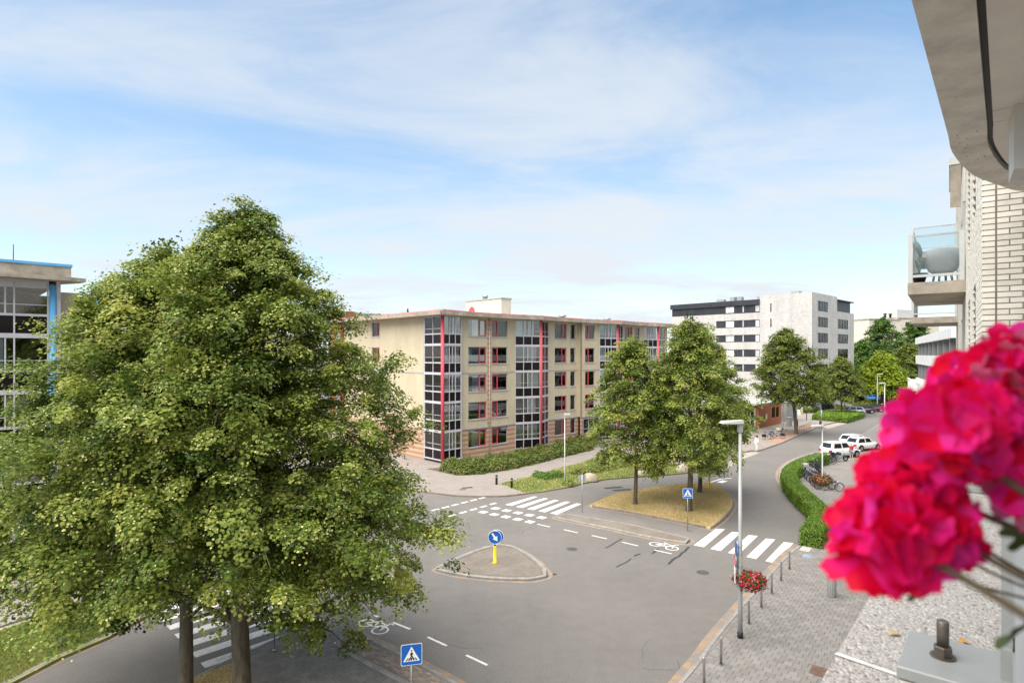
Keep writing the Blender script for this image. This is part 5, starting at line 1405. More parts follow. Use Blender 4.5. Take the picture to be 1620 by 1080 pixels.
    hfrac = np.clip((C[:, 2] - zc0) / max(ztop - zc0, .1), 0, 1)
    O /= np.maximum(np.linalg.norm(O, axis=1, keepdims=True), .3); O[:, :2] += nr.normal(0, .55, (nC, 2)); O[:, 2] = -.55 * droop + .9 * hfrac + nr.normal(0, .42, nC)
    O /= np.maximum(np.linalg.norm(O, axis=1, keepdims=True), 1e-6)
    Sd = np.cross(O, np.array([0, 0, 1.0])); Sd /= np.maximum(np.linalg.norm(Sd, axis=1, keepdims=True), 1e-6)
    Up = np.cross(Sd, O)
    size = clump * nr.uniform(.55, 1.3, nC)
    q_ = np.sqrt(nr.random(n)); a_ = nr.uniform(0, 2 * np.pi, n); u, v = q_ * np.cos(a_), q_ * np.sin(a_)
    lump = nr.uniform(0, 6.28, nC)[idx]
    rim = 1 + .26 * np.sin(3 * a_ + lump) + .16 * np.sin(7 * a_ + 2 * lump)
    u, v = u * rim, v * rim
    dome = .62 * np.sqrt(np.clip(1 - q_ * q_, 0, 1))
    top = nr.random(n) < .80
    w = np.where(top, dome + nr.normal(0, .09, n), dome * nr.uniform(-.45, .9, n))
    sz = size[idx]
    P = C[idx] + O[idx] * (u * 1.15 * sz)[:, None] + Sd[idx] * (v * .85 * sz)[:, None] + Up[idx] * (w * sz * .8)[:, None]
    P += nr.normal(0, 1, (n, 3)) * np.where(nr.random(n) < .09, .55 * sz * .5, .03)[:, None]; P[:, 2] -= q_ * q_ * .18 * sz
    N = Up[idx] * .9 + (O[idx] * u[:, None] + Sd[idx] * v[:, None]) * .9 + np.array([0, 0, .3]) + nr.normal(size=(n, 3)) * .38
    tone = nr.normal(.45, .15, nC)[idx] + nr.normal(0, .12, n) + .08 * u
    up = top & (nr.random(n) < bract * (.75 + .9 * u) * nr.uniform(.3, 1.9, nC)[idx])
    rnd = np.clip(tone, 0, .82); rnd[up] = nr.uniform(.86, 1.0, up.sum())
    S = leaf * nr.uniform(.7, 1.35, n); S[up] *= .62
    N[up] += np.array([0, 0, .4])
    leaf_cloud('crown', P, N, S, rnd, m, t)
    return t

BIG = [(2.6, 2.9), (3.6, 5.2), (5.2, 6.7), (7.2, 6.2), (9.2, 5.2), (11.0, 4.1), (12.6, 2.9), (14.0, 1.35), (15.0, .55), (15.6, .12)]
BIG2 = [(2.6, 3.0), (3.6, 5.4), (5.2, 6.6), (8.0, 6.2), (9.6, 4.7), (10.8, 3.7), (12.0, 2.6), (13.0, 1.7), (13.8, .8), (14.3, .15)]
tb = g(384, 1118, .08); ta = g(294, 1098, .08)
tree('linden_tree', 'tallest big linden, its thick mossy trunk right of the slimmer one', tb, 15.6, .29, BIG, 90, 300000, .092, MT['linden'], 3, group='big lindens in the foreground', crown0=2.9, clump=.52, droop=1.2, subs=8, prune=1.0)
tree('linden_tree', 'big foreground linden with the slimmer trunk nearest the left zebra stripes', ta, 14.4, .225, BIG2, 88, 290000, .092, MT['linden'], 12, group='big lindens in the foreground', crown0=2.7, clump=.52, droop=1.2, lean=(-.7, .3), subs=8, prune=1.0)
def midp(h, r, b, peak=.33): return [(b, r * .42), (lerp(b, h, .10), r * .78), (lerp(b, h, peak * .7), r), (lerp(b, h, .45), r * .9), (lerp(b, h, .65), r * .66), (lerp(b, h, .82), r * .4), (lerp(b, h, .94), r * .16), (h, .12)]
ISL = 'lindens on the grass island'
tree('linden_tree', 'smaller island linden with a slim leaning trunk, left of the pair', g(1005, 797, .13), 12.0, .15, midp(12.0, 3.7, 2.8), 44, 60000, .125, MT['linden'], 31, group=ISL, clump=.55, lean=(-.25, 0), subs=6)
tree('linden_tree', 'island linden standing just behind the blue crossing sign', g(1090, 808, .13), 13.2, .20, midp(13.2, 3.8, 3.1), 50, 74000, .125, MT['linden'], 44, group=ISL, clump=.58, subs=6)
tree('linden_tree', 'island linden next to the yellow post with the round sign', g(1107, 778, .13), 13.2, .17, midp(13.2, 3.9, 3.5), 48, 68000, .125, MT['linden'], 57, group=ISL, clump=.58, subs=6)
STR = 'street trees along the far side'
tree('linden_tree', 'broad linden with a leaning trunk beside the bicycle stands', g(1260, 686, .1), 14.3, .24, midp(14.3, 5.0, 4.3), 56, 62000, .19, MT['linden_far'], 63, group=STR, lean=(-1.7, .3), clump=.75, subs=6)
tree('linden_tree', 'small round linden beside the silver car in front of the white block', g(1331.5, 656, .1), 10.2, .16, midp(10.3, 3.9, 2.6), 44, 30000, .22, MT['linden_far'], 71, group=STR, clump=.65, subs=6)
BK = 'trees at the end of the street'
def far_tree(px, Y, topy, r, m, seed, label, n=16000, b=2.6):
    p = at(px, 560, Y); h = 11 + (560 - topy) * Y / F
    tree('street_tree', label, (p.x, p.y, 0), h, .25, midp(h, r, b), 46, int(n * 1.5), .34, m, seed, group=BK, clump=1.1, bract=.03, subs=6)
far_tree(1395, 128, 559, 4.7, MT['maple'], 81, 'bright yellow-green tree behind the two lamp posts', 20000)
far_tree(1396, 165, 503, 7.8, MT['dkgreen'], 82, 'tall green tree in front of the beige flats, left of its neighbour', 22000)
far_tree(1449, 172, 506, 7.0, MT['dkgreen'], 83, 'tall green tree in front of the beige flats, nearest the white wing', 20000)
far_tree(1440, 140, 545, 5.2, MT['linden_far'], 84, 'mid-green tree half hidden by the white loggia wing', 16000)
far_tree(1362, 160, 540, 5.6, MT['dkgreen'], 85, 'dark green tree touching the right edge of the white block', 14000)
far_tree(1352, 190, 548, 6.0, MT['maple'], 86, 'pale green tree peeping out behind the white block', 10000)
far_tree(1420, 158, 560, 5.0, MT['dkgreen'], 87, 'low dark tree behind the yellow-green one', 12000)

# clipped hedges: solid core, skin of small leaves
def hedge(name, label, line, w, h, z0, n, seed, m='hedge', leaf=.05, group=None, closed_poly=None):
    nr = np.random.default_rng(seed)
    poly = closed_poly or (offset_line(line, w / 2) + offset_line(line, -w / 2)[::-1])
    poly = ccw(poly)
    t = thing(name, label, 'hedge', (0, 0, z0), 0, group)
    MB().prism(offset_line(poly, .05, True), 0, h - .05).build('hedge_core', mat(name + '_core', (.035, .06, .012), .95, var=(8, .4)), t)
    # skin points
    A = abs(area(poly)); per = sum((Vector(poly[i]) - Vector(poly[i - 1])).length for i in range(len(poly)))
    nt_ = int(n * A / (A + per * h)); P = []; N = []
    xs_, ys_ = [p[0] for p in poly], [p[1] for p in poly]
    while len(P) < nt_:
        x, y = nr.uniform(min(xs_), max(xs_)), nr.uniform(min(ys_), max(ys_))
        if inside(poly, x, y): P.append((x, y, h + nr.normal(0, .03) + .03 * math.sin(x * 2.1) * math.cos(y * 1.7))); N.append((nr.normal(0, .5), nr.normal(0, .5), 1))
    el = [(Vector(poly[i - 1]), Vector(poly[i])) for i in range(len(poly))]; wl_ = np.array([(b - a).length for a, b in el]); 
    for k in nr.choice(len(el), n - nt_, p=wl_ / wl_.sum()):
        a, b = el[k]; q = a.lerp(b, nr.random()); d = (b - a).normalized(); o = Vector((d.y, -d.x))
        e = nr.normal(0, .035) + .03 * math.sin(q.x * 2.3 + q.y * 1.9)
        P.append((q.x + o.x * e, q.y + o.y * e, h * nr.random() ** .9)); N.append((o.x + nr.normal(0, .5), o.y + nr.normal(0, .5), .35 + nr.normal(0, .4)))
    P = np.array(P); N = np.array(N); tone = np.clip(nr.normal(.5, .2, len(P)), 0, 1)
    leaf_cloud('foliage', P, N, leaf * nr.uniform(.7, 1.4, len(P)), tone, MT[m], t)
    return t
hl = catmull([gxy(x, y, 1.0) for x, y in ((1303, 719), (1285, 723), (1266, 731), (1252, 741), (1248, 752), (1256, 765), (1272, 781), (1288, 795), (1300, 806))], 4)
hl2 = hl + [gxy(1296, 818, 1.0), gxy(1284, 826, 1.0)]
hl2 = hl + [gxy(1300, 815, 1.0), gxy(1289, 832, 1.0), gxy(1283, 840, 1.0)]
hedge('clipped_hedge', 'bright green clipped hedge curving around the parked bicycles', hl2, 1.15, 1.0, .08, 32000, 4, leaf=.07)
hp = [gxy(x, y, .1) for x, y in ((1285, 664), (1340.5, 668.5), (1368, 660), (1352, 655.5), (1296, 655))]
hedge('clipped_hedge', 'low rectangular clipped hedge in front of the white block', None, 1, .75, .08, 9000, 5, leaf=.16, closed_poly=hp)
hp = [gxy(x, y, .1) for x, y in ((1263, 653.5), (1288, 653), (1297, 649), (1275, 650.5))]
hedge('clipped_hedge', 'narrow dark hedge strip at the foot of the white block', None, 1, .6, .08, 2500, 6, 'dkgreen', leaf=.2, closed_poly=hp)
hp = [gxy(x, y, .1) for x, y in ((1408, 634), (1448, 634), (1455, 628), (1410, 629))]
hedge('clipped_hedge', 'dark far hedge behind the burgundy car at the street end', None, 1, 1.6, .0, 2500, 7, 'dkgreen', leaf=.35, closed_poly=hp)

# shrubs along the foot of the tan block: single bushes
rr = random.Random(77); nr = np.random.default_rng(77)
sh_front = [(722, 752), (735, 751), (752, 750), (780, 746), (805, 742), (839, 735.5), (865, 729), (890.6, 722.5), (915, 717), (934, 711.5), (944, 703)]
fpts = [Vector(gxy(*p, .1)) for p in sh_front]
MB().prism([tuple(p) for p in fpts] + [tuple(p + Vector((-UY, UX)) * 4.4) for p in fpts[::-1]], .05, .13).build('planting_bed', MT['soil'], kind='structure')
spots = []
for i, p in enumerate(catmull([tuple(p) for p in fpts[1:]], 3)):
    for j in range(3):
        q = Vector(p) + Vector((-UY, UX)) * (.55 + j * 1.1 + rr.uniform(-.2, .2)); spots.append((q.x, q.y, j))
names = ['front', 'middle', 'back']
for i, (x, y, j) in enumerate(spots):
    n = 520; r_ = rr.uniform(.62, .85); h_ = rr.uniform(.75, 1.15) + .08 * j
    t = thing('shrub', 'low reddish-green shrub, %s of the bed\'s %s row from the red corner post' % (ordinal(i // 3 + 1), names[j]), 'shrub', (x, y, .11), 0, 'shrubs along the tan block')
    d = nr.normal(size=(n, 3)); d /= np.linalg.norm(d, axis=1, keepdims=True); d[:, 2] = np.abs(d[:, 2])
    P = d * np.array([r_, r_, h_]) * (nr.uniform(.55, 1.05, n) ** .6)[:, None]
    tone = np.clip(nr.normal(.5 + rr.uniform(-.12, .15), .2, n), 0, 1)
    leaf_cloud('foliage', P, d + nr.normal(size=(n, 3)) * .5 + np.array([0, 0, .5]), .15 * nr.uniform(.6, 1.4, n), tone, MT['shrub'], t)
    mb = MB()
    for k in range(4): a = k * 1.6 + rr.random(); mb.tube([(0, 0, -.02), (.5 * r_ * math.cos(a), .5 * r_ * math.sin(a), h_ * .7)], [.02, .008], 4)
    mb.build('stem', MT['bark'], t)
# small plants in the lawn bed
for i, (px, py, r_, lab, m, n) in enumerate(((862, 756, .9, 'dark leafy clump in the lawn, left of the lamp post', 'dkgreen', 500), (878, 753, 1.0, 'dark leafy clump in the lawn nearest the lamp post', 'dkgreen', 500), (852, 753, .7, 'smallest dark leafy clump at the left of the lawn bed', 'dkgreen', 400),
        (900, 767, .6, 'pale tuft at the foot of the lawn lamp post', 'grass_leaf', 300), (936, 745, 1.3, 'pale flowering ground plant behind the boulder', 'shrub', 600), (955, 741, 1.5, 'wide low flowering plant in the middle of the lawn', 'shrub', 600), (915, 749, .9, 'low green plant between lamp post and boulder', 'shrub', 400), (1215 * 0 + 978, 737, 1.2, 'low plant in the lawn under the left island linden', 'shrub', 400))):
    q = g(px, py, .115); t = thing('plant', lab, 'plant', q)
    d = nr.normal(size=(n, 3)); d /= np.linalg.norm(d, axis=1, keepdims=True); d[:, 2] = np.abs(d[:, 2])
    leaf_cloud('foliage', d * np.array([r_, r_, .5]) * nr.uniform(.3, 1, n)[:, None], d + nr.normal(size=(n, 3)) * .5, .16 * nr.uniform(.6, 1.3, n), np.clip(nr.normal(.6, .2, n), 0, 1), MT[m], t)
    mb = MB()
    for k in range(5): mb.tube([(0, 0, -.01), (.5 * r_ * math.cos(k * 1.3), .5 * r_ * math.sin(k * 1.3), .35)], [.015, .006], 4)
    mb.build('stem', MT['bark'], t)
# planting in front of the cars by the white block
for i, (px, py, r_) in enumerate(((1375, 640, 3.2), (1388, 639, 3.0), (1327, 647, 2.2), (1365, 644, 2.4))):
    q = g(px, py, .05); n = 900
    t = thing('shrub', ('yellowish shrub mass between the parked cars, left half', 'yellowish shrub mass between the parked cars, right half', 'grey-green bush beside the dark entrance', 'low bush between white block and silver car')[i], 'shrub', q)
    d = nr.normal(size=(n, 3)); d /= np.linalg.norm(d, axis=1, keepdims=True); d[:, 2] = np.abs(d[:, 2])
    leaf_cloud('foliage', d * np.array([r_, r_ * .8, .95]) * nr.uniform(.5, 1, n)[:, None], d + nr.normal(size=(n, 3)) * .5, .3 * nr.uniform(.6, 1.3, n), np.clip(nr.normal(.6, .2, n), 0, 1), MT['maple'] if i < 2 else MT['shrub'], t)
    MB().tube([(0, 0, -.02), (0, 0, .6)], [.06, .03], 6).build('stem', MT['bark'], t)

# grass blades (uncountable)
def grass(poly, z, n, h, m, parent_name, seed, w=.018):
    nr = np.random.default_rng(seed); xs_, ys_ = [p[0] for p in poly], [p[1] for p in poly]; pts = []
    while len(pts) < n:
        X_ = nr.uniform(min(xs_), max(xs_), 4000); Y_ = nr.uniform(min(ys_), max(ys_), 4000)
        for x, y in zip(X_, Y_):
            if inside(poly, x, y): pts.append((x, y))
        if len(pts) >= n: break
    pts = np.array(pts[:n]); hh = h * nr.uniform(.5, 1.5, n)
    a = nr.uniform(0, 6.28, n); V = np.empty((n, 3, 3), np.float32)
    dx, dy = np.cos(a) * w, np.sin(a) * w; lx, ly = nr.normal(0, .5, n) * hh, nr.normal(0, .5, n) * hh
    V[:, 0] = np.c_[pts[:, 0] - dx, pts[:, 1] - dy, np.full(n, z - .01)]; V[:, 1] = np.c_[pts[:, 0] + dx, pts[:, 1] + dy, np.full(n, z - .01)]; V[:, 2] = np.c_[pts[:, 0] + lx, pts[:, 1] + ly, z + hh]
    me = bpy.data.meshes.new('grass'); me.vertices.add(3 * n); me.vertices.foreach_set('co', V.reshape(-1)); me.loops.add(3 * n); me.loops.foreach_set('vertex_index', np.arange(3 * n, dtype=np.int32))
    me.polygons.add(n); me.polygons.foreach_set('loop_start', np.arange(0, 3 * n, 3, dtype=np.int32)); me.update(calc_edges=True)
    # patches: tone follows a slow wave plus noise
    tone = np.clip(.5 + .25 * np.sin(pts[:, 0] * 1.1 + seed) * np.cos(pts[:, 1] * .9) + nr.normal(0, .2, n), 0, 1)
    at_ = me.attributes.new('rnd', 'FLOAT', 'POINT'); at_.data.foreach_set('value', np.repeat(tone, 3).astype(np.float32)); me.materials.append(m)
    return me
link('grass', grass(offset_line(ccw(lawn_l), .2, True), .115, 42000, .05, MT['grass_leaf'], '', 1), None, 'short patchy green grass on the left verge', 'grass', kind='stuff')
link('grass', grass(offset_line(ccw(gi), .2, True), .127, 48000, .06, MT['dry_leaf'], '', 2, .025), None, 'dry yellow grass on the island under three lindens', 'grass', kind='stuff')
link('grass', grass(lawn_poly, .115, 36000, .07, MT['grass_leaf'], '', 3, .03), None, 'green lawn grass beside the shrub bed and boulders', 'grass', kind='stuff')
link('grass', grass(pit, .088, 6000, .05, MT['dry_leaf'], '', 4), None, 'dry grass around the big linden trunks', 'grass', kind='stuff')
# boulders in the lawn
def boulder(px, py, r_, h_, seed, label):
    q = g(px, py, .115); nr = np.random.default_rng(seed); mb = MB(); nu, nv = 14, 8; vs_ = []
    for i in range(nv):
        th = math.pi * .5 * (1 - i / (nv - 1)) 
        for j in range(nu):
            a = 2 * math.pi * j / nu; k = 1 + .10 * math.sin(2 * a + seed) + .05 * math.sin(5 * a + i) + nr.normal(0, .015)
            vs_.append((r_ * k * math.sin(th * .98 + .03) * math.cos(a), r_ * .7 * k * math.sin(th * .98 + .03) * math.sin(a), h_ * math.cos(th) * k - .03))
    vs_ = vs_[:]
    mb.add(vs_, [(i * nu + j, i * nu + (j + 1) % nu, (i + 1) * nu + (j + 1) % nu, (i + 1) * nu + j) for i in range(nv - 1) for j in range(nu)] + [tuple((nv - 1) * nu + j for j in range(nu))], 0, True)
    mb.build('boulder', mat('granite%d' % seed, (.36, .31, .25), .85, var=(6, .25), bump=(30, .5)), None, label=label, cat='boulder', loc=q)
boulder(933, 759, .72, .60, 3, 'rounded pale boulder on the lawn behind the square sign')
boulder(1081, 744, .8, .6, 5, 'brownish boulder on the lawn half behind the island linden trunk')
boulder(1013, 750, .6, .35, 6, 'small flat stone on the lawn edge by the slim linden')
# ------------------------------------------------------------------ lamp posts, signs, bollards
def lamp(base, h, r, arm, rz, label, m='lamp_grey', head=.75, foot=True):
    t = thing('street_lamp', label, 'lamp post', base, rz, 'street lamps')
    MB().tube([(0, 0, 0), (0, 0, 1.2), (0, 0, h)], [r * 1.15, r, r * .72], 12).build('pole', MT[m], t)
    if foot: MB().tube([(0, 0, 0), (0, 0, .22)], r * 1.3, 12).build('foot', MT['black'], t)
    MB().box(-r * .9, r * .9, -r, r, h - .35, h + .02).build('head_socket', MT[m], t)
    hd = MB().hexa([(-arm, -.17, h + .0), (r, -.12, h - .02), (r, .12, h - .02), (-arm, .17, h + .0), (-arm + .06, -.13, h + .09), (r, -.10, h + .12), (r, .10, h + .12), (-arm + .06, .13, h + .09)]).build('lamp_head', MT['lamp_white'], t)
    MB().box(-arm + .1, -arm * .35, -.11, .11, h - .035, h - .012).build('lens', MT['curtain'], hd)
    return t
L1 = g(1171, 1008, .1)
lamp(L1, 8.25, .085, .78, math.radians(8), 'tall grey lamp post with flower basket beside the right zebra crossing')
lamp(g(1301, 811, .1), 5.95, .05, .75, math.radians(5), 'slim pale lamp post with flower basket rising from the curved hedge', 'lamp_white')
lamp(g(893.5, 767, .115), 5.85, .05, .45, math.radians(190), 'slim lamp post on the lawn in front of the tan block', 'lamp_white')
lamp(g(1238.5, 680, .1), 5.4, .055, -.9, math.radians(0), 'lamp post in front of the orange pavilion', 'lamp_white')
lamp(g(1388, 648, .05), 7.0, .09, -.9, 0, 'leftmost of two far lamp posts before the yellow-green tree', 'lamp_grey')
lamp(g(1399.5, 660, .05), 5.9, .09, .9, 0, 'rightmost of two far lamp posts before the yellow-green tree', 'lamp_white')
lamp(g(97.5, 1024, .115), 6.0, .085, .7, math.radians(20), 'lamp post with black foot on the left verge under the big linden', 'lamp_grey')
lamp(g(133.7, 955, .115), 6.0, .10, .7, math.radians(20), 'dark-footed lamp post beyond the verge, half hidden by linden leaves', 'lamp_grey')
o = thing('sign_pole', 'thin dark green pole on the pavement before the white block', 'pole', g(1276, 664, .1), 0)
MB().tube([(0, 0, 0), (0, 0, 4.6)], .07, 8).build('pole', MT['dkgreen'] if False else mat('green_pole', (.05, .09, .08), .5, var=(2, .1)), o)
MB().lathe((0, 0, 4.6), [(.11, 0), (.11, .06), (.02, .1)], 10).build('cap', MT['black'], o)
o = thing('sign_pole', 'short grey pole rising from the low hedge corner', 'pole', g(1299.5, 676, .1), 0)
MB().tube([(0, 0, 0), (0, 0, 2.6)], .055, 8).build('pole', MT['steel'], o)
MB().box(-.2, .2, -.02, .02, 2.1, 2.58).build('plate', MT['sign_back'], o)

def crossing_sign(base, rz, label, zc_=2.36, back=False, panels=1, size=.6, zground=0.1, name='crossing_sign'):
    """square blue pedestrian-crossing sign; faces local -y"""
    t = thing(name, label, 'road sign', base, rz, 'pedestrian crossing signs')
    MB().tube([(0, .035, 0), (0, .035, zc_ + size / 2)], .028, 10).build('pole', MT['steel'], t)
    MB().box(.0, .34, -.06, .12, -.02, .03).build('foot_plate', MT['steel'], t)
    h = size / 2
    def rsq(a, y0, y1, mm, nm, par):
        c = a * .14; pts = []
        for (sx, sz) in ((1, 1), (-1, 1), (-1, -1), (1, -1)):
            for k in range(4):
                q = math.atan2(sz, sx) - math.pi / 4 + k * math.pi / 6
                pts.append((sx * (a - c) + c * math.cos(q), sz * (a - c) + c * math.sin(q)))
        n = len(pts); v = [(x, y0, zc_ + z) for x, z in pts] + [(x, y1, zc_ + z) for x, z in pts]
        return MB().add(v, [tuple(range(n - 1, -1, -1)), tuple(range(n, 2 * n))] + [(i, (i + 1) % n, n + (i + 1) % n, n + i) for i in range(n)]).build(nm, MT[mm], par)
    if back:
        p = rsq(h * .85, -.006, .0, 'sign_back', 'plate', t)
        MB().box(-h * .83, h * .83, -.05, -.006, zc_ - h * .8, zc_ - h * .72).build('bracket', MT['steel'], p); MB().box(-h * .83, h * .83, -.05, -.006, zc_ + h * .3, zc_ + h * .38).build('bracket', MT['steel'], p)
        return t
    p = rsq(h, -.012, .0, 'sign_white', 'plate', t)
    rsq(h * .95, -.015, -.013, 'sign_blue', 'blue_field', p)
    MB().add([(-.235, -.018, zc_ - .185), (.235, -.018, zc_ - .185), (0, -.018, zc_ + .235)], [(0, 1, 2)]).build('white_triangle', MT['sign_white'], p)
    mb = MB()
    for k in range(5):
        x = -.165 + .075 * k; lean = (x) * -.35
        mb.add([(x - .012, -.021, zc_ - .165), (x + .032, -.021, zc_ - .165), (x + .032 + lean, -.021, zc_ - .085), (x + .002 + lean, -.021, zc_ - .085)], [(0, 1, 2, 3)])
    # walking figure
    def seg(x0, z0, x1, z1, w):
        d = Vector((x1 - x0, z1 - z0)).normalized(); n = Vector((-d.y, d.x)) * w
        mb.add([(x0 - n.x, -.0225, zc_ + z0 - n.y), (x1 - n.x, -.0225, zc_ + z1 - n.y), (x1 + n.x, -.0225, zc_ + z1 + n.y), (x0 + n.x, -.0225, zc_ + z0 + n.y)], [(0, 1, 2, 3)])
    seg(0, .07, .0, -.02, .022); seg(0, -.015, -.045, -.13, .015); seg(0, -.015, .05, -.12, .015); seg(0, .06, -.045, .0, .011); seg(0, .06, .045, .01, .011)
    mb.add([(.024 * math.cos(k * .785), -.0225, zc_ + .115 + .024 * math.sin(k * .785)) for k in range(8)], [tuple(range(8))])
    mb.build('pictogram', MT['black'], p)
    MB().box(-h * .55, h * .55, -.0, .02, zc_ - .05, zc_ + .0).build('bracket', MT['steel'], p)
    return t
s1 = at(651, 1040, 940 * 8.64 / 480); crossing_sign((s1.x, s1.y, .1), math.radians(14), 'blue crossing sign in the foreground beside the brick divider')
crossing_sign(g(1088, 840, .006), math.radians(-6), 'blue crossing sign on the walk before the grass island')
crossing_sign(g(921, 810, .006), math.radians(178), 'grey back of a square sign at the end of the left zebra crossing', back=True)
a_s = g(434, 1029, .08)
o = thing('sign_pole', 'grey post on the pavement right of the thick linden trunk', 'pole', a_s); MB().tube([(0, 0, 0), (0, 0, 2.4)], .03, 8).build('pole', MT['steel'], o); MB().tube([(0, 0, 0), (0, 0, .06)], .06, 8).build('collar', MT['steel'], o)

def disc_sign(base, rz, label, front, post):
    """round sign on a thick plastic post, blue arrow disc to the camera or its grey back"""
    t = thing('keep_right_sign', label, 'road sign', base, rz)
    MB().lathe((0, 0, 0), [(.13, 0), (.13, .04), (.085, .06), (.085, .85), (.07, .9), (.045, .92)], 14).build('post', MT[post], t)
    MB().lathe((0, 0, .9), [(.06, 0), (.06, .09)], 12).build('collar', MT['black'], t)
    zc_ = 1.34
    if front:
        d2 = MB().disc((.09, .12, zc_), .36, .02, 'y', 30).build('rear_disc', MT['sign_blue'], t); MB().ring((.09, .105, zc_), .35, .014, 'y', 30, 5).build('rim', MT['sign_white'], d2)
        d = MB().disc((0, -.02, zc_), .36, .02, 'y', 30).build('disc', MT['sign_blue'], t); MB().ring((0, -.032, zc_), .347, .013, 'y', 30, 5).build('rim', MT['sign_white'], d)
        # white arrow pointing down to the right
        pts = [(-.26, .05), (-.26, -.05), (.0, -.05), (.0, -.15), (.24, 0), (.0, .15), (.0, .05)]
        a = math.radians(-55); v = [(x * math.cos(a) - z * math.sin(a), -.036, zc_ + x * math.sin(a) + z * math.cos(a)) for x, z in pts]
        MB().add(v, [tuple(range(7))]).build('arrow', MT['sign_white'], d)
        MB().box(-.03, .03, -.005, .11, zc_ - .36, zc_ + .3).build('mount', MT['steel'], t)
    else:
        d = MB().disc((0, 0, zc_ + .12), .34, .02, 'y', 30).build('disc', MT['sign_back'], t)
        MB().ring((0, 0, zc_ + .12), .34, .016, 'y', 30, 5).build('rim', MT['steel'], d)
        MB().tube([(0, .02, .9), (0, .02, zc_ + .4)], .03, 8).build('mount', MT['black'], t)
        MB().tube([(-.08, .1, zc_ + .3), (-.08, .1, zc_ + .5)], .05, 8).build('cap', MT['black'], t)
    return t
disc_sign(g(783, 890, .12), math.radians(-3), 'round blue arrow sign on a yellow post in the traffic island', True, 'yellow')
disc_sign(g(1122, 770, .12), math.radians(10), 'grey back of a round sign on an orange-yellow post at the island tip', False, 'orange_plastic')
o = thing('marker_pole', 'white pole with black band behind the round grey sign', 'pole', g(1120.5, 738, .1)); MB().tube([(0, 0, .9), (0, 0, 2.3)], .045, 8).build('pole', MT['lamp_white'], o); MB().tube([(0, 0, 0), (0, 0, .9)], .05, 8).build('foot', MT['black'], o)
# signs clamped to the near lamp post, seen edge-on
ps = thing('sign_cluster', 'edge-on blue and grey signs clamped to the tall lamp post', 'road sign', (L1.x, L1.y, .1), math.radians(-14))
a = MB().rbox((-.16, .05, 3.42), .025, .46, .5, -.02); p_ = a.build('blue_plate', MT['sign_blue'], ps)
a = MB(); a.disc((-.17, .02, 2.95), .26, .02, 'x', 20); a.build('round_plate', MT['sign_back'], ps)
MB().ring((-.185, .02, 2.95), .25, .014, 'x', 20, 5).build('red_rim', MT['red'], ps)
MB().rbox((-.2, .0, 2.42), .025, .34, .55, -.04).build('white_plate', MT['sign_white'], ps)
MB().tube([(-.1, .0, 2.15), (-.1, 0, 3.7)], .03, 8).build('bracket_tube', MT['sign_back'], ps)
mb = MB()
for z in (2.35, 2.75, 3.25, 3.55): mb.ring((0, 0, z), .1, .012, 'z', 16, 5); mb.box(-.17, -.08, -.02, .02, z - .02, z + .02)
mb.build('clamp', MT['steel'], ps)

ORD = ['first', 'second', 'third', 'fourth', 'fifth', 'sixth', 'seventh']
bm0 = None
for k, (px, py) in enumerate(((1249, 899.6), (1236, 918), (1221, 938), (1204.5, 960), (1185, 986), (1140.6, 1050), (1114, 1084))):
    q = g(px, py, .1); lab = '%s steel bollard along the kerb counting from the right zebra crossing' % ORD[k]
    if bm0 is None:
        bm0 = thing('bollard', lab, 'bollard', q, 0, 'steel bollards along the near kerb')
        MB().lathe((0, 0, 0), [(.045, 0), (.045, .93), (.038, .95), (.02, .955)], 14).build('post', MT['stainless'], bm0)
        MB().lathe((0, 0, 0), [(.085, 0), (.085, .012), (.05, .016)], 14).build('base_ring', MT['joint'], bm0)
    else:
        c = copy_tree(bm0); c.location = q; c['label'] = lab; c.rotation_euler = (R.gauss(0, .012), R.gauss(0, .012), k)
for (px, py, lab, hh) in ((785.5, 766, 'dark bollard on the pavement, left of the two by the lawn', .8), (809.5, 771.5, 'dark bollard at the lawn corner, right of the two', .8), (1261.5, 674, 'black bollard near the leaning linden and the bicycle stands', 1.0)):
    t = thing('bollard', lab, 'bollard', g(px, py, .1), .3, 'dark bollards')
    MB().lathe((0, 0, 0), [(.10, 0), (.10, hh - .06), (.085, hh), (.03, hh + .02)], 10).build('post', MT['black'], t)
    MB().lathe((0, 0, hh - .2), [(.103, 0), (.103, .06)], 10).build('band', MT['sign_back'], t)
# litter bin
t = thing('litter_bin', 'grey cylindrical litter bin partly behind the pink flowers', 'bin', g(1316, 943, .1), .4)
MB().lathe((0, 0, 0), [(.16, 0), (.17, .03), (.17, .95), (.15, .97)], 18).build('body', MT['zinc_plate'], t)
MB().lathe((0, 0, .98), [(.19, 0), (.19, .05), (.16, .16), (.06, .2)], 18).build('lid', MT['curtain'], t)
mb = MB()
for k in range(16): a = k * math.pi / 8; mb.box(.172 * math.cos(a) - .008, .172 * math.cos(a) + .008, .172 * math.sin(a) - .008, .172 * math.sin(a) + .008, .06, .92)
mb.build('rib', MT['steel'], t)
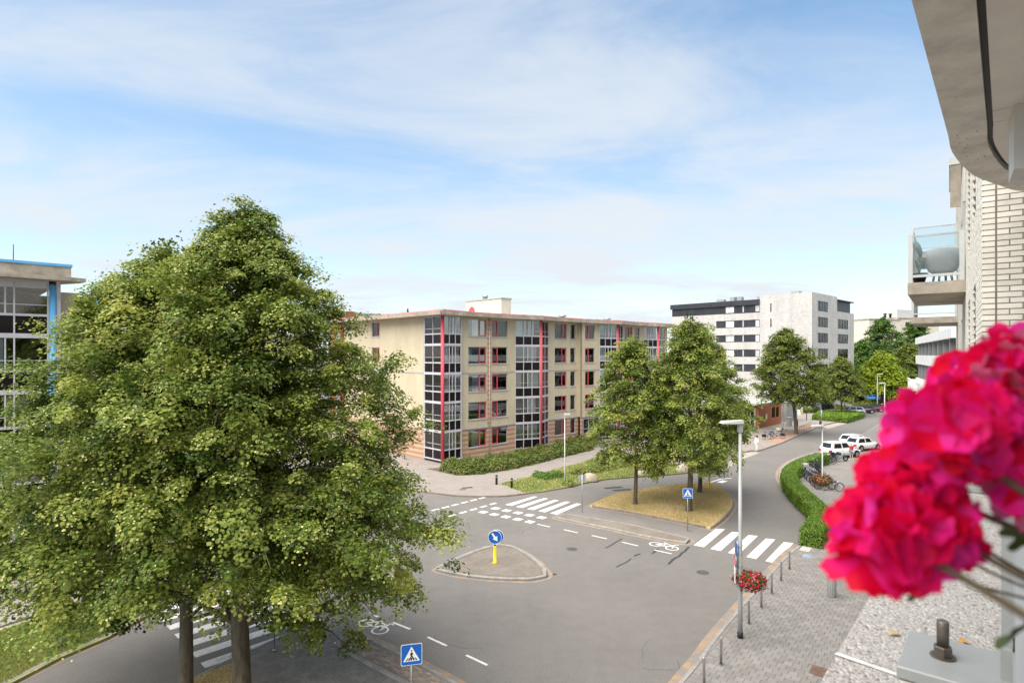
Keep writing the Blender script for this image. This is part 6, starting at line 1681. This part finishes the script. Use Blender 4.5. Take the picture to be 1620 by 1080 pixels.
# grey utility box by the pavilion
t = thing('utility_cabinet', 'small pale blue-grey utility cabinet at the right corner of the orange pavilion', 'cabinet', g(1238, 674, .1) + Vector((.9, -.2, 0)), ANG)
MB().box(-.45, .45, -.25, .25, 0, 1.3).build('body', MT['zinc_plate'], t); MB().box(-.5, .5, -.3, .3, 1.303, 1.38).build('lid', MT['lamp_grey'], t); MB().box(-.02, .02, -.27, -.253, .05, 1.25).build('door_seam', MT['black'], t)
t = thing('planter_box', 'cream planter box with a small plant beside the grey shed', 'planter', g(1263, 655, .1), ANG)
MB().box(-.6, .6, -.6, .6, 0, .9).build('box', MT['cream_wall'], t); MB().lathe((0, 0, .9), [(.4, 0), (.55, .3), (.2, .8)], 8).build('plant', mat('planter_green', (.06, .1, .02), .9, var=(6, .4)), t)

# flower baskets on the lamp posts
def basket(c, r_, rz, label, tones, seed):
    nr = np.random.default_rng(seed)
    t = thing('flower_basket', label, 'flower basket', c, rz, 'lamp post flower baskets')
    MB().lathe((0, 0, -.25), [(.12, 0), (.26, .08), (.32, .24), (.30, .26)], 14).build('bowl', MT['black'], t)
    n = 1500; d = nr.normal(size=(n, 3)); d /= np.linalg.norm(d, axis=1, keepdims=True)
    P = d * np.array([r_ * 1.08, r_, r_ * .68]) * (nr.random(n) ** .35)[:, None] * (1 + .18 * np.sin(d[:, :1] * 7 + d[:, 1:2] * 5))
    leaf_cloud('foliage', P, d + nr.normal(size=(n, 3)) * .4, .085 * nr.uniform(.7, 1.3, n), np.clip(nr.normal(.4, .2, n), 0, 1), MT['dkgreen'], t, kind='stuff')
    n = 620; d = nr.normal(size=(n, 3)); d /= np.linalg.norm(d, axis=1, keepdims=True)
    P = d * np.array([r_ * 1.14, r_ * 1.06, r_ * .72]) * nr.uniform(.9, 1.1, n)[:, None] * (1 + .18 * np.sin(d[:, :1] * 7 + d[:, 1:2] * 5))
    leaf_cloud('blossom', P, d + nr.normal(size=(n, 3)) * .3, .075 * nr.uniform(.7, 1.4, n), nr.random(n), tones, t, .48, kind='stuff')
    MB().tube([(-r_ * .95 if rz == 0 else -.5, 0, -.1), (0, 0, -.12)], .02, 6).build('bracket', MT['black'], t)
    return t
red_tones = leaf_mat('basket_red_blossom', [(0, (.30, .008, .012)), (.55, (.48, .02, .03)), (.8, (.55, .06, .12)), (1, (.72, .36, .45))], .2)
rust_tones = leaf_mat('basket_rust_blossom', [(0, (.25, .05, .03)), (.5, (.42, .12, .07)), (.85, (.5, .2, .14)), (1, (.6, .42, .3))], .2)
basket((L1.x + .36, L1.y - .05, 2.3), .50, 0, 'round basket of red and pink flowers on the tall lamp post', red_tones, 3)
q = g(1301, 811, .1); basket((q.x, q.y, 2.35), .58, 0, 'rust-coloured flower basket on the lamp post by the bicycles', rust_tones, 4)

# ------------------------------------------------------------------ bicycles
def bike_proto():
    t = thing('bicycle', 'x', 'bicycle', (0, 0, 0))
    for cx, nm in ((-.53, 'wheel'), (.53, 'wheel')):
        w_ = MB().ring((cx, 0, .34), .325, .02, 'y', 22, 5).build(nm, MT['rubber'], t)
        mb = MB()
        for k in range(7): a = k * math.pi / 7; mb.tube([(cx - .31 * math.cos(a), 0, .34 - .31 * math.sin(a)), (cx + .31 * math.cos(a), 0, .34 + .31 * math.sin(a))], .004, 3, caps=False)
        mb.ring((cx, 0, .34), .30, .01, 'y', 20, 4); mb.build('spoke', MT['steel'], w_)
    BB, ST, HD, RW, FW = Vector((-.08, 0, .30)), Vector((-.22, 0, .86)), Vector((.36, 0, .84)), Vector((-.53, 0, .34)), Vector((.53, 0, .34))
    mb = MB()
    for a, b, r_ in ((BB, ST, .017), (BB, HD - Vector((-.02, 0, .12)), .02), (ST - Vector((0, 0, .08)), HD, .018), (BB, RW, .012), (ST - Vector((0, 0, .1)), RW, .011), (HD, FW, .016), (HD, HD + Vector((-.05, 0, .2)), .014)): mb.tube([a, b], r_, 6)
    mb.build('frame', MT['bike_paint'], t)
    MB().tube([(.20, -.3, 1.02), (.30, -.24, 1.06), (.31, 0, 1.04), (.30, .24, 1.06), (.20, .3, 1.02)], .013, 6).build('handlebar', MT['steel'], t)
    MB().hexa([(-.36, -.09, .9), (-.1, -.03, .9), (-.1, .03, .9), (-.36, .09, .9), (-.38, -.11, .96), (-.1, -.03, .95), (-.1, .03, .95), (-.38, .11, .96)]).build('saddle', MT['rubber'], t)
    MB().box(-.82, -.32, -.07, .07, .70, .72).build('carrier', MT['black'], t)
    MB().ring((-.08, 0, .30), .09, .012, 'y', 14, 4).build('chainring', MT['steel'], t)
    mb = MB()
    for cx in (-.53, .53):
        pts = [(cx + .365 * math.cos(a), 0, .34 + .365 * math.sin(a)) for a in [math.radians(q) for q in range(15, 186, 17)]]; mb.tube(pts, .018, 4, caps=False)
    mb.build('mudguard', MT['black'], t)
    return t
MT['bike_paint'] = mat('bicycle_paint', (.30, .31, .34), .4, .3, objrand=.95)
proto = bike_proto()
def put_bike(q, rz, label, group=None, tilt=0.0, first=[True]):
    b = proto if first[0] else copy_tree(proto); first[0] = False
    b.location = q; b.rotation_euler = (tilt, 0, rz); b['label'] = label
    if group: b['group'] = group
    return b
def add_panniers(b, m, z=.42):
    for s in (-1, 1): MB().rbox((-.55, s * .13, z + .12), .36, .13, .32).build('pannier', m, b)
def add_crate(b, m): MB().box(.42, .78, -.2, .2, .82, 1.08).build('front_crate', m, b)
rb_ = random.Random(8)
rowA = [Vector(gxy(x, y, .1)) for x, y in ((1296, 727), (1283, 731), (1271, 738), (1266, 746), (1273, 756), (1284, 767), (1293, 776))]
rowA = [Vector(p) for p in catmull([tuple(p) for p in rowA], 5)]
for k, p in enumerate(rowA[:-1:1]):
    tdir = (rowA[k + 1] - rowA[k]); hd = math.atan2(tdir.y, tdir.x) + math.pi / 2 + rb_.uniform(-.25, .25)
    q = p + Vector((math.cos(hd), math.sin(hd))) * rb_.uniform(.55, .9)
    b = put_bike((q.x, q.y, .1), hd + (math.pi if rb_.random() < .5 else 0), '%s bicycle of the crowded hedge row, counting from the white suv' % ordinal(k + 1), 'bicycles parked along the curved hedge', rb_.gauss(0, .06))
    if k % 6 == 2: add_panniers(b, MT['black'])
for (px, py, rz, lab) in ((1314, 738, 2.6, 'bicycle with black panniers sticking out of the row towards the square'), (1322, 781, 2.75, 'bicycle with black panniers behind the rust-coloured flower basket')):
    b = put_bike(g(px - 6, py - 5, .1), rz + math.pi, lab); add_panniers(b, MT['black'])
b = put_bike(g(1268, 753, .1), .6, 'bicycle with a pale crate at the hedge bend', None, .05); add_crate(b, mat('pinkish_crate', (.5, .40, .38), .8, var=(10, .15)))
for k, (px, py, rz, lab) in enumerate(((1213, 695, .6, 'dark bicycle with black panniers, leftmost of the group by the pavilion'), (1222, 694, .9, 'bicycle in the middle of the group by the pavilion'), (1231, 693, 2.4, 'bicycle with front wheel turned to the road by the pavilion'), (1226, 690, .35, 'bicycle at the back of the group by the pavilion'), (1240, 688, .75, 'bicycle standing alone next to the leaning linden'))):
    b = put_bike(g(px, py, .1), rz, lab, None, rb_.gauss(0, .04))
    if k in (0, 2): add_panniers(b, MT['black'])
    if k == 3: add_crate(b, MT['curtain_cream'])
# bicycle stands
A, B = g(1266, 683, .1), g(1287, 673.5, .1)
for k in range(9):
    p = A.lerp(B, k / 8)
    t = thing('bicycle_stand', '%s low hoop bicycle stand counting from the leaning linden' % (ORD + ['eighth', 'ninth'])[k], 'bicycle stand', p, ANG + math.pi / 2, 'empty bicycle stands')
    MB().tube([(-.35, 0, 0), (-.35, 0, .55), (-.2, 0, .72), (.2, 0, .72), (.35, 0, .55), (.35, 0, 0)], .03, 6).build('hoop', MT['steel'], t)
    MB().box(-.4, .4, -.02, .02, .0, .04).build('ground_rail', MT['steel'], t)

# ------------------------------------------------------------------ cars
MT['car_glass'] = mat('car_glass', (.015, .018, .02), .08, spec=.8)
MT['tail_red'] = mat('tail_light', (.42, .01, .012), .25)
MT['head_glass'] = mat('head_light', (.6, .62, .64), .15)
def paint(name, c, metal=.2):
    m = mat(name, c, .28, metal, spec=.5); m.node_tree.nodes['Principled BSDF'].inputs['Coat Weight'].default_value = .6; return m
def car(label, base, rz, body_m, L=4.3, W=1.78, Hh=1.5, kind='hatch', plate='yellow'):
    t = thing('parked_car', label, 'car', base, rz, 'parked cars')
    h = L / 2; gc = .2; belt = Hh * .60
    # lower body: rounded sections from rear (-x) to front (+x): x, half width, bottom, top
    st_ = [(-h, .74, .42, belt - .12), (-h + .08, .84, .30, belt - .02), (-h + .5, .92, gc, belt + .03), (-h * .4, .95, gc, belt + .02), (0, .96, gc, belt), (h * .35, .95, gc, belt - .02), (h * .55, .93, gc, belt - .06), (h - .45, .88, gc + .02, belt - .2), (h - .1, .76, .28, belt - .32), (h, .62, .38, belt - .42)]
    mb = MB(); vs_ = []; n = 10
    for x, w, zb, zt in st_:
        w *= W / 2 / .96 * .96; 
        ring = [(-w * .86, zb), (-w, lerp(zb, zt, .25)), (-w * 1.0, lerp(zb, zt, .6)), (-w * .96, lerp(zb, zt, .86)), (-w * .80, zt), (w * .80, zt), (w * .96, lerp(zb, zt, .86)), (w * 1.0, lerp(zb, zt, .6)), (w, lerp(zb, zt, .25)), (w * .86, zb)]
        vs_ += [(x, y, z) for y, z in ring]
    fs = [(i * n + k, (i + 1) * n + k, (i + 1) * n + (k + 1) % n, i * n + (k + 1) % n) for i in range(len(st_) - 1) for k in range(n)] + [tuple(range(n - 1, -1, -1))[::-1], tuple((len(st_) - 1) * n + k for k in range(n))[::-1]]
    mb.add(vs_, fs, 0, True); body = mb.build('body', body_m, t)
    # greenhouse
    x0b, x0t = (-h + .12, -h + .62) if kind != 'sedan' else (-h + .75, -h + 1.35)
    if kind == 'suv': x0b, x0t = -h + .08, -h + .38
    x1b, x1t = h * .46, h * .46 - .75
    wb, wt_ = W / 2 * .86, W / 2 * .68; zb, zt = belt - .03, Hh - .03
    xm = lerp(x0t, x1t, .55)
    low = [(x0b, wb * .92), (lerp(x0b, x1b, .5), wb), (x1b, wb * .9)]; up = [(x0t, wt_ * .95), (xm, wt_), (x1t, wt_ * .95)]
    V = [(x, y, zb) for x, y in low] + [(x, -y, zb) for x, y in low[::-1]] + [(x, y, zt + (.03 if i == 1 else 0)) for i, (x, y) in enumerate(up)] + [(x, -y, zt + (.03 if i == 1 else 0)) for i, (x, y) in enumerate(up[::-1])]
    MB().add(V, [(6, 7, 10, 11), (7, 8, 9, 10)] + [(i, (i + 1) % 6, 6 + (i + 1) % 6, 6 + i) for i in range(6)]).build('roof', body_m, t)
    # glazing, proud of the cabin by 6 mm
    def pane(q, nm):
        c = sum((Vector(v) for v in q), Vector()) / 4; nrm = (Vector(q[1]) - Vector(q[0])).cross(Vector(q[3]) - Vector(q[0])).normalized()
        if nrm.dot(c - Vector((0, 0, belt))) < 0: nrm = -nrm
        v = [c + (Vector(p) - c) * 1.0 + nrm * .008 for p in q]; MB().add(v, [(0, 1, 2, 3)]).build(nm, MT['car_glass'], t)
    def P3(a, b, f, g_): return Vector(a).lerp(Vector(b), f) if g_ is None else Vector(a).lerp(Vector(b), f)
    def sidew(i, f0, f1):
        for s in (1, -1):
            a, b = (low[i][0], low[i][1] * s, zb), (low[i + 1][0], low[i + 1][1] * s, zb); c, d = (up[i + 1][0], up[i + 1][1] * s, zt), (up[i][0], up[i][1] * s, zt)
            def bi(u, v): return Vector(a).lerp(Vector(b), u).lerp(Vector(d).lerp(Vector(c), u), v)
            pane([bi(f0, .16), bi(f1, .16), bi(f1, .86), bi(f0, .86)], 'side_window')
    sidew(0, .22, .94); sidew(1, .06, .80)
    def endw(i, j, nm):
        a, b = (low[i][0], low[i][1], zb), (low[i][0], -low[i][1], zb); c, d = (up[i][0], -up[i][1], zt), (up[i][0], up[i][1], zt)
        def bi(u, v): return Vector(a).lerp(Vector(b), u).lerp(Vector(d).lerp(Vector(c), u), v)
        pane([bi(.08, .2), bi(.92, .2), bi(.92, .9), bi(.08, .9)], nm)
    endw(0, 0, 'rear_window'); endw(2, 2, 'windscreen')
    # wheels
    for cx in (-h + .78, h - .82):
        for s in (1, -1):
            y = s * (W / 2 - .10)
            w_ = MB().disc((cx, y, .32), .32, .21, 'y', 22).build('wheel', MT['rubber'], t)
            MB().disc((cx, y + s * .105, .32), .21, .012, 'y', 18).build('rim', MT['steel'], w_)
            MB().disc((cx, s * (W / 2 - .055), .36), .385, .10, 'y', 24).build('wheel_arch', MT['black'], t)
    for s in (1, -1):
        MB().rbox((-h + .06, s * W * .34, belt - .20), .14, .30, .24, s * -.25).build('tail_light', MT['tail_red'], t)
        MB().rbox((h - .2, s * W * .34, belt - .34), .24, .34, .13, s * -.45).build('headlight', MT['head_glass'], t)
        MB().rbox((x1b - .28, s * (W / 2 + .06), belt + .06), .12, .18, .13).build('mirror', body_m, t)
    MB().box(-h - .015, -h + .06, -.8 * W / 2, .8 * W / 2, .30, .44).build('bumper', MT['black'], t)
    MB().box(-h - .022, -h - .002, -.26, .26, .60, .71).build('number_plate', MT['yellow'], t)
    MB().box(h - .01, h + .012, -.26, .26, .42, .53).build('number_plate', MT['yellow'], t)
    MB().box(-h * .8, h * .8, -W / 2 * .85, W / 2 * .85, .19, .26).build('underbody', MT['black'], t)
    return t
white_p, silver_p, black_p, burg_p, grey_p, blue_p, dark_p = paint('white_car', (.72, .73, .74), 0), paint('silver_car', (.50, .52, .55), .5), paint('black_car', (.012, .012, .014)), paint('burgundy_car', (.11, .012, .02)), paint('grey_car', (.15, .155, .165), .4), paint('blue_car', (.03, .20, .50)), paint('dark_car', (.05, .03, .04))
pk = math.radians(40)
car('grey hatchback with a red tail light parked behind the island lindens', g(1106, 731, 0) + Vector((0.2, 0.8, 0)), math.radians(182), grey_p, 4.3)
car('white car parked left of the grey hatchback, mostly hidden by linden leaves', g(1074, 722, 0.1) + Vector((0, 1.6, 0)), math.radians(182), white_p, 4.2)
car('white suv with yellow plate, its rear turned to the motorcycle', g(1329, 722, .09), math.radians(22), white_p, 4.4, 1.86, 1.66, 'suv')
car('white car parked behind the suv next to the road', g(1354, 706, .09), math.radians(24), white_p, 4.3, 1.8, 1.5)
car('second white car squeezed between suv and the pink flowers', g(1365, 711, .09), math.radians(23), white_p, 4.3, 1.8, 1.5)
car('silver-white hatchback beside the low rectangular hedge', g(1347, 655.5, .05), math.radians(170), silver_p, 4.4, 1.8, 1.52)
car('dark purplish car right behind the silver hatchback', g(1364, 653, .05), math.radians(168), dark_p, 4.3)
car('black car with bright wheel trims in the far parking row', g(1378, 650.5, .05), math.radians(165), black_p, 4.5)
car('burgundy car parked at the end of the street', g(1408, 643, .05), math.radians(178), burg_p, 4.6, kind='sedan')
car('silver car just behind the burgundy one', g(1419, 641, .05), math.radians(178), silver_p, 4.6)
car('blue car half hidden under the small round linden', g(1374, 633.5, .05), math.radians(172), blue_p, 4.3)
car('dark car at the far left of the parking row beyond the shrubs', g(1352, 637, .05), math.radians(172), black_p, 4.3)
car('dark car behind the far lamp posts', g(1393, 633, .05), math.radians(175), dark_p, 4.3, kind='suv')
# motorcycle
t = thing('motorcycle', 'black motorcycle parked in front of the white suv', 'motorcycle', g(1328, 729.5, .09), math.radians(12))
for cx in (-.72, .72):
    w_ = MB().ring((cx, 0, .31), .25, .065, 'y', 20, 6).build('wheel', MT['rubber'], t); MB().ring((cx, 0, .31), .17, .015, 'y', 16, 4).build('rim', MT['steel'], w_); MB().disc((cx, 0, .31), .06, .12, 'y', 10).build('hub', MT['steel'], w_)
MB().rbox((-.02, 0, .45), .55, .34, .42).build('engine', MT['sign_back'], t)
MB().lathe((0, 0, 0), [(.01, .62), (.16, .66), (.19, .78), (.14, .9), (.02, .93)], 12).build('tank', MT['black'], t)
MB().hexa([(-.75, -.12, .78), (-.12, -.12, .74), (-.12, .12, .74), (-.75, .12, .78), (-.8, -.1, .88), (-.1, -.1, .82), (-.1, .1, .82), (-.8, .1, .88)]).build('seat', MT['rubber'], t)
MB().rbox((-.85, 0, .82), .28, .4, .3).build('top_case', MT['black'], t)
MB().tube([(.72, .09, .31), (.45, .09, .98)], .03, 6).build('fork', MT['steel'], t); MB().tube([(.72, -.09, .31), (.45, -.09, .98)], .03, 6).build('fork', MT['steel'], t)
MB().tube([(.3, -.38, 1.06), (.45, -.1, 1.04), (.45, .1, 1.04), (.3, .38, 1.06)], .018, 6).build('handlebar', MT['black'], t)
MB().lathe((.56, 0, .80), [(.02, 0), (.12, .04), (.12, .16), (.03, .2)], 10).build('headlamp', MT['head_glass'], t)
MB().tube([(-.05, -.14, .3), (-.95, -.18, .42)], .05, 8).build('exhaust', MT['steel'], t); MB().tube([(-.72, .08, .31), (-.1, .1, .42)], .03, 6).build('swingarm', MT['black'], t)
MB().tube([(0, .15, .3), (-.08, .3, 0)], .015, 5).build('kickstand', MT['black'], t)

# ------------------------------------------------------------------ people
def skin(name, verts, edges, radii, m, parent, root=0, sub=1):
    me = bpy.data.meshes.new(name); me.from_pydata([tuple(v) for v in verts], edges, []); me.materials.append(m)
    o = link(name, me, parent)
    md = o.modifiers.new('Skin', 'SKIN'); md.use_smooth_shade = True
    sv = me.skin_vertices[0].data if me.skin_vertices else None
    if sv is None:
        import bmesh
        bm_ = bmesh.new(); bm_.from_mesh(me); bm_.verts.layers.skin.verify(); bm_.to_mesh(me); bm_.free(); sv = me.skin_vertices[0].data
    for i, r_ in enumerate(radii):
        sv[i].radius = (r_, r_) if not isinstance(r_, tuple) else r_; sv[i].use_root = (i == root)
    o.modifiers.new('Subdivision', 'SUBSURF').levels = sub; o.modifiers['Subdivision'].render_levels = sub
    return o
SK = mat('skin', (.50, .31, .22), .6)
def person(label, base, rz, top, legs, hair, height=1.7, stride=.18, bare_legs=False, bare_arms=True, shoes=None, long_hair=False):
    k = height / 1.7
    t = thing('person', label, 'person', base, rz)
    S = lambda x, y, z: (x * k, y * k, z * k)
    # body: pelvis, spine, neck, head, arms with hands, legs with feet, one continuous surface; faces +x
    v = [S(0, 0, .93), S(0, 0, 1.12), S(0, 0, 1.36), S(.0, 0, 1.47), S(.02, 0, 1.56), S(.03, 0, 1.66),
         S(0, .16, 1.38), S(-.03, .22, 1.12), S(.06, .23, .90), S(.10, .23, .82), S(0, -.16, 1.38), S(.05, -.22, 1.12), S(.14, -.2, .92), S(.18, -.19, .84),
         S(.0, .09, .88), S(stride * .4, .09, .49), S(stride * .55, .09, .09), S(stride * .55 + .16, .10, .035), S(0, -.09, .88), S(-stride * .1, -.09, .49), S(-stride, -.09, .10), S(-stride + .15, -.10, .035), S(.10, 0, 1.60)]
    e = [(0, 1), (1, 2), (2, 3), (3, 4), (4, 5), (2, 6), (6, 7), (7, 8), (8, 9), (2, 10), (10, 11), (11, 12), (12, 13), (0, 14), (14, 15), (15, 16), (16, 17), (0, 18), (18, 19), (19, 20), (20, 21), (4, 22)]
    r_ = [(.15, .11), (.125, .10), (.15, .10), (.055, .055), (.085, .075), (.075, .07), .055, .042, .032, .028, .055, .042, .032, .028, .085, .058, .042, .035, .085, .058, .042, .035, .022]
    skin('body', v, e, [tuple(a * k for a in q) if isinstance(q, tuple) else q * k for q in r_], SK, t)
    # clothing, a little larger than the body
    vt = [S(0, 0, .92), S(0, 0, 1.12), S(0, 0, 1.34), S(0, 0, 1.42), S(0, .16, 1.38), S(-.02, .205, 1.2), S(-.03, .22, 1.12), S(.06, .23, .92), S(0, -.16, 1.38), S(.04, -.205, 1.2), S(.05, -.22, 1.12), S(.14, -.2, .94)]
    et = [(0, 1), (1, 2), (2, 3), (2, 4), (4, 5), (2, 8), (8, 9)] + ([] if bare_arms else [(5, 6), (6, 7), (9, 10), (10, 11)])
    rt = [(.17, .13), (.145, .12), (.17, .12), (.10, .09), .075, .065, .058, .048, .075, .065, .058, .048]
    if bare_arms:
        keep = [0, 1, 2, 3, 4, 5, 8, 9]; mp = {a: i for i, a in enumerate(keep)}
        vt, rt, et = [vt[i] for i in keep], [rt[i] for i in keep], [(mp[a], mp[b]) for a, b in et]
    skin('shirt', vt, et, [tuple(a * k for a in q) if isinstance(q, tuple) else q * k for q in rt], top, t)
    if bare_legs: vl = [S(0, 0, .95), S(0, .09, .86), S(stride * .3, .09, .55), S(0, -.09, .86), S(-stride * .08, -.09, .55)]; el = [(0, 1), (1, 2), (0, 3), (3, 4)]; rl = [(.165, .125), .11, .095, .11, .095]
    else: vl = [S(0, 0, .95), S(0, .09, .86), S(stride * .4, .09, .49), S(stride * .55, .09, .11), S(0, -.09, .86), S(-stride * .1, -.09, .49), S(-stride, -.09, .12)]; el = [(0, 1), (1, 2), (2, 3), (0, 4), (4, 5), (5, 6)]; rl = [(.165, .125), .105, .078, .065, .105, .078, .065]
    skin('trousers' if not bare_legs else 'shorts', vl, el, [tuple(a * k for a in q) if isinstance(q, tuple) else q * k for q in rl], legs, t)
    hv = [S(-.025, 0, 1.63), S(-.015, 0, 1.70)] + ([S(-.07, 0, 1.5), S(-.08, 0, 1.36)] if long_hair else [])
    skin('hair', hv, [(0, 1)] + ([(0, 2), (2, 3)] if long_hair else []), [(.112 * k, .105 * k), (.10 * k, .10 * k)] + ([.07 * k, .05 * k] if long_hair else []), hair, t)
    for s, x in ((.10, stride * .55), (-.10, -stride)):
        MB().hexa([S(x - .07, s - .045, 0), S(x + .2, s - .045, 0), S(x + .2, s + .045, 0), S(x - .07, s + .045, 0), S(x - .07, s - .04, .09), S(x + .15, s - .035, .065), S(x + .15, s + .035, .065), S(x - .07, s + .04, .09)]).build('shoe', shoes or MT['lamp_white'], t)
    # eyes
    for s in (.03, -.03): MB().lathe(S(.105, s, 1.615), [(.001, -.008), (.009, 0), (.001, .008)], 6).build('eye', MT['black'], t)
    return t
WH, JE, RD, BKc, HR = mat('white_cloth', (.75, .75, .76), .9, var=(8, .05)), mat('blue_denim', (.22, .30, .48), .9, var=(20, .15)), mat('red_cloth', (.55, .035, .04), .9, var=(8, .1)), mat('black_cloth', (.02, .02, .025), .9), mat('dark_hair', (.02, .015, .012), .6)
person('person in all-white clothes with dark hair walking at the far kerb', g(1197, 712.5, .1), math.radians(200), WH, WH, HR, 1.66, .10, bare_arms=False, long_hair=True)
person('person in a red top and blue shorts standing by the motorcycle', g(1347, 727, .09), math.radians(95), RD, JE, HR, 1.72, .06, bare_legs=True)
person('small figure in black at the kerb before the low hedge', g(1297.5, 677.5, .1), math.radians(120), BKc, BKc, HR, 1.32, .22, bare_arms=False, shoes=MT['black'])
pb_ = g(327, 969, 0.006)
person('person in pale blue jeans with a yellow bag on the left zebra crossing', pb_, math.radians(210), WH, mat('pale_denim', (.40, .46, .58), .9, var=(20, .12)), HR, 1.72, .05)
bg_ = thing('shopping_bag', 'bright yellow shopping bag carried on the left zebra crossing', 'bag', (pb_.x + .26, pb_.y - .1, .36), .4)
MB().add([(-.16, -.05, 0), (.16, -.05, 0), (.16, .05, 0), (-.16, .05, 0), (-.22, -.09, .2), (.22, -.09, .2), (.22, .09, .2), (-.22, .09, .2), (-.17, -.03, .4), (.17, -.03, .4), (.17, .03, .4), (-.17, .03, .4)],
         [(3, 2, 1, 0)] + [(a + i, a + (i + 1) % 4, a + 4 + (i + 1) % 4, a + 4 + i) for a in (0, 4) for i in range(4)] + [(8, 9, 10, 11)], 0, True).build('bag_body', MT['yellow'], bg_)
MB().tube([(-.08, 0, .38), (-.06, 0, .52), (.06, 0, .52), (.08, 0, .38)], .012, 6).build('handle', MT['yellow'], bg_)
